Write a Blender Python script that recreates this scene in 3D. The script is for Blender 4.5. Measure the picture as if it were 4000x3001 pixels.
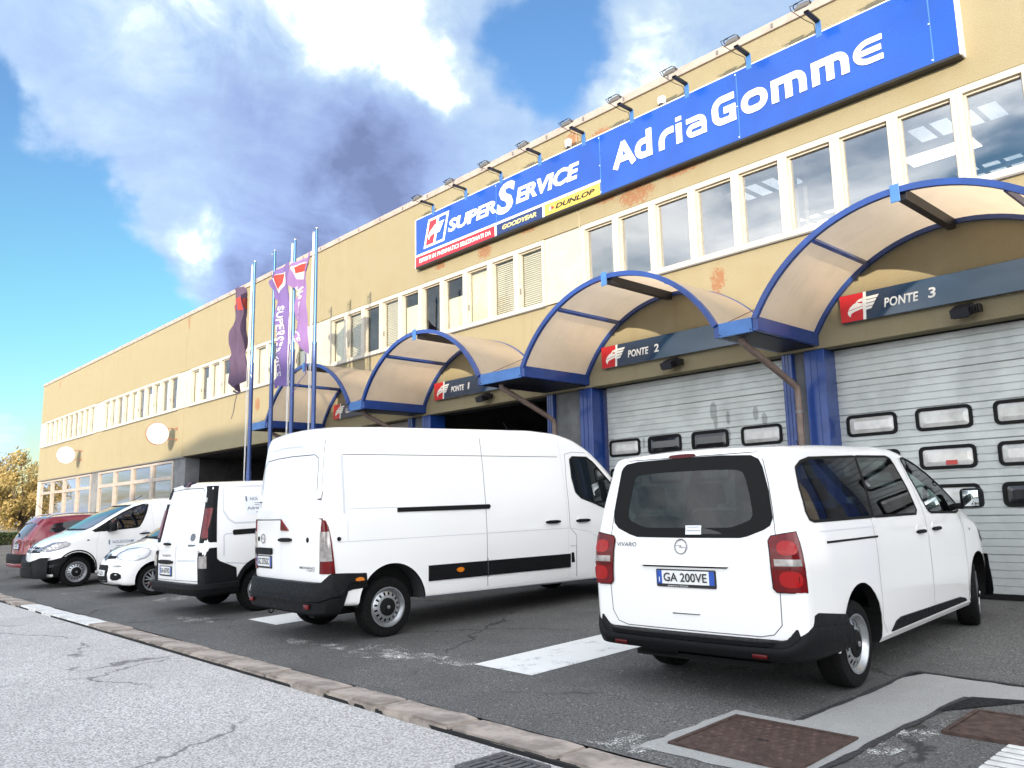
import bpy, bmesh, math, random
from mathutils import Vector, Matrix
from mathutils.bvhtree import BVHTree
R = math.radians
random.seed(7)
for o in list(bpy.data.objects):
    bpy.data.objects.remove(o, do_unlink=True)
scene = bpy.context.scene
col = scene.collection

# ------------------------------------------------------------------ camera
CAM_H = 1.5
yaw, pitch, roll = R(47.217), R(9.05), R(1.205)
fw = Vector((-math.sin(yaw) * math.cos(pitch), math.cos(yaw) * math.cos(pitch), math.sin(pitch)))
rt = Vector((math.cos(yaw), math.sin(yaw), 0))
up = rt.cross(fw)
r2 = rt * math.cos(roll) - up * math.sin(roll)
u2 = up * math.cos(roll) + rt * math.sin(roll)
cam_data = bpy.data.cameras.new('camera')
cam_data.sensor_width = 36
cam_data.lens = 28.567
cam_data.clip_start = 0.05
cam_data.clip_end = 3000
cam = bpy.data.objects.new('camera', cam_data)
col.objects.link(cam)
cam.matrix_world = Matrix(((r2.x, u2.x, -fw.x, 0), (r2.y, u2.y, -fw.y, 0), (r2.z, u2.z, -fw.z, CAM_H), (0, 0, 0, 1)))
scene.camera = cam

# ------------------------------------------------------------------ light, sky, exposure
SUN_TRAVEL = Vector((-0.764, 1.0, -0.20)).normalized()        # low afternoon sun behind the camera, from the right
SUN_ELEV = math.asin(-SUN_TRAVEL.z)
SUN_AZ = math.atan2(-SUN_TRAVEL.x, -SUN_TRAVEL.y)              # clockwise from +Y
sun_data = bpy.data.lights.new('sun', 'SUN')
sun_data.energy = SUN_E = 2.0
sun_data.angle = R(0.5)
sun_data.color = (1.0, 0.86, 0.66)
sun = bpy.data.objects.new('sun', sun_data)
col.objects.link(sun)
sun.rotation_euler = SUN_TRAVEL.to_track_quat('-Z', 'Y').to_euler()
sun.location = (30, -40, 30)

scene.view_settings.view_transform = 'Standard'
scene.view_settings.look = 'None'
scene.view_settings.exposure = EXPO = 2.0
scene.view_settings.gamma = 1.0
scene.view_settings.use_curve_mapping = False

world = bpy.data.worlds.new('World')
scene.world = world
world.use_nodes = True
WN, WL = world.node_tree.nodes, world.node_tree.links
WN.clear()


class NT:
    """small helper to chain shader nodes"""
    def __init__(s, tree):
        s.t = tree
    def new(s, kind, **kw):
        n = s.t.nodes.new(kind)
        for k, v in kw.items():
            setattr(n, k, v)
        return n
    def put(s, sock, v):
        if hasattr(v, 'is_output') or isinstance(v, bpy.types.NodeSocket):
            s.t.links.new(v, sock)
        elif isinstance(v, (tuple, list, Vector)):
            v = tuple(v)
            if len(sock.default_value) == 4 and len(v) == 3:
                v = v + (1,)
            sock.default_value = v
        else:
            sock.default_value = v
    def math(s, op, a, b=0.0, c=0.0, clamp=False):
        n = s.new('ShaderNodeMath', operation=op)
        n.use_clamp = clamp
        s.put(n.inputs[0], a); s.put(n.inputs[1], b); s.put(n.inputs[2], c)
        return n.outputs[0]
    def vmath(s, op, a, b=(0, 0, 0)):
        n = s.new('ShaderNodeVectorMath', operation=op)
        s.put(n.inputs[0], a)
        if op == 'SCALE':
            s.put(n.inputs[3], b)
        else:
            s.put(n.inputs[1], b)
        return n.outputs['Value'] if op in ('DISTANCE', 'DOT_PRODUCT', 'LENGTH') else n.outputs[0]
    def ramp(s, x, a, b, lo=0.0, hi=1.0, smooth=True):
        n = s.new('ShaderNodeMapRange')
        n.interpolation_type = 'SMOOTHSTEP' if smooth else 'LINEAR'
        s.put(n.inputs[0], x)
        n.inputs[1].default_value = a; n.inputs[2].default_value = b
        n.inputs[3].default_value = lo; n.inputs[4].default_value = hi
        return n.outputs[0]
    def noise(s, vec, scale, detail=4.0, rough=0.5, dist=0.0, color=False):
        n = s.new('ShaderNodeTexNoise')
        if vec is not None:
            s.t.links.new(vec, n.inputs['Vector'])
        n.inputs['Scale'].default_value = scale
        n.inputs['Detail'].default_value = detail
        n.inputs['Roughness'].default_value = rough
        n.inputs['Distortion'].default_value = dist
        return n.outputs[1] if color else n.outputs[0]
    def mix(s, f, a, b, blend='MIX'):
        n = s.new('ShaderNodeMix', data_type='RGBA', blend_type=blend)
        s.put(n.inputs[0], f); s.put(n.inputs[6], a); s.put(n.inputs[7], b)
        return n.outputs[2]


def sky_dir(az, el):
    """unit vector: azimuth in degrees from +Y towards -X, elevation in degrees"""
    return Vector((-math.sin(R(az)) * math.cos(R(el)), math.cos(R(az)) * math.cos(R(el)), math.sin(R(el))))


w = NT(world.node_tree)
sky = w.new('ShaderNodeTexSky', sky_type='NISHITA')
sky.sun_disc = False
sky.sun_elevation = SUN_ELEV
sky.sun_rotation = SUN_AZ
sky.air_density = 1.0
sky.dust_density = 0.6
sky.ozone_density = 2.2
dirv = w.new('ShaderNodeTexCoord').outputs['Generated']
def huesat(h, st, v):
    hs = w.new('ShaderNodeHueSaturation')
    hs.inputs['Hue'].default_value = h
    hs.inputs['Saturation'].default_value = st
    hs.inputs['Value'].default_value = v
    w.t.links.new(sky.outputs[0], hs.inputs['Color'])
    return hs.outputs[0]


sepz = w.new('ShaderNodeSeparateXYZ')
w.t.links.new(dirv, sepz.inputs[0])
# turquoise haze low down, purer blue higher up
clear = w.mix(w.ramp(sepz.outputs[2], 0.12, 0.46), huesat(0.462, 1.18, 0.50), huesat(0.508, 1.15, 0.62))
# cloud field: noise on a flat cloud layer
sep = w.new('ShaderNodeSeparateXYZ')
w.t.links.new(dirv, sep.inputs[0])
zc = w.math('ADD', w.math('MAXIMUM', sep.outputs[2], 0.0), 0.16)
comb = w.new('ShaderNodeCombineXYZ')
w.t.links.new(w.math('DIVIDE', sep.outputs[0], zc), comb.inputs[0])
w.t.links.new(w.math('DIVIDE', sep.outputs[1], zc), comb.inputs[1])
lay = comb.outputs[0]
warp = w.noise(lay, 1.3, 3, 0.5, 0, True)
lay2 = w.vmath('ADD', lay, w.vmath('SCALE', w.vmath('SUBTRACT', warp, (0.5, 0.5, 0.5)), 0.55))
n_big = w.noise(lay2, 1.15, 6, 0.55)
n_det = w.noise(lay2, 4.2, 8, 0.62)
n_fin = w.noise(dirv, 14.0, 8, 0.62, 0.6)
warp3 = w.noise(dirv, 5.0, 4, 0.55, 0, True)
dirw = w.vmath('ADD', dirv, w.vmath('SCALE', w.vmath('SUBTRACT', warp3, (0.5, 0.5, 0.5)), 0.17))
warp4 = w.noise(dirv, 17.0, 5, 0.6, 0, True)
dirw = w.vmath('ADD', dirw, w.vmath('SCALE', w.vmath('SUBTRACT', warp4, (0.5, 0.5, 0.5)), 0.055))


def blob(az, el, rad, soft=1.0):
    d = w.vmath('DISTANCE', dirw, tuple(sky_dir(az, el)))
    return w.ramp(d, rad * 0.25, rad * 1.25 * soft, 1.0, 0.0)


def acc(lst):
    t = None
    for s_, b in lst:
        v = w.math('MULTIPLY', b, s_)
        t = v if t is None else w.math('ADD', t, v)
    return t


cover = acc([(0.55, blob(68.7, 29.3, .30)), (0.55, blob(61.8, 23.1, .26)), (0.5, blob(53.0, 22.2, .24)), (0.45, blob(54.5, 30.6, .2)),
             (0.35, blob(66.6, 18.4, .13)), (0.4, blob(62.5, 14.5, .10)), (0.3, blob(57.0, 17.5, .10)), (0.30, blob(75.5, 29.2, .13)), (0.38, blob(37.6, 27.7, .15)), (0.3, blob(31.4, 31.3, .14)),
             (0.30, blob(79.9, 12.9, .09)), (0.30, blob(78.6, 5.9, .06)), (0.3, blob(70.6, 13.8, .05)),
             (-0.85, blob(74.8, 13.4, .18)), (-0.6, blob(80.6, 26.9, .07)), (-0.6, blob(78.6, 22.2, .09)), (-0.95, blob(46.0, 31.2, .11)), (-0.35, blob(41.5, 24.5, .06)), (-0.75, blob(71.3, 7.1, .15))])
dens = w.math('ADD', w.math('ADD', w.math('MULTIPLY', n_big, 1.0), w.math('MULTIPLY', n_det, 0.35)), w.math('ADD', cover, 0.22))
mask = w.ramp(dens, 0.66, 1.02)
# cloud tone: sunlit edges to lavender grey bellies
lum = w.math('MULTIPLY', w.vmath('DOT_PRODUCT', sky.outputs[0], (0.25, 0.55, 0.2)), 1.0)
hot = acc([(1.0, blob(57.5, 32.6, .10)), (0.85, blob(52.5, 30.1, .05)), (0.55, blob(51.8, 28.5, .035)), (0.85, blob(69.1, 18.4, .035)), (0.4, blob(69.2, 17.2, .03)), (0.55, blob(36.0, 29.4, .07)), (0.35, blob(69.2, 33.2, .12))])
dark = acc([(0.9, blob(59.8, 17.5, .15)), (0.6, blob(64.5, 14.0, .08)), (0.7, blob(55.6, 23.1, .10)), (0.5, blob(66.5, 26.8, .10))])
tone = w.math('ADD', w.math('SUBTRACT', w.math('ADD', w.math('ADD', w.math('MULTIPLY', n_det, 0.65), w.math('MULTIPLY', n_fin, 0.35)), 0.02), w.math('MULTIPLY', dark, 0.42)), w.math('MULTIPLY', hot, w.ramp(n_fin, 0.30, 0.66, 0.25, 1.25)))
tone = w.ramp(tone, 0.0, 1.5, 0.0, 1.0, False)
cr = w.new('ShaderNodeValToRGB')
w.t.links.new(tone, cr.inputs[0])
e = cr.color_ramp.elements
e[0].position = 0.0; e[0].color = (0.20, 0.26, 0.48, 1)
e[1].position = 1.0; e[1].color = (2.6, 2.6, 2.55, 1)
for p_, c_ in ((0.16, (0.34, 0.46, 0.78, 1)), (0.34, (0.46, 0.63, 0.90, 1)), (0.52, (0.66, 0.82, 0.96, 1)), (0.72, (1.15, 1.3, 1.35, 1))):
    q = e.new(p_); q.color = c_
CLOUD_GAIN, CLOUD_FWD = 1.7, 9.0
# clouds glow towards the sun (forward scattering), bluer and dimmer away from it
toward = w.math('ADD', w.math('MULTIPLY', w.vmath('DOT_PRODUCT', dirv, tuple(-SUN_TRAVEL)), 0.5), 0.5)
white = w.mix(w.ramp(toward, 0.22, 0.62), cr.outputs[0], w.mix(0.55, cr.outputs[0], (0.95, 0.86, 0.72)))
gain = w.math('ADD', w.math('MULTIPLY', w.math('MULTIPLY', toward, toward), CLOUD_FWD), CLOUD_GAIN)
gain = w.math('ADD', gain, w.math('MULTIPLY', w.math('MULTIPLY', lum, lum), 0.12))
cloud = w.vmath('SCALE', white, gain)
final = w.mix(mask, clear, cloud)
bg = w.new('ShaderNodeBackground')
w.t.links.new(final, bg.inputs[0])
bg.inputs[1].default_value = 0.12
wout = w.new('ShaderNodeOutputWorld')
w.t.links.new(bg.outputs[0], wout.inputs[0])
scene.render.engine = 'CYCLES'
scene.cycles.max_bounces = 8
scene.cycles.transparent_max_bounces = 12
scene.cycles.caustics_reflective = False
scene.cycles.caustics_refractive = False

# ------------------------------------------------------------------ materials
MATS = {}


def pbr(name, color, rough=0.6, metal=0.0, spec=0.5, var=0.0, vscale=6.0, col2=None, bump=0.0, bscale=60.0, coat=0.0, coords='Object'):
    if name in MATS:
        return MATS[name]
    m = bpy.data.materials.new(name)
    m.use_nodes = True
    t = NT(m.node_tree)
    b = m.node_tree.nodes['Principled BSDF']
    b.inputs['Roughness'].default_value = rough
    b.inputs['Metallic'].default_value = metal
    b.inputs['Specular IOR Level'].default_value = spec
    b.inputs['Coat Weight'].default_value = coat
    b.inputs['Coat Roughness'].default_value = 0.04
    b.inputs['Base Color'].default_value = (*color, 1)
    tc = t.new('ShaderNodeTexCoord').outputs[coords]
    if var > 0:
        n = t.noise(tc, vscale, 6, 0.6)
        c2 = col2 or tuple(c * (1 - var) for c in color)
        c = t.mix(t.ramp(n, 0.35, 0.68), color, c2)
        t.put(b.inputs['Base Color'], c)
        t.put(b.inputs['Roughness'], t.ramp(n, 0.3, 0.7, max(0.02, rough * 0.85), min(1, rough * 1.15)))
    if bump > 0:
        bn = t.new('ShaderNodeBump')
        bn.inputs['Strength'].default_value = bump
        bn.inputs['Distance'].default_value = 0.01
        t.put(bn.inputs['Height'], t.noise(tc, bscale, 5, 0.6))
        t.put(b.inputs['Normal'], bn.outputs[0])
    MATS[name] = m
    return m


def glass(name, tint=(0.8, 0.9, 0.88), refl=1.0, trans=0.85):
    """thin pane: clear or tinted transmission plus a fresnel reflection"""
    if name in MATS:
        return MATS[name]
    m = bpy.data.materials.new(name)
    m.use_nodes = True
    t = NT(m.node_tree)
    for n in list(m.node_tree.nodes):
        m.node_tree.nodes.remove(n)
    tr = t.new('ShaderNodeBsdfTransparent')
    tr.inputs[0].default_value = (*[c * trans for c in tint], 1)
    gl = t.new('ShaderNodeBsdfGlossy')
    gl.inputs['Roughness'].default_value = 0.015
    gl.inputs['Color'].default_value = (1, 1, 1, 1)
    lw = t.new('ShaderNodeLayerWeight')
    lw.inputs[0].default_value = 0.5
    sch = t.math('ADD', t.math('MULTIPLY', t.math('POWER', lw.outputs['Facing'], 5.0), 0.95), 0.045)
    mx = t.new('ShaderNodeMixShader')
    t.put(mx.inputs[0], t.math('MULTIPLY', sch, refl, clamp=True))
    t.t.links.new(tr.outputs[0], mx.inputs[1])
    t.t.links.new(gl.outputs[0], mx.inputs[2])
    out = t.new('ShaderNodeOutputMaterial')
    t.t.links.new(mx.outputs[0], out.inputs[0])
    MATS[name] = m
    return m


# ------------------------------------------------------------------ mesh helpers
class MB:
    def __init__(s):
        s.v, s.f = [], []
    def add(s, vs, fs):
        n = len(s.v)
        s.v += [tuple(p) for p in vs]
        s.f += [tuple(i + n for i in f) for f in fs]
        return s
    def box(s, x0, x1, y0, y1, z0, z1):
        return s.add([(x0, y0, z0), (x1, y0, z0), (x1, y1, z0), (x0, y1, z0), (x0, y0, z1), (x1, y0, z1), (x1, y1, z1), (x0, y1, z1)],
                     [(0, 3, 2, 1), (4, 5, 6, 7), (0, 1, 5, 4), (1, 2, 6, 5), (2, 3, 7, 6), (3, 0, 4, 7)])
    def cbox(s, x0, x1, y0, y1, z0, z1, c=0.01):
        """box with chamfered edges"""
        bm = bmesh.new()
        bmesh.ops.create_cube(bm, size=1)
        for v in bm.verts:
            v.co = Vector(((x0 + x1) / 2 + v.co.x * (x1 - x0), (y0 + y1) / 2 + v.co.y * (y1 - y0), (z0 + z1) / 2 + v.co.z * (z1 - z0)))
        bmesh.ops.bevel(bm, geom=list(bm.edges), offset=c, segments=2, affect='EDGES', profile=0.5)
        s.frombm(bm)
        return s
    def frombm(s, bm):
        bm.verts.index_update()
        s.add([v.co[:] for v in bm.verts], [[v.index for v in f.verts] for f in bm.faces])
        bm.free()
        return s
    def beam(s, a, b, wx, wz, upv=(0, 0, 1)):
        a, b = Vector(a), Vector(b)
        d = (b - a).normalized()
        sx = d.cross(Vector(upv))
        if sx.length < 1e-4:
            sx = d.cross(Vector((1, 0, 0)))
        sx.normalize()
        sz = sx.cross(d).normalized()
        vs = []
        for p in (a, b):
            for i, j in ((-1, -1), (1, -1), (1, 1), (-1, 1)):
                vs.append(p + sx * (i * wx / 2) + sz * (j * wz / 2))
        return s.add(vs, [(3, 2, 1, 0), (4, 5, 6, 7), (0, 1, 5, 4), (1, 2, 6, 5), (2, 3, 7, 6), (3, 0, 4, 7)])
    def tube(s, pts, r, seg=10, cap=True):
        pts = [Vector(p) for p in pts]
        rr = r if isinstance(r, (list, tuple)) else [r] * len(pts)
        vs, fs = [], []
        ref = None
        for i, p in enumerate(pts):
            d = (pts[min(i + 1, len(pts) - 1)] - pts[max(i - 1, 0)]).normalized()
            if ref is None:
                ref = d.orthogonal().normalized()
            ref = (ref - d * ref.dot(d)).normalized()
            b = d.cross(ref)
            for k in range(seg):
                a = 2 * math.pi * k / seg
                vs.append(p + (ref * math.cos(a) + b * math.sin(a)) * rr[i])
        for i in range(len(pts) - 1):
            for k in range(seg):
                k2 = (k + 1) % seg
                fs.append((i * seg + k, i * seg + k2, (i + 1) * seg + k2, (i + 1) * seg + k))
        if cap:
            fs.append(tuple(range(seg))[::-1])
            fs.append(tuple(range((len(pts) - 1) * seg, len(pts) * seg)))
        return s.add(vs, fs)
    def lathe(s, prof, origin, axis, seg=32, closed=False):
        """profile of (radius, along) turned round an axis"""
        o, ax = Vector(origin), Vector(axis).normalized()
        e1 = ax.orthogonal().normalized()
        e2 = ax.cross(e1)
        vs, fs = [], []
        n = len(prof)
        for k in range(seg):
            a = 2 * math.pi * k / seg
            d = e1 * math.cos(a) + e2 * math.sin(a)
            for r, h in prof:
                vs.append(o + d * r + ax * h)
        for k in range(seg):
            k2 = (k + 1) % seg
            for i in range(n - 1 if not closed else n):
                j = (i + 1) % n
                fs.append((k * n + i, k2 * n + i, k2 * n + j, k * n + j))
        return s.add(vs, fs)
    def prism(s, poly, fn, d0, d1):
        """polygon of (a, b) lifted to 3-D with fn(a, b, depth) between two depths"""
        n = len(poly)
        vs = [fn(a, b, d0) for a, b in poly] + [fn(a, b, d1) for a, b in poly]
        fs = [tuple(range(n))[::-1], tuple(range(n, 2 * n))] + [(i, (i + 1) % n, n + (i + 1) % n, n + i) for i in range(n)]
        return s.add(vs, fs)
    def grid(s, rows):
        n, m = len(rows), len(rows[0])
        return s.add([p for r in rows for p in r], [(i * m + j, i * m + j + 1, (i + 1) * m + j + 1, (i + 1) * m + j) for i in range(n - 1) for j in range(m - 1)])


def mkmesh(name, mb, mats, smooth=False, recalc=True, angle=None):
    me = bpy.data.meshes.new(name)
    me.from_pydata([tuple(v) for v in mb.v], [], mb.f)
    if recalc:
        bm = bmesh.new()
        bm.from_mesh(me)
        bmesh.ops.recalc_face_normals(bm, faces=bm.faces)
        bm.to_mesh(me)
        bm.free()
    for m in (mats if isinstance(mats, (list, tuple)) else [mats]):
        me.materials.append(m)
    if smooth:
        me.shade_smooth()
        if angle:
            me.set_sharp_from_angle(angle=R(angle))
    return me


ROOTLOC = {}


def obj(name, me, parent=None):
    o = bpy.data.objects.new(name, me)
    col.objects.link(o)
    if parent is not None:
        o.parent = parent
        if parent.name in ROOTLOC:
            o.matrix_parent_inverse = ROOTLOC[parent.name].inverted()
    return o


def put(name, mb, mats, parent=None, smooth=False, angle=None, recalc=True):
    return obj(name, mkmesh(name, mb, mats, smooth, recalc, angle), parent)


def tag(o, label=None, cat=None, group=None, kind=None):
    for k, v in (('label', label), ('category', cat), ('group', group), ('kind', kind)):
        if v:
            o[k] = v
    return o


def thing(name, label, cat, loc=(0, 0, 0), group=None, world_coords=True):
    """an Empty at the thing's base; its parts are modelled in world coordinates unless told otherwise"""
    o = bpy.data.objects.new(name, None)
    col.objects.link(o)
    o.empty_display_size = 0.3
    o.location = loc
    if world_coords:
        ROOTLOC[o.name] = Matrix.Translation(Vector(loc))
    return tag(o, label, cat, group)


def rrect(x0, x1, z0, z1, r, n=4):
    p = []
    for cx, cz, a0 in ((x1 - r, z1 - r, 0), (x0 + r, z1 - r, 90), (x0 + r, z0 + r, 180), (x1 - r, z0 + r, 270)):
        for k in range(n + 1):
            a = R(a0 + 90 * k / n)
            p.append((cx + r * math.cos(a), cz + r * math.sin(a)))
    return p


def ring_prism(mb, outer, inner, fn, d0, d1):
    n = len(outer)
    vs = [fn(a, b, d0) for a, b in outer] + [fn(a, b, d0) for a, b in inner] + [fn(a, b, d1) for a, b in outer] + [fn(a, b, d1) for a, b in inner]
    fs = []
    for i in range(n):
        j = (i + 1) % n
        fs += [(i, j, n + j, n + i), (2 * n + i, 3 * n + i, 3 * n + j, 2 * n + j), (i, 2 * n + i, 2 * n + j, j), (n + i, n + j, 3 * n + j, 3 * n + i)]
    return mb.add(vs, fs)


def text_polys(string, size=1.0, bold=0.0, shear=0.0, spacing=1.0):
    """glyph mesh (flat, from the built-in font): verts 2-D and faces, plus width"""
    cu = bpy.data.curves.new('t', 'FONT')
    cu.body = string
    cu.size = size
    cu.offset = bold
    cu.shear = shear
    cu.space_character = spacing
    cu.extrude = 0
    cu.resolution_u = 3
    to = bpy.data.objects.new('t', cu)
    me = bpy.data.meshes.new_from_object(to)
    vs = [(v.co.x, v.co.y) for v in me.vertices]
    fs = [tuple(p.vertices) for p in me.polygons]
    bpy.data.objects.remove(to)
    bpy.data.curves.remove(cu)
    bpy.data.meshes.remove(me)
    return vs, fs


def text_mb(string, x0, x1, z0, z1, fn, thick=0.01, bold=0.0, shear=0.0, spacing=1.0):
    """lettering stretched into a box (x0..x1, z0..z1), raised by thick; fn(a, b, depth)"""
    vs, fs = text_polys(string, 1.0, bold, shear, spacing)
    ax = min(v[0] for v in vs); bx = max(v[0] for v in vs)
    az = min(v[1] for v in vs); bz = max(v[1] for v in vs)
    P = [(x0 + (v[0] - ax) / (bx - ax) * (x1 - x0), z0 + (v[1] - az) / (bz - az) * (z1 - z0)) for v in vs]
    mb = MB()
    n = len(P)
    ed = {}
    for f in fs:
        for i in range(len(f)):
            a, b = f[i], f[(i + 1) % len(f)]
            ed[(a, b)] = ed.get((a, b), 0) + 1
    rim = [(a, b) for (a, b) in ed if (b, a) not in ed]
    mb.add([fn(a, b, thick) for a, b in P] + [fn(a, b, 0) for a, b in P],
           list(fs) + [(a, b, n + b, n + a) for a, b in rim])
    return mb


def stroke_mb(mb, pts, w, fn, thick, closed=False):
    """flat stroke of constant width along a 2-D path with mitred corners"""
    P = []
    for p in pts:
        q_ = Vector((p[0], p[1]))
        if not P or (q_ - P[-1]).length > 1e-4:
            P.append(q_)
    n = len(P)
    Lf, Rt = [], []
    for i in range(n):
        a = P[i - 1] if (i > 0 or closed) else None
        b = P[(i + 1) % n] if (i < n - 1 or closed) else None
        d0 = (P[i] - a).normalized() if a is not None and (P[i] - a).length > 1e-6 else None
        d1 = (b - P[i]).normalized() if b is not None and (b - P[i]).length > 1e-6 else None
        d0 = d0 or d1; d1 = d1 or d0
        t = (d0 + d1)
        t = t.normalized() if t.length > 1e-5 else d0
        nrm = Vector((-t.y, t.x))
        k = w / 2 / max(0.72, nrm.dot(Vector((-d0.y, d0.x))))
        Lf.append(P[i] + nrm * k); Rt.append(P[i] - nrm * k)
    m = n if closed else n - 1
    for i in range(m):
        j = (i + 1) % n
        q = [Lf[i], Lf[j], Rt[j], Rt[i]]
        vs = [fn(p.x, p.y, thick) for p in q] + [fn(p.x, p.y, 0) for p in q]
        mb.add(vs, [(3, 2, 1, 0), (4, 5, 6, 7), (0, 1, 5, 4), (2, 3, 7, 6), (1, 2, 6, 5), (3, 0, 4, 7)])
    return mb


def arc_pts(cx, cz, rx, rz, a0, a1, n=10):
    return [(cx + rx * math.cos(R(a0 + (a1 - a0) * k / n)), cz + rz * math.sin(R(a0 + (a1 - a0) * k / n))) for k in range(n + 1)]

# ------------------------------------------------------------------ ground
SLOPE, YK = 0.038, 3.97


def gz(y):
    return SLOPE * (y - YK) if y > YK else 0.0


def asphalt(name, base, light, dark, grit=260.0, worn=0.35, rough=0.85, patch=0.5, crack=True):
    m = bpy.data.materials.new(name)
    m.use_nodes = True
    t = NT(m.node_tree)
    b = m.node_tree.nodes['Principled BSDF']
    tc = t.new('ShaderNodeTexCoord').outputs['Object']
    big = t.noise(tc, 0.55, 5, 0.62)
    mid = t.noise(tc, 3.2, 6, 0.6)
    gr = t.noise(tc, grit, 2, 0.6)
    gr2 = t.noise(tc, grit * 0.42, 3, 0.7)
    vo = t.new('ShaderNodeTexVoronoi')
    t.put(vo.inputs['Vector'], tc)
    vo.inputs['Scale'].default_value = grit * 0.3
    c = t.mix(t.ramp(gr, 0.38, 0.62), dark, light)
    c = t.mix(0.28, c, base)
    c = t.mix(t.math('MULTIPLY', t.ramp(vo.outputs['Distance'], 0.0, 0.32, 1.0, 0.0), t.ramp(gr2, 0.45, 0.62, 0.0, worn)), c, tuple(min(1, x * 2.3) for x in light))
    c = t.mix(t.math('MULTIPLY', t.ramp(big, 0.38, 0.66), patch), c, tuple(x * 0.62 for x in base))
    c = t.mix(t.math('MULTIPLY', t.ramp(mid, 0.52, 0.78), 0.35 * patch), c, tuple(min(1, x * 1.55) for x in base))
    if crack:
        vc = t.new('ShaderNodeTexVoronoi', feature='DISTANCE_TO_EDGE')
        t.put(vc.inputs['Vector'], t.vmath('ADD', tc, t.vmath('SCALE', t.noise(tc, 2.3, 4, 0.6, 0, True), 0.5)))
        vc.inputs['Scale'].default_value = 0.33
        cm = t.math('MULTIPLY', t.ramp(vc.outputs['Distance'], 0.002, 0.010, 1.0, 0.0), t.ramp(big, 0.46, 0.56))
        c = t.mix(t.math('MULTIPLY', cm, 0.8), c, tuple(x * 0.25 for x in base))
    t.put(b.inputs['Base Color'], c)
    b.inputs['Roughness'].default_value = rough
    b.inputs['Specular IOR Level'].default_value = 0.25
    bn = t.new('ShaderNodeBump')
    bn.inputs['Strength'].default_value = 0.55
    bn.inputs['Distance'].default_value = 0.006
    t.put(bn.inputs['Height'], t.math('ADD', gr, t.math('MULTIPLY', gr2, 0.8)))
    t.put(b.inputs['Normal'], bn.outputs[0])
    return m


M_LOT = asphalt('lot_asphalt', (0.105, 0.102, 0.098), (0.21, 0.205, 0.195), (0.040, 0.039, 0.038), 75, 1.0, patch=0.5)
M_ROAD = asphalt('road_asphalt', (0.50, 0.48, 0.46), (0.78, 0.75, 0.72), (0.17, 0.16, 0.155), 72, 0.6, patch=0.30, crack=True)
M_EARTH = pbr('terrain_soil', (0.20, 0.17, 0.11), 0.95, var=0.5, vscale=0.4)
M_CONC = asphalt('patch_concrete', (0.36, 0.36, 0.34), (0.46, 0.45, 0.44), (0.22, 0.22, 0.21), 170, 0.25, patch=0.35, crack=False)
M_KERB = pbr('kerb_stone', (0.42, 0.355, 0.305), 0.9, var=0.45, vscale=5, bump=0.6, bscale=45)
M_KERBW = pbr('kerb_white_paint', (0.72, 0.71, 0.68), 0.8, var=0.25, vscale=9, bump=0.4, bscale=40)
M_IRON = pbr('rusty_iron', (0.10, 0.062, 0.050), 0.7, metal=0.35, var=0.4, vscale=14, bump=0.5, bscale=80)
M_GRATE = pbr('grate_iron', (0.16, 0.16, 0.165), 0.55, metal=0.7, var=0.3, vscale=20, bump=0.3)
M_DARKGAP = pbr('dark_gap', (0.012, 0.012, 0.012), 0.95)


def worn_paint(name, colr, amount=0.52):
    """road paint rubbed through to the asphalt in speckles"""
    m = bpy.data.materials.new(name)
    m.use_nodes = True
    t = NT(m.node_tree)
    b = m.node_tree.nodes['Principled BSDF']
    b.inputs['Base Color'].default_value = (*colr, 1)
    b.inputs['Roughness'].default_value = 0.8
    tc = t.new('ShaderNodeTexCoord').outputs['Object']
    n1 = t.noise(tc, 70, 4, 0.7)
    n2 = t.noise(tc, 5, 5, 0.6)
    k = t.math('ADD', t.math('MULTIPLY', n1, 0.55), t.math('MULTIPLY', n2, 0.45))
    t.put(b.inputs['Alpha'], t.ramp(k, amount - 0.035, amount + 0.035, 0.0, 1.0))
    return m


M_PAINT = worn_paint('bay_paint', (0.74, 0.74, 0.71), 0.40)
M_PAINT2 = worn_paint('bay_paint_rubbed', (0.66, 0.66, 0.62), 0.555)

# terrain sheet to the horizon, a little below everything else
g = MB()
xs_ = [-1500, -400, -120, -52, 20, 60, 400, 1500]
ys_ = [-1500, -400, -60, -9.0, 30, 400, 1500]
g.grid([[(x, y, -0.35) for y in ys_] for x in xs_])
tag(put('ground', g, M_EARTH), kind='structure')
# road on the camera's side of the kerb
g = MB()
g.grid([[(x, y, -0.035 - 0.0 * y) for y in (-8.8, -3, 0, 2, 3.76)] for x in (-140, -60, -30, -15, -8, -4, 0, 10, 40)])
tag(put('road', g, M_ROAD), kind='structure')
# parking lot rising gently to the doors
g = MB()
rows = []
for x in (-140, -60, -52, -40, -30, -25, -20, -15, -10, -5, 0, 5, 15, 40):
    rows.append([(x, y, gz(y)) for y in (4.10, 5, 6, 7, 8, 9, 10, 11, 11.72)])
g.grid(rows)
tag(put('parking_lot', g, M_LOT), kind='structure')
# pavement on the far side of the road behind the camera
g = MB().box(-140, 40, -12.0, -8.8, -0.3, 0.08)
tag(put('pavement', g, M_CONC), kind='structure')

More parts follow.
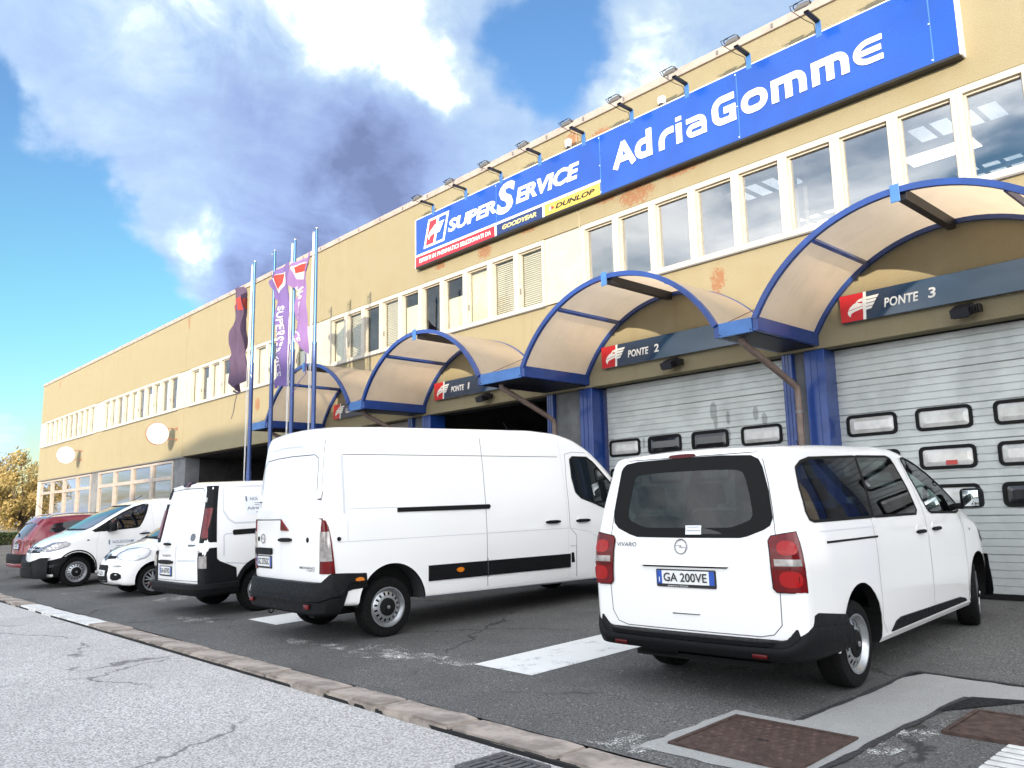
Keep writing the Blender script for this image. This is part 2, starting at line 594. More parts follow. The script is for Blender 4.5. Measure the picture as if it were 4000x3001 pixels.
# kerb: a bed and single stones
KERB = put('kerb', MB().box(-60, 12, 3.765, 4.10, -0.3, -0.012), M_DARKGAP)
tag(KERB, kind='structure')
rk = random.Random(3)
x = -30.0
while x < 2.0:
    Ls = rk.uniform(0.75, 1.25)
    if -17.35 < x < -14.0:
        Ls = 1.5
    dz, dy, ry = rk.uniform(-0.010, 0.006), rk.uniform(-0.010, 0.010), rk.uniform(-0.008, 0.008)
    bm = bmesh.new()
    bmesh.ops.create_cube(bm, size=1)
    for v in bm.verts:
        v.co = Vector((v.co.x * (Ls - 0.014), v.co.y * 0.315, v.co.z * 0.12))
    bmesh.ops.bevel(bm, geom=list(bm.edges), offset=0.018, segments=2, affect='EDGES')
    bmesh.ops.subdivide_edges(bm, edges=[e for e in bm.edges if abs(e.verts[0].co.x - e.verts[1].co.x) > 0.3], cuts=5)
    for v in bm.verts:
        if v.co.z > 0:
            v.co.z += rk.uniform(-0.005, 0.003)
            v.co.y += rk.uniform(-0.006, 0.006)
    mb = MB().frombm(bm)
    white = -17.4 < x + Ls / 2 < -14.0
    o = put('kerb_stone', mb, M_KERBW if white else M_KERB, KERB, smooth=True, angle=45)
    o.location = (x + Ls / 2, 3.93 + dy, -0.045 + dz)
    o.rotation_euler = (rk.uniform(-0.02, 0.02), 0, ry)
    x += Ls


def sheet(name, poly, mat, dz, kind=None, parent=None, jag=0.0, thick=0.0):
    """flat sheet laid on the lot, following its slope"""
    pts = []
    rs = random.Random(len(poly) * 17 + int(abs(poly[0][0]) * 100))
    n = len(poly)
    for i in range(n):
        a, b = Vector(poly[i]), Vector(poly[(i + 1) % n])
        k = max(1, int((b - a).length / 0.12)) if jag else 1
        for j in range(k):
            p = a.lerp(b, j / k)
            if j and jag:
                p = p + Vector((rs.uniform(-jag, jag), rs.uniform(-jag, jag)))
            pts.append((p.x, p.y))
    mb = MB().add([(x_, y_, gz(y_) + dz) for x_, y_ in pts], [tuple(range(len(pts)))])
    o = put(name, mb, mat, parent, recalc=False)
    if o.data.polygons[0].normal.z < 0:
        o.data.flip_normals()
    if kind:
        tag(o, kind=kind)
    return o


# concrete trench fill round the manhole covers
sheet('concrete_patch', [(-3.52, 4.28), (-3.49, 5.38), (-3.02, 5.36), (-2.96, 7.22), (-0.9, 7.05), (-0.9, 6.5), (-1.95, 6.76), (-2.36, 6.64), (-2.44, 5.4), (-2.46, 4.30)], M_CONC, 0.004, 'structure', jag=0.018)
M_TAR = pbr('tar_seam', (0.035, 0.035, 0.037), 0.8, var=0.4, vscale=30)
for pth in ([(-3.02, 5.40), (-2.97, 6.3), (-2.97, 7.24), (-2.0, 7.18)], [(-2.45, 4.5), (-2.42, 5.45), (-2.36, 6.64), (-1.95, 6.77)]):
    poly = []
    for k, off in ((1, 0.035), (-1, 0.0)):
        seg = []
        for i, p in enumerate(pth):
            seg.append((p[0] + (off if k == 1 else -0.01), p[1] + (0.02 if k == 1 else -0.012)))
        poly += seg if k == 1 else seg[::-1]
    sheet('tar_seam', poly, M_TAR, 0.008, 'structure', jag=0.012)
sheet('paint_stripe', [(-6.36, 5.30), (-5.54, 5.29), (-5.54, 7.6), (-6.36, 7.6)], M_PAINT, 0.004, 'structure')
sheet('paint_stripe', [(-11.62, 5.42), (-10.70, 5.40), (-10.68, 7.6), (-11.58, 7.6)], M_PAINT, 0.004, 'structure')
sheet('paint_stripe', [(-15.9, 5.5), (-15.3, 5.5), (-15.3, 7.6), (-15.9, 7.6)], M_PAINT2, 0.004, 'structure')
sheet('rubbed_paint', [(-8.3, 5.45), (-7.9, 4.75), (-7.1, 5.02), (-6.3, 5.20), (-6.4, 5.38), (-7.4, 5.36)], M_PAINT2, 0.005, 'structure', jag=0.04)
sheet('rubbed_paint', [(-9.6, 5.0), (-9.2, 4.8), (-8.2, 4.95), (-8.4, 5.12)], M_PAINT2, 0.005, 'structure', jag=0.04)
sheet('rubbed_paint', [(-3.85, 4.14), (-3.75, 4.52), (-3.5, 4.42), (-3.3, 4.2), (-3.2, 4.13)], M_PAINT2, 0.010, 'structure', jag=0.03)
sheet('rubbed_paint', [(-2.44, 4.9), (-2.40, 5.9), (-2.15, 6.05), (-2.22, 5.3), (-2.3, 4.9)], M_PAINT2, 0.005, 'structure', jag=0.03)
sheet('rubbed_paint', [(-13.2, 4.9), (-12.4, 4.75), (-11.8, 5.0), (-12.6, 5.2)], M_PAINT2, 0.005, 'structure', jag=0.04)
sheet('rubbed_paint', [(-19.3, 4.85), (-19.1, 4.85), (-18.6, 5.6), (-18.8, 5.6)], M_PAINT2, 0.005, 'structure', jag=0.02)
for i in range(6):   # ribbed raised marking that enters the picture at the corner
    y0 = 5.14 + i * 0.095
    mb = MB().cbox(-1.80, -1.10, y0, y0 + 0.07, gz(y0) - 0.004, gz(y0) + 0.010, 0.006)
    if i == 0:
        RIB = put('raised_marking', mb, M_KERBW)
        tag(RIB, kind='structure')
    else:
        put('rib', mb, M_KERBW, RIB)


def manhole(x0, x1, y0, y1, dz, label, studs):
    z = gz((y0 + y1) / 2)
    t = thing('manhole_cover', label, 'manhole cover', ((x0 + x1) / 2, y0, z), 'rusty square manhole covers in the lot')
    def lift(mb):
        mb.v = [(a, b, c + gz(b)) for a, b, c in mb.v]
        return mb
    fr = MB()
    ring_prism(fr, [(x0, y0), (x1, y0), (x1, y1), (x0, y1)], [(x0 + .03, y0 + .03), (x1 - .03, y0 + .03), (x1 - .03, y1 - .03), (x0 + .03, y1 - .03)], lambda a, b, d: (a, b, d), 0.0, dz + 0.006)
    put('frame', lift(fr), M_IRON, t)
    pl = MB().box(x0 + .037, x1 - .037, y0 + .037, y1 - .037, -0.02, dz)
    plate = put('plate', lift(pl), M_IRON, t)
    mb = MB()
    nx, ny = studs
    for i in range(nx):
        for j in range(ny):
            cx = x0 + .09 + (x1 - x0 - .18) * (i + (0.5 if j % 2 else 0.0)) / nx
            cy = y0 + .09 + (y1 - y0 - .18) * j / max(1, ny - 1)
            mb.lathe([(0.022, dz), (0.017, dz + 0.006), (0.0, dz + 0.006)], (cx, cy, 0), (0, 0, 1), 8)
    s_ = put('stud_pattern', lift(mb), M_IRON, plate)
    s_['kind'] = 'stuff'
    mb = MB().box((x0 + x1) / 2 - .04, (x0 + x1) / 2 + .04, (y0 + y1) / 2 - .012, (y0 + y1) / 2 + .012, dz, dz + 0.004)
    put('lifting_slot', lift(mb), M_DARKGAP, t)
    return t


manhole(-3.40, -2.52, 4.44, 5.24, 0.012, 'rusty square manhole cover with studs set in pale concrete near the kerb', (11, 10))
manhole(-2.18, -1.35, 5.66, 6.29, 0.018, 'smooth rusty manhole cover cut by the right edge of the picture', (2, 2))

t = thing('drain_grate', 'grey slotted iron drain grate in the road beside the kerb', 'drain grate', (-3.95, 3.5, -0.03))
mb = MB()
ring_prism(mb, [(-4.16, 3.30), (-3.72, 3.30), (-3.72, 3.70), (-4.16, 3.70)], [(-4.12, 3.34), (-3.76, 3.34), (-3.76, 3.66), (-4.12, 3.66)], lambda a, b, d: (a, b, d), -0.05, -0.018)
put('frame', mb, M_GRATE, t)
put('pit', MB().box(-4.12, -3.76, 3.34, 3.66, -0.20, -0.032), M_DARKGAP, t)
for row in range(2):
    for i in range(6):
        xa = -4.12 + 0.06 * i
        put('grate_bar', MB().box(xa, xa + 0.036, 3.345 + row * 0.165, 3.49 + row * 0.165, -0.05, -0.021), M_GRATE, t)
put('cross_bar', MB().box(-4.12, -3.76, 3.487, 3.513, -0.05, -0.019), M_GRATE, t)

# ------------------------------------------------------------------ the long service building
YW, YD = 11.30, 11.65        # face of the wall and of the garage doors
XL, XR = -50.95, 6.0


WALL_COL = (0.262, 0.228, 0.146)


def wall_material():
    m = bpy.data.materials.new('ochre_render')
    m.use_nodes = True
    t = NT(m.node_tree)
    b = m.node_tree.nodes['Principled BSDF']
    tc = t.new('ShaderNodeTexCoord').outputs['Object']
    fine = t.noise(tc, 70, 4, 0.7)
    mid = t.noise(tc, 2.0, 5, 0.6)
    strv = t.vmath('MULTIPLY', tc, (1.0, 1.0, 0.09))
    streak = t.noise(strv, 3.0, 5, 0.65)
    base = WALL_COL
    c = t.mix(t.ramp(fine, 0.36, 0.64), tuple(x * 0.87 for x in base), tuple(min(1, x * 1.10) for x in base))
    c = t.mix(t.math('MULTIPLY', t.ramp(mid, 0.42, 0.72), 0.35), c, tuple(x * y for x, y in zip(base, (0.93, 0.86, 0.74))))
    c = t.mix(t.math('MULTIPLY', t.ramp(streak, 0.52, 0.74), 0.55), c, tuple(x * y for x, y in zip(base, (1.10, 1.08, 1.10))))
    # flaked and rusty patches where the wall is stained below the sign fixings
    spots = [(-8.77, 7.22, .55, .26), (-7.75, 7.34, .6, .12), (-3.9, 7.40, .4, .07), (-9.5, 7.34, .35, .10), (-7.17, 5.22, .17, .30), (-13.0, 7.22, .30, .20), (-14.6, 7.27, .25, .10),
             (-11.6, 7.34, .35, .10), (-24.0, 5.05, .22, .30), (-10.3, 8.82, .25, .22), (-9.55, 8.66, .35, .16), (-47.5, 8.78, .12, .35), (-29.9, 8.8, .1, .4), (-5.8, 7.38, .5, .06)]
    sx = t.new('ShaderNodeSeparateXYZ')
    t.put(sx.inputs[0], tc)
    tot = None
    for x_, z_, rx, rz in spots:
        dx = t.math('DIVIDE', t.math('SUBTRACT', sx.outputs[0], x_), rx)
        dz = t.math('DIVIDE', t.math('SUBTRACT', sx.outputs[2], z_), rz)
        d = t.math('ADD', t.math('MULTIPLY', dx, dx), t.math('MULTIPLY', dz, dz))
        k = t.ramp(d, 0.0, 1.5, 1.0, 0.0)
        tot = k if tot is None else t.math('MAXIMUM', tot, k)
    sp = t.noise(tc, 22, 6, 0.75)
    k = t.ramp(t.math('ADD', t.math('MULTIPLY', tot, 0.30), sp), 0.69, 0.76)
    st2 = t.noise(t.vmath('MULTIPLY', tc, (1.6, 1.0, 0.05)), 2.2, 5, 0.6)
    c = t.mix(t.math('MULTIPLY', t.ramp(st2, 0.56, 0.74), 0.28), c, tuple(x * y for x, y in zip(base, (0.80, 0.70, 0.58))))
    c = t.mix(t.math('MULTIPLY', k, 0.8), c, (0.24, 0.10, 0.05))
    t.put(b.inputs['Base Color'], c)
    b.inputs['Roughness'].default_value = 0.92
    b.inputs['Specular IOR Level'].default_value = 0.2
    bn = t.new('ShaderNodeBump')
    bn.inputs['Strength'].default_value = 0.7
    bn.inputs['Distance'].default_value = 0.012
    t.put(bn.inputs['Height'], fine)
    t.put(b.inputs['Normal'], bn.outputs[0])
    return m


WALL_COL = (0.262, 0.228, 0.146)
M_WALL = wall_material()
M_FRAME = pbr('window_frame_cream', (0.50, 0.46, 0.38), 0.45, var=0.12, vscale=8)
M_PANEL = pbr('blank_panel_cream', (0.46, 0.42, 0.33), 0.6, var=0.12, vscale=3)
M_FLASH = pbr('flashing_zinc', (0.44, 0.37, 0.32), 0.5, metal=0.3, var=0.2, vscale=4)
M_CLIP = pbr('flashing_clip', (0.20, 0.19, 0.19), 0.5, metal=0.5)
M_BLUE = pbr('blue_paint', (0.010, 0.045, 0.22), 0.35, var=0.2, vscale=5, coat=0.3)
M_BLUE_L = pbr('blue_paint_pale', (0.045, 0.15, 0.40), 0.4, var=0.2, vscale=5, coat=0.2)
M_DOOR = pbr('door_panel_grey', (0.50, 0.52, 0.50), 0.42, metal=0.25, var=0.18, vscale=2.2, bump=0.12, bscale=140)
M_RUBBER = pbr('black_rubber', (0.004, 0.004, 0.004), 0.7, spec=0.25)
M_CONCW = pbr('grey_pier', (0.16, 0.165, 0.17), 0.85, var=0.3, vscale=2)
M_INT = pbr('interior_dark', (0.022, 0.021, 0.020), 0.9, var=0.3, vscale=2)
M_INTGREY = pbr('interior_grey', (0.30, 0.28, 0.26), 0.9, var=0.2, vscale=1)
M_BLIND = pbr('blind_cream', (0.60, 0.54, 0.42), 0.8, var=0.1, vscale=2)
M_ALU = pbr('anodised_frame', (0.50, 0.42, 0.35), 0.4, metal=0.4, var=0.2, vscale=6)
M_PANE = glass('window_glass', (0.96, 0.98, 0.97), 1.2, 0.98)
M_PANE_H = glass('hall_window_glass', (0.80, 0.80, 0.78), 6.0, 0.9)
M_PANE_D = glass('window_glass_dark', (0.30, 0.34, 0.34), 2.6, 0.6)
M_PIPE = pbr('downpipe_brown', (0.20, 0.145, 0.12), 0.55, var=0.25, vscale=9)

BLD = thing('service_building', 'long two storey ochre service building with window bands and garage bays', 'building', (-22, YW, 0.2))


def face(a, b, d):
    return (a, YW - d, b)


def bpart(name, mb, mat, parent=BLD, **kw):
    return put(name, mb, mat, parent, **kw)


JOINTS = [XL, -40.1, -30.1, -20.2, -10.2, -0.4, XR]
for i in range(len(JOINTS) - 1):
    a, b = JOINTS[i] + 0.012, JOINTS[i + 1] - 0.012
    bpart('parapet_panel', MB().cbox(a, b, YW, YW + 0.25, 6.99, 9.05, 0.012), M_WALL)
    bpart('spandrel_panel', MB().cbox(a, b, YW, YW + 0.25, 3.80, 5.58, 0.012), M_WALL)
    bpart('joint_filler', MB().box(b - 0.01, b + 0.034, YW + 0.02, YW + 0.24, 3.80, 9.04), M_PANEL)
# roof edge
fl = bpart('roof_flashing', MB().cbox(XL - 0.03, XR, YW - 0.035, YW + 0.5, 9.055, 9.20, 0.01), M_FLASH)
x = XL + 0.2
while x < XR:
    bpart('flashing_clip', MB().box(x - 0.02, x + 0.02, YW - 0.045, YW - 0.036, 9.09, 9.16), M_CLIP, fl)
    x += 1.02
bpart('side_wall', MB().box(XL, XL + 0.25, YW + 0.26, 32, 0, 9.05), M_WALL)
# roof with skylight slots over the hall, ceiling beams below
SKY = [(-9.2, -7.6), (-5.4, -3.8), (-1.6, 0.0)]
rows = [(XL, -9.2)] + [(-7.6, -5.4), (-3.8, -1.6), (0.0, XR)]
M_CEIL = pbr('hall_ceiling', (0.34, 0.31, 0.28), 0.9, var=0.15, vscale=1)
for a, b in rows:
    bpart('roof_slab', MB().box(a, b, YW + 0.26, 32, 8.2, 8.6), M_CEIL)
trl = bpy.data.materials.new('skylight_sheet')
trl.use_nodes = True
tn = trl.node_tree
tb = tn.nodes['Principled BSDF']
tb.inputs['Base Color'].default_value = (0.85, 0.86, 0.84, 1)
tb.inputs['Transmission Weight'].default_value = 0.0
tl_ = tn.nodes.new('ShaderNodeBsdfTranslucent')
tl_.inputs[0].default_value = (0.9, 0.92, 0.9, 1)
tn.links.new(tl_.outputs[0], tn.nodes['Material Output'].inputs[0])
for a, b in SKY:
    bpart('roof_strip', MB().box(a, b, YW + 0.26, YW + 2.0, 8.2, 8.6).box(a, b, YW + 12.0, 32, 8.2, 8.6), M_CEIL)
    bpart('skylight', MB().add([(a, YW + 2.0, 8.4), (b, YW + 2.0, 8.4), (b, YW + 12.0, 8.4), (a, YW + 12.0, 8.4)], [(0, 1, 2, 3)]), trl)
    for k in range(7):
        y = YW + 2.0 + k * 1.6
        bpart('glazing_bar', MB().box(a, b, y - 0.03, y + 0.03, 8.28, 8.36), M_INT)
    for k in range(1, 4):
        xx = a + (b - a) * k / 4
        bpart('glazing_bar', MB().box(xx - 0.025, xx + 0.025, YW + 2.0, YW + 12, 8.28, 8.35), M_INT)
for y in (13.0, 15.6, 18.2, 21.0):
    bpart('ceiling_beam', MB().box(-10.0, XR, y - 0.15, y + 0.15, 7.55, 8.19), M_INTGREY)
bpart('hall_back_wall', MB().box(-20.2, XR, 24, 24.2, 0.2, 8.2), M_INTGREY)
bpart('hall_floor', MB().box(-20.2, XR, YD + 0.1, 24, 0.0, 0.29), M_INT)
bpart('hall_partition', MB().box(-10.35, -10.2, YW + 0.3, 24, 0.3, 8.2), M_INTGREY)
bpart('hall_partition', MB().box(-20.3, -20.15, YW + 0.3, 24, 0.3, 8.2), M_INTGREY)
M_LAMP = bpy.data.materials.new('hall_lamp_light')
M_LAMP.use_nodes = True
lb = M_LAMP.node_tree.nodes['Principled BSDF']
lb.inputs['Emission Color'].default_value = (1, 0.97, 0.9, 1)
lb.inputs['Emission Strength'].default_value = 1.2
hl = bpart('hall_lamp', MB().cbox(-5.2, -3.9, 13.9, 14.6, 7.40, 7.54, 0.03), M_INTGREY)
bpart('lamp_diffuser', MB().box(-5.1, -4.0, 14.0, 14.5, 7.385, 7.395), M_LAMP, hl)
for xx in (-6.15, -6.0, -5.55):
    bpart('hall_pipe', MB().tube([(xx, 12.2 + (xx + 6) * .2, 5.3), (xx, 12.2 + (xx + 6) * .2, 8.1)], 0.035, 8), M_FRAME)
for xx in (-9.95, -9.8, -9.62):
    bpart('hall_pipe', MB().tube([(xx, 12.0, 5.3), (xx, 12.0, 6.7)], 0.03, 8), M_FRAME)

# first-floor window bands
rb = random.Random(11)


def win_band(x0, x1, n, kind):
    pw = (x1 - x0) / n
    for i in range(n):
        a, b = x0 + i * pw, x0 + (i + 1) * pw
        mb = MB()
        ring_prism(mb, [(a + .002, 5.602), (b - .002, 5.602), (b - .002, 6.975), (a + .002, 6.975)],
                   [(a + .075, 5.68), (b - .075, 5.68), (b - .075, 6.885), (a + .075, 6.885)], face, -0.10, 0.02)
        fr = bpart('window_frame', mb, M_FRAME)
        bpart('window_sash', ring_prism(MB(), [(a + .077, 5.682), (b - .077, 5.682), (b - .077, 6.883), (a + .077, 6.883)],
                                         [(a + .10, 5.71), (b - .10, 5.71), (b - .10, 6.855), (a + .10, 6.855)], face, -0.10, -0.035), M_FRAME, fr)
        bpart('pane', MB().box(a + .10, b - .10, YW + 0.075, YW + 0.081, 5.71, 6.855), M_PANE if kind == 'blind' else M_PANE_H, fr)
        if kind == 'blind':
            h = rb.random()
            top = 6.87 if h < 0.72 else rb.uniform(6.3, 6.75)
            left = a + .06 if rb.random() < 0.75 else a + rb.uniform(0.15, 0.35)
            if h > 0.93:
                continue
            if i in (1, 2, 3, 8, 9) and x0 > -21:       # slatted blinds
                mb = MB()
                z = 5.72
                while z < 6.84:
                    mb.box(a + .09, b - .09, YW + 0.13, YW + 0.158, z, z + 0.026)
                    z += 0.045
                s_ = bpart('slat_blind', mb, M_BLIND, fr)
                s_['kind'] = 'stuff'
                bpart('blind_backing', MB().box(a + .07, b - .07, YW + 0.18, YW + 0.19, 5.70, 6.87), M_INTGREY, fr)
            else:
                bpart('blind', MB().box(left, b - .06, YW + 0.15, YW + 0.165, 5.69, top), M_BLIND, fr)
        if i % 2 and kind == 'blind':
            bpart('sash_handle', MB().cbox(a + .085, a + .105, YW + 0.0, YW + 0.03, 6.0, 6.13, 0.005), M_CLIP, fr)
    bpart('sill_rail', MB().box(x0 + .02, x1 - .02, YW - 0.05, YW - 0.03, 5.565, 5.59), M_CLIP)
    for i in range(n + 1):
        bpart('sill_bracket', MB().box(x0 + i * pw - .012 if i else x0 + .02, x0 + i * pw + .012 if i else x0 + .045, YW - 0.03, YW - 0.001, 5.565, 5.585), M_CLIP)


BANDS = [(-49.9, -40.98, 10, 'blind'), (-39.68, -30.7, 10, 'blind'), (-29.52, -20.78, 10, 'blind'), (-19.6, -11.15, 10, 'blind'), (-10.12, -1.66, 10, 'clear'), (-0.2, 5.9, 7, 'clear')]
prev = XL
for x0, x1, n, k in BANDS:
    bpart('blank_panel', MB().cbox(prev + .004, x0 - .004, YW - 0.004, YW + 0.10, 5.602, 6.972, 0.008), M_PANEL)
    win_band(x0, x1, n, k)
    prev = x1
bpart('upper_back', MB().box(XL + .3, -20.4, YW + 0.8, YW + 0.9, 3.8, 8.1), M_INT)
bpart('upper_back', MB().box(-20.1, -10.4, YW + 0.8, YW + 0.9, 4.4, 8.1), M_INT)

# ground floor, far left: shop windows between grey piers
bpart('end_pier', MB().box(XL, -50.42, YW + .02, YW + .4, 0.1, 3.79), M_PANEL)
for a, b in ((-41.2, -40.1), (-30.98, -29.9)):
    bpart('grey_pier', MB().cbox(a, b, YW + 0.06, YW + 0.6, 0.1, 3.79, 0.02), M_CONCW)
for x0, x1 in ((-50.42, -41.2), (-40.1, -30.98)):
    pw = (x1 - x0) / 4
    for i in range(4):
        a, b = x0 + i * pw + .004, x0 + (i + 1) * pw - .004
        mb = MB()
        ring_prism(mb, [(a, 0.9), (b, 0.9), (b, 3.73), (a, 3.73)], [(a + .13, 1.05), (b - .13, 1.05), (b - .13, 3.64), (a + .13, 3.64)], face, -0.16, -0.03)
        mb.box(a + .13, b - .13, YW + 0.04, YW + 0.15, 3.02, 3.16)
        fr = bpart('shop_window_frame', mb, M_ALU)
        bpart('pane', MB().box(a + .13, b - .13, YW + 0.10, YW + 0.106, 3.16, 3.64), M_PANE_D, fr)
        bpart('pane', MB().box(a + .13, b - .13, YW + 0.10, YW + 0.106, 1.05, 3.02), M_PANE_D, fr)
        if i == 0 and x0 > -42:
            bpart('paper_sheet', MB().box(a + .6, b - .3, YW + 0.14, YW + 0.145, 3.2, 3.6), M_BLIND, fr)
    bpart('plinth_wall', MB().box(x0, x1, YW + .05, YW + .3, 0.1, 0.9), M_PANEL)
    bpart('shop_back', MB().box(x0 - .3, x1 + .3, YW + 2.6, YW + 2.7, 0.1, 3.8), M_INT)
    bpart('shop_ceiling', MB().box(x0 - .3, x1 + .3, YW + .2, YW + 2.7, 3.81, 3.9), M_INT)
bpart('lintel_line', MB().box(XL, -29.9, YW - 0.012, YW + .2, 3.76, 3.798), M_CLIP)
# open passage
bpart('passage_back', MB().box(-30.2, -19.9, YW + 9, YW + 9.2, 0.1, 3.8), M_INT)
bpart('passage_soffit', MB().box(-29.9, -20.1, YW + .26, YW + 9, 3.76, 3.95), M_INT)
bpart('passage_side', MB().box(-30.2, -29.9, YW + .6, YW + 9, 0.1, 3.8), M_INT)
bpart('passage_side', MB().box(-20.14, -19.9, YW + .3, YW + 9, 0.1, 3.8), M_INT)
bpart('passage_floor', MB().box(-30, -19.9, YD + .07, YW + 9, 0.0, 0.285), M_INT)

# garage bays: piers with blue posts between the openings
PIERS = [(-20.1, -19.75), (-15.9, -15.2), (-11.2, -10.2), (-6.14, -5.65), (-1.55, -0.9), (5.5, 6.0)]
for a, b in PIERS:
    bpart('pier', MB().box(a + 0.1, b - 0.1, YW + 0.10, YD + 0.3, 0.2, 3.79), M_CONCW)
    for c, d in ((a - .02, a + .15), (b - .15, b + .17)):
        mb = MB().cbox(c, d, YW + 0.005, YD + 0.1, 0.2, 3.795, 0.012)
        for q in (0.3, 0.62):
            xx = c + (d - c) * q
            mb.box(xx - .006, xx + .006, YW - 0.004, YW + 0.006, 0.25, 3.79)
        bpart('blue_post', mb, M_BLUE)
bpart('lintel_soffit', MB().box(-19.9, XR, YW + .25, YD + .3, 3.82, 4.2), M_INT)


def stain_door():
    m = pbr('door_panel_stained', (0.50, 0.52, 0.50), 0.42, metal=0.25, var=0.18, vscale=2.2, bump=0.12, bscale=140)
    t = NT(m.node_tree)
    b = m.node_tree.nodes['Principled BSDF']
    base = b.inputs['Base Color'].links[0].from_socket
    tc = t.new('ShaderNodeTexCoord').outputs['Object']
    sx = t.new('ShaderNodeSeparateXYZ')
    t.put(sx.inputs[0], tc)
    tot = None
    wob = t.math('MULTIPLY', t.math('SUBTRACT', t.noise(tc, 9, 3, 0.6), 0.5), 0.5)
    for x_, z_, rx, rz in [(-7.63, 3.12, .07, .16), (-7.60, 2.95, .04, .14), (-7.36, 2.98, .035, .12), (-6.85, 3.0, .05, .12), (-6.7, 2.9, .05, .10), (-7.38, 2.68, .05, .16), (-9.12, 2.7, .03, .1)]:
        dx = t.math('DIVIDE', t.math('SUBTRACT', sx.outputs[0], x_), rx)
        dz = t.math('DIVIDE', t.math('SUBTRACT', sx.outputs[2], z_), rz)
        d = t.math('ADD', t.math('ADD', t.math('MULTIPLY', dx, dx), t.math('MULTIPLY', dz, dz)), wob)
        k = t.ramp(d, 0.7, 1.2, 1.0, 0.0)
        tot = k if tot is None else t.math('MAXIMUM', tot, k)
    t.put(b.inputs['Base Color'], t.mix(t.math('MULTIPLY', tot, 0.55), base, (0.12, 0.12, 0.12)))
    return m


M_DOOR2 = stain_door()


def garage_door(x0, x1, wx, rows_, mat, skip=()):
    zb, zt = 0.305, 3.80
    door = bpart('garage_door', MB().box(x0, x1, YD + 0.05, YD + 0.075, zb, zt), M_INT)
    n = 7
    hs_ = (zt - zb - 0.06) / n
    for i in range(n):
        z0 = zb + 0.06 + i * hs_
        wins = [(w0, w0 + .72, 2.49 if r == 0 else (1.965 if r == 1 else 1.45)) for r, cols in enumerate(rows_) for c_, w0 in enumerate(wx) if c_ in cols]
        mb = MB()
        # ribbed profile: four shallow ribs with a groove at each
        prof = []
        k = 5
        for j in range(k):
            za, zc = z0 + hs_ * j / k, z0 + hs_ * (j + 1) / k
            prof += [(za + 0.004, 0.0), (za + 0.010, 0.012), (zc - 0.010, 0.012), (zc - 0.004, 0.0)]
        prof[0] = (z0 + 0.001, 0.004)
        mb.grid([[(x0 + 0.004, YD - d, z) for z, d in prof], [(x1 - 0.004, YD - d, z) for z, d in prof]])
        mb.box(x0 + 0.004, x1 - 0.004, YD + 0.003, YD + 0.045, z0 + 0.002, z0 + hs_ - 0.002)
        bpart('door_panel', mb, mat, door)
    bpart('bottom_seal', MB().box(x0, x1, YD - 0.01, YD + 0.05, zb, zb + 0.055), M_RUBBER, door)
    for r, cols in enumerate(rows_):
        z0 = (2.49, 1.965, 1.45)[r]
        for c_, w0 in enumerate(wx):
            if c_ not in cols:
                continue
            fn = lambda a, b, d: (a, YD - d, b)
            mb = MB()
            ring_prism(mb, rrect(w0, w0 + .72, z0, z0 + .315, .075), rrect(w0 + .045, w0 + .675, z0 + .045, z0 + .27, .04), fn, -0.002, 0.03)
            bpart('door_window_frame', mb, M_RUBBER, door)
            pane = MB()
            # bulged acrylic pane
            outer = rrect(w0 + .043, w0 + .677, z0 + .043, z0 + .272, .04)
            inner = [(w0 + .36 + (a - w0 - .36) * .78, z0 + .157 + (b - z0 - .157) * .5) for a, b in outer]
            nn = len(outer)
            pane.add([fn(a, b, 0.014) for a, b in outer] + [fn(a, b, 0.028) for a, b in inner], [(i, (i + 1) % nn, nn + (i + 1) % nn, nn + i) for i in range(nn)] + [tuple(range(nn, 2 * nn))])
            dark = (r, c_) in skip
            bpart('door_window_pane', pane, M_ACRYL_D if dark else M_ACRYL, door)
    return door


M_ACRYL = pbr('acrylic_pane', (0.55, 0.54, 0.51), 0.06, spec=0.8, var=0.35, vscale=3, coat=1.0)
M_ACRYL_D = pbr('acrylic_pane_dark', (0.015, 0.015, 0.017), 0.06, spec=0.6, coat=0.3)
d2 = garage_door(-9.95, -6.05, (-10.0 + .08, -9.04 + .02, -8.09, -7.13), ((0, 1, 2, 3), (0, 1, 2, 3), ()), M_DOOR2, skip=((0, 1), (0, 2)))
d3 = garage_door(-5.55, -1.45, (-5.38, -4.41, -3.44, -2.47), ((0, 1, 2, 3), (0, 1, 2, 3), (0, 1, 2, 3)), M_DOOR, skip=((2, 2), (2, 0)))
bpart('fire_notice', MB().box(-4.07, -3.93, YD - 0.034, YD - 0.030, 2.02, 2.08), pbr('notice_red', (0.45, 0.05, 0.04), 0.5), d3)
# office bay and open first bay
bpart('office_front', MB().box(-19.7, -15.95, YD, YD + .1, 0.28, 3.80), M_INTGREY)
bpart('office_glazing', MB().box(-19.0, -16.6, YD - .03, YD - .001, 0.4, 3.3), M_PANE_D)
bpart('bay_rear_wall', MB().box(-15.3, -11.0, 20, 20.2, 0.3, 4.4), M_INT)
# wall lamp boxes under the lane signs

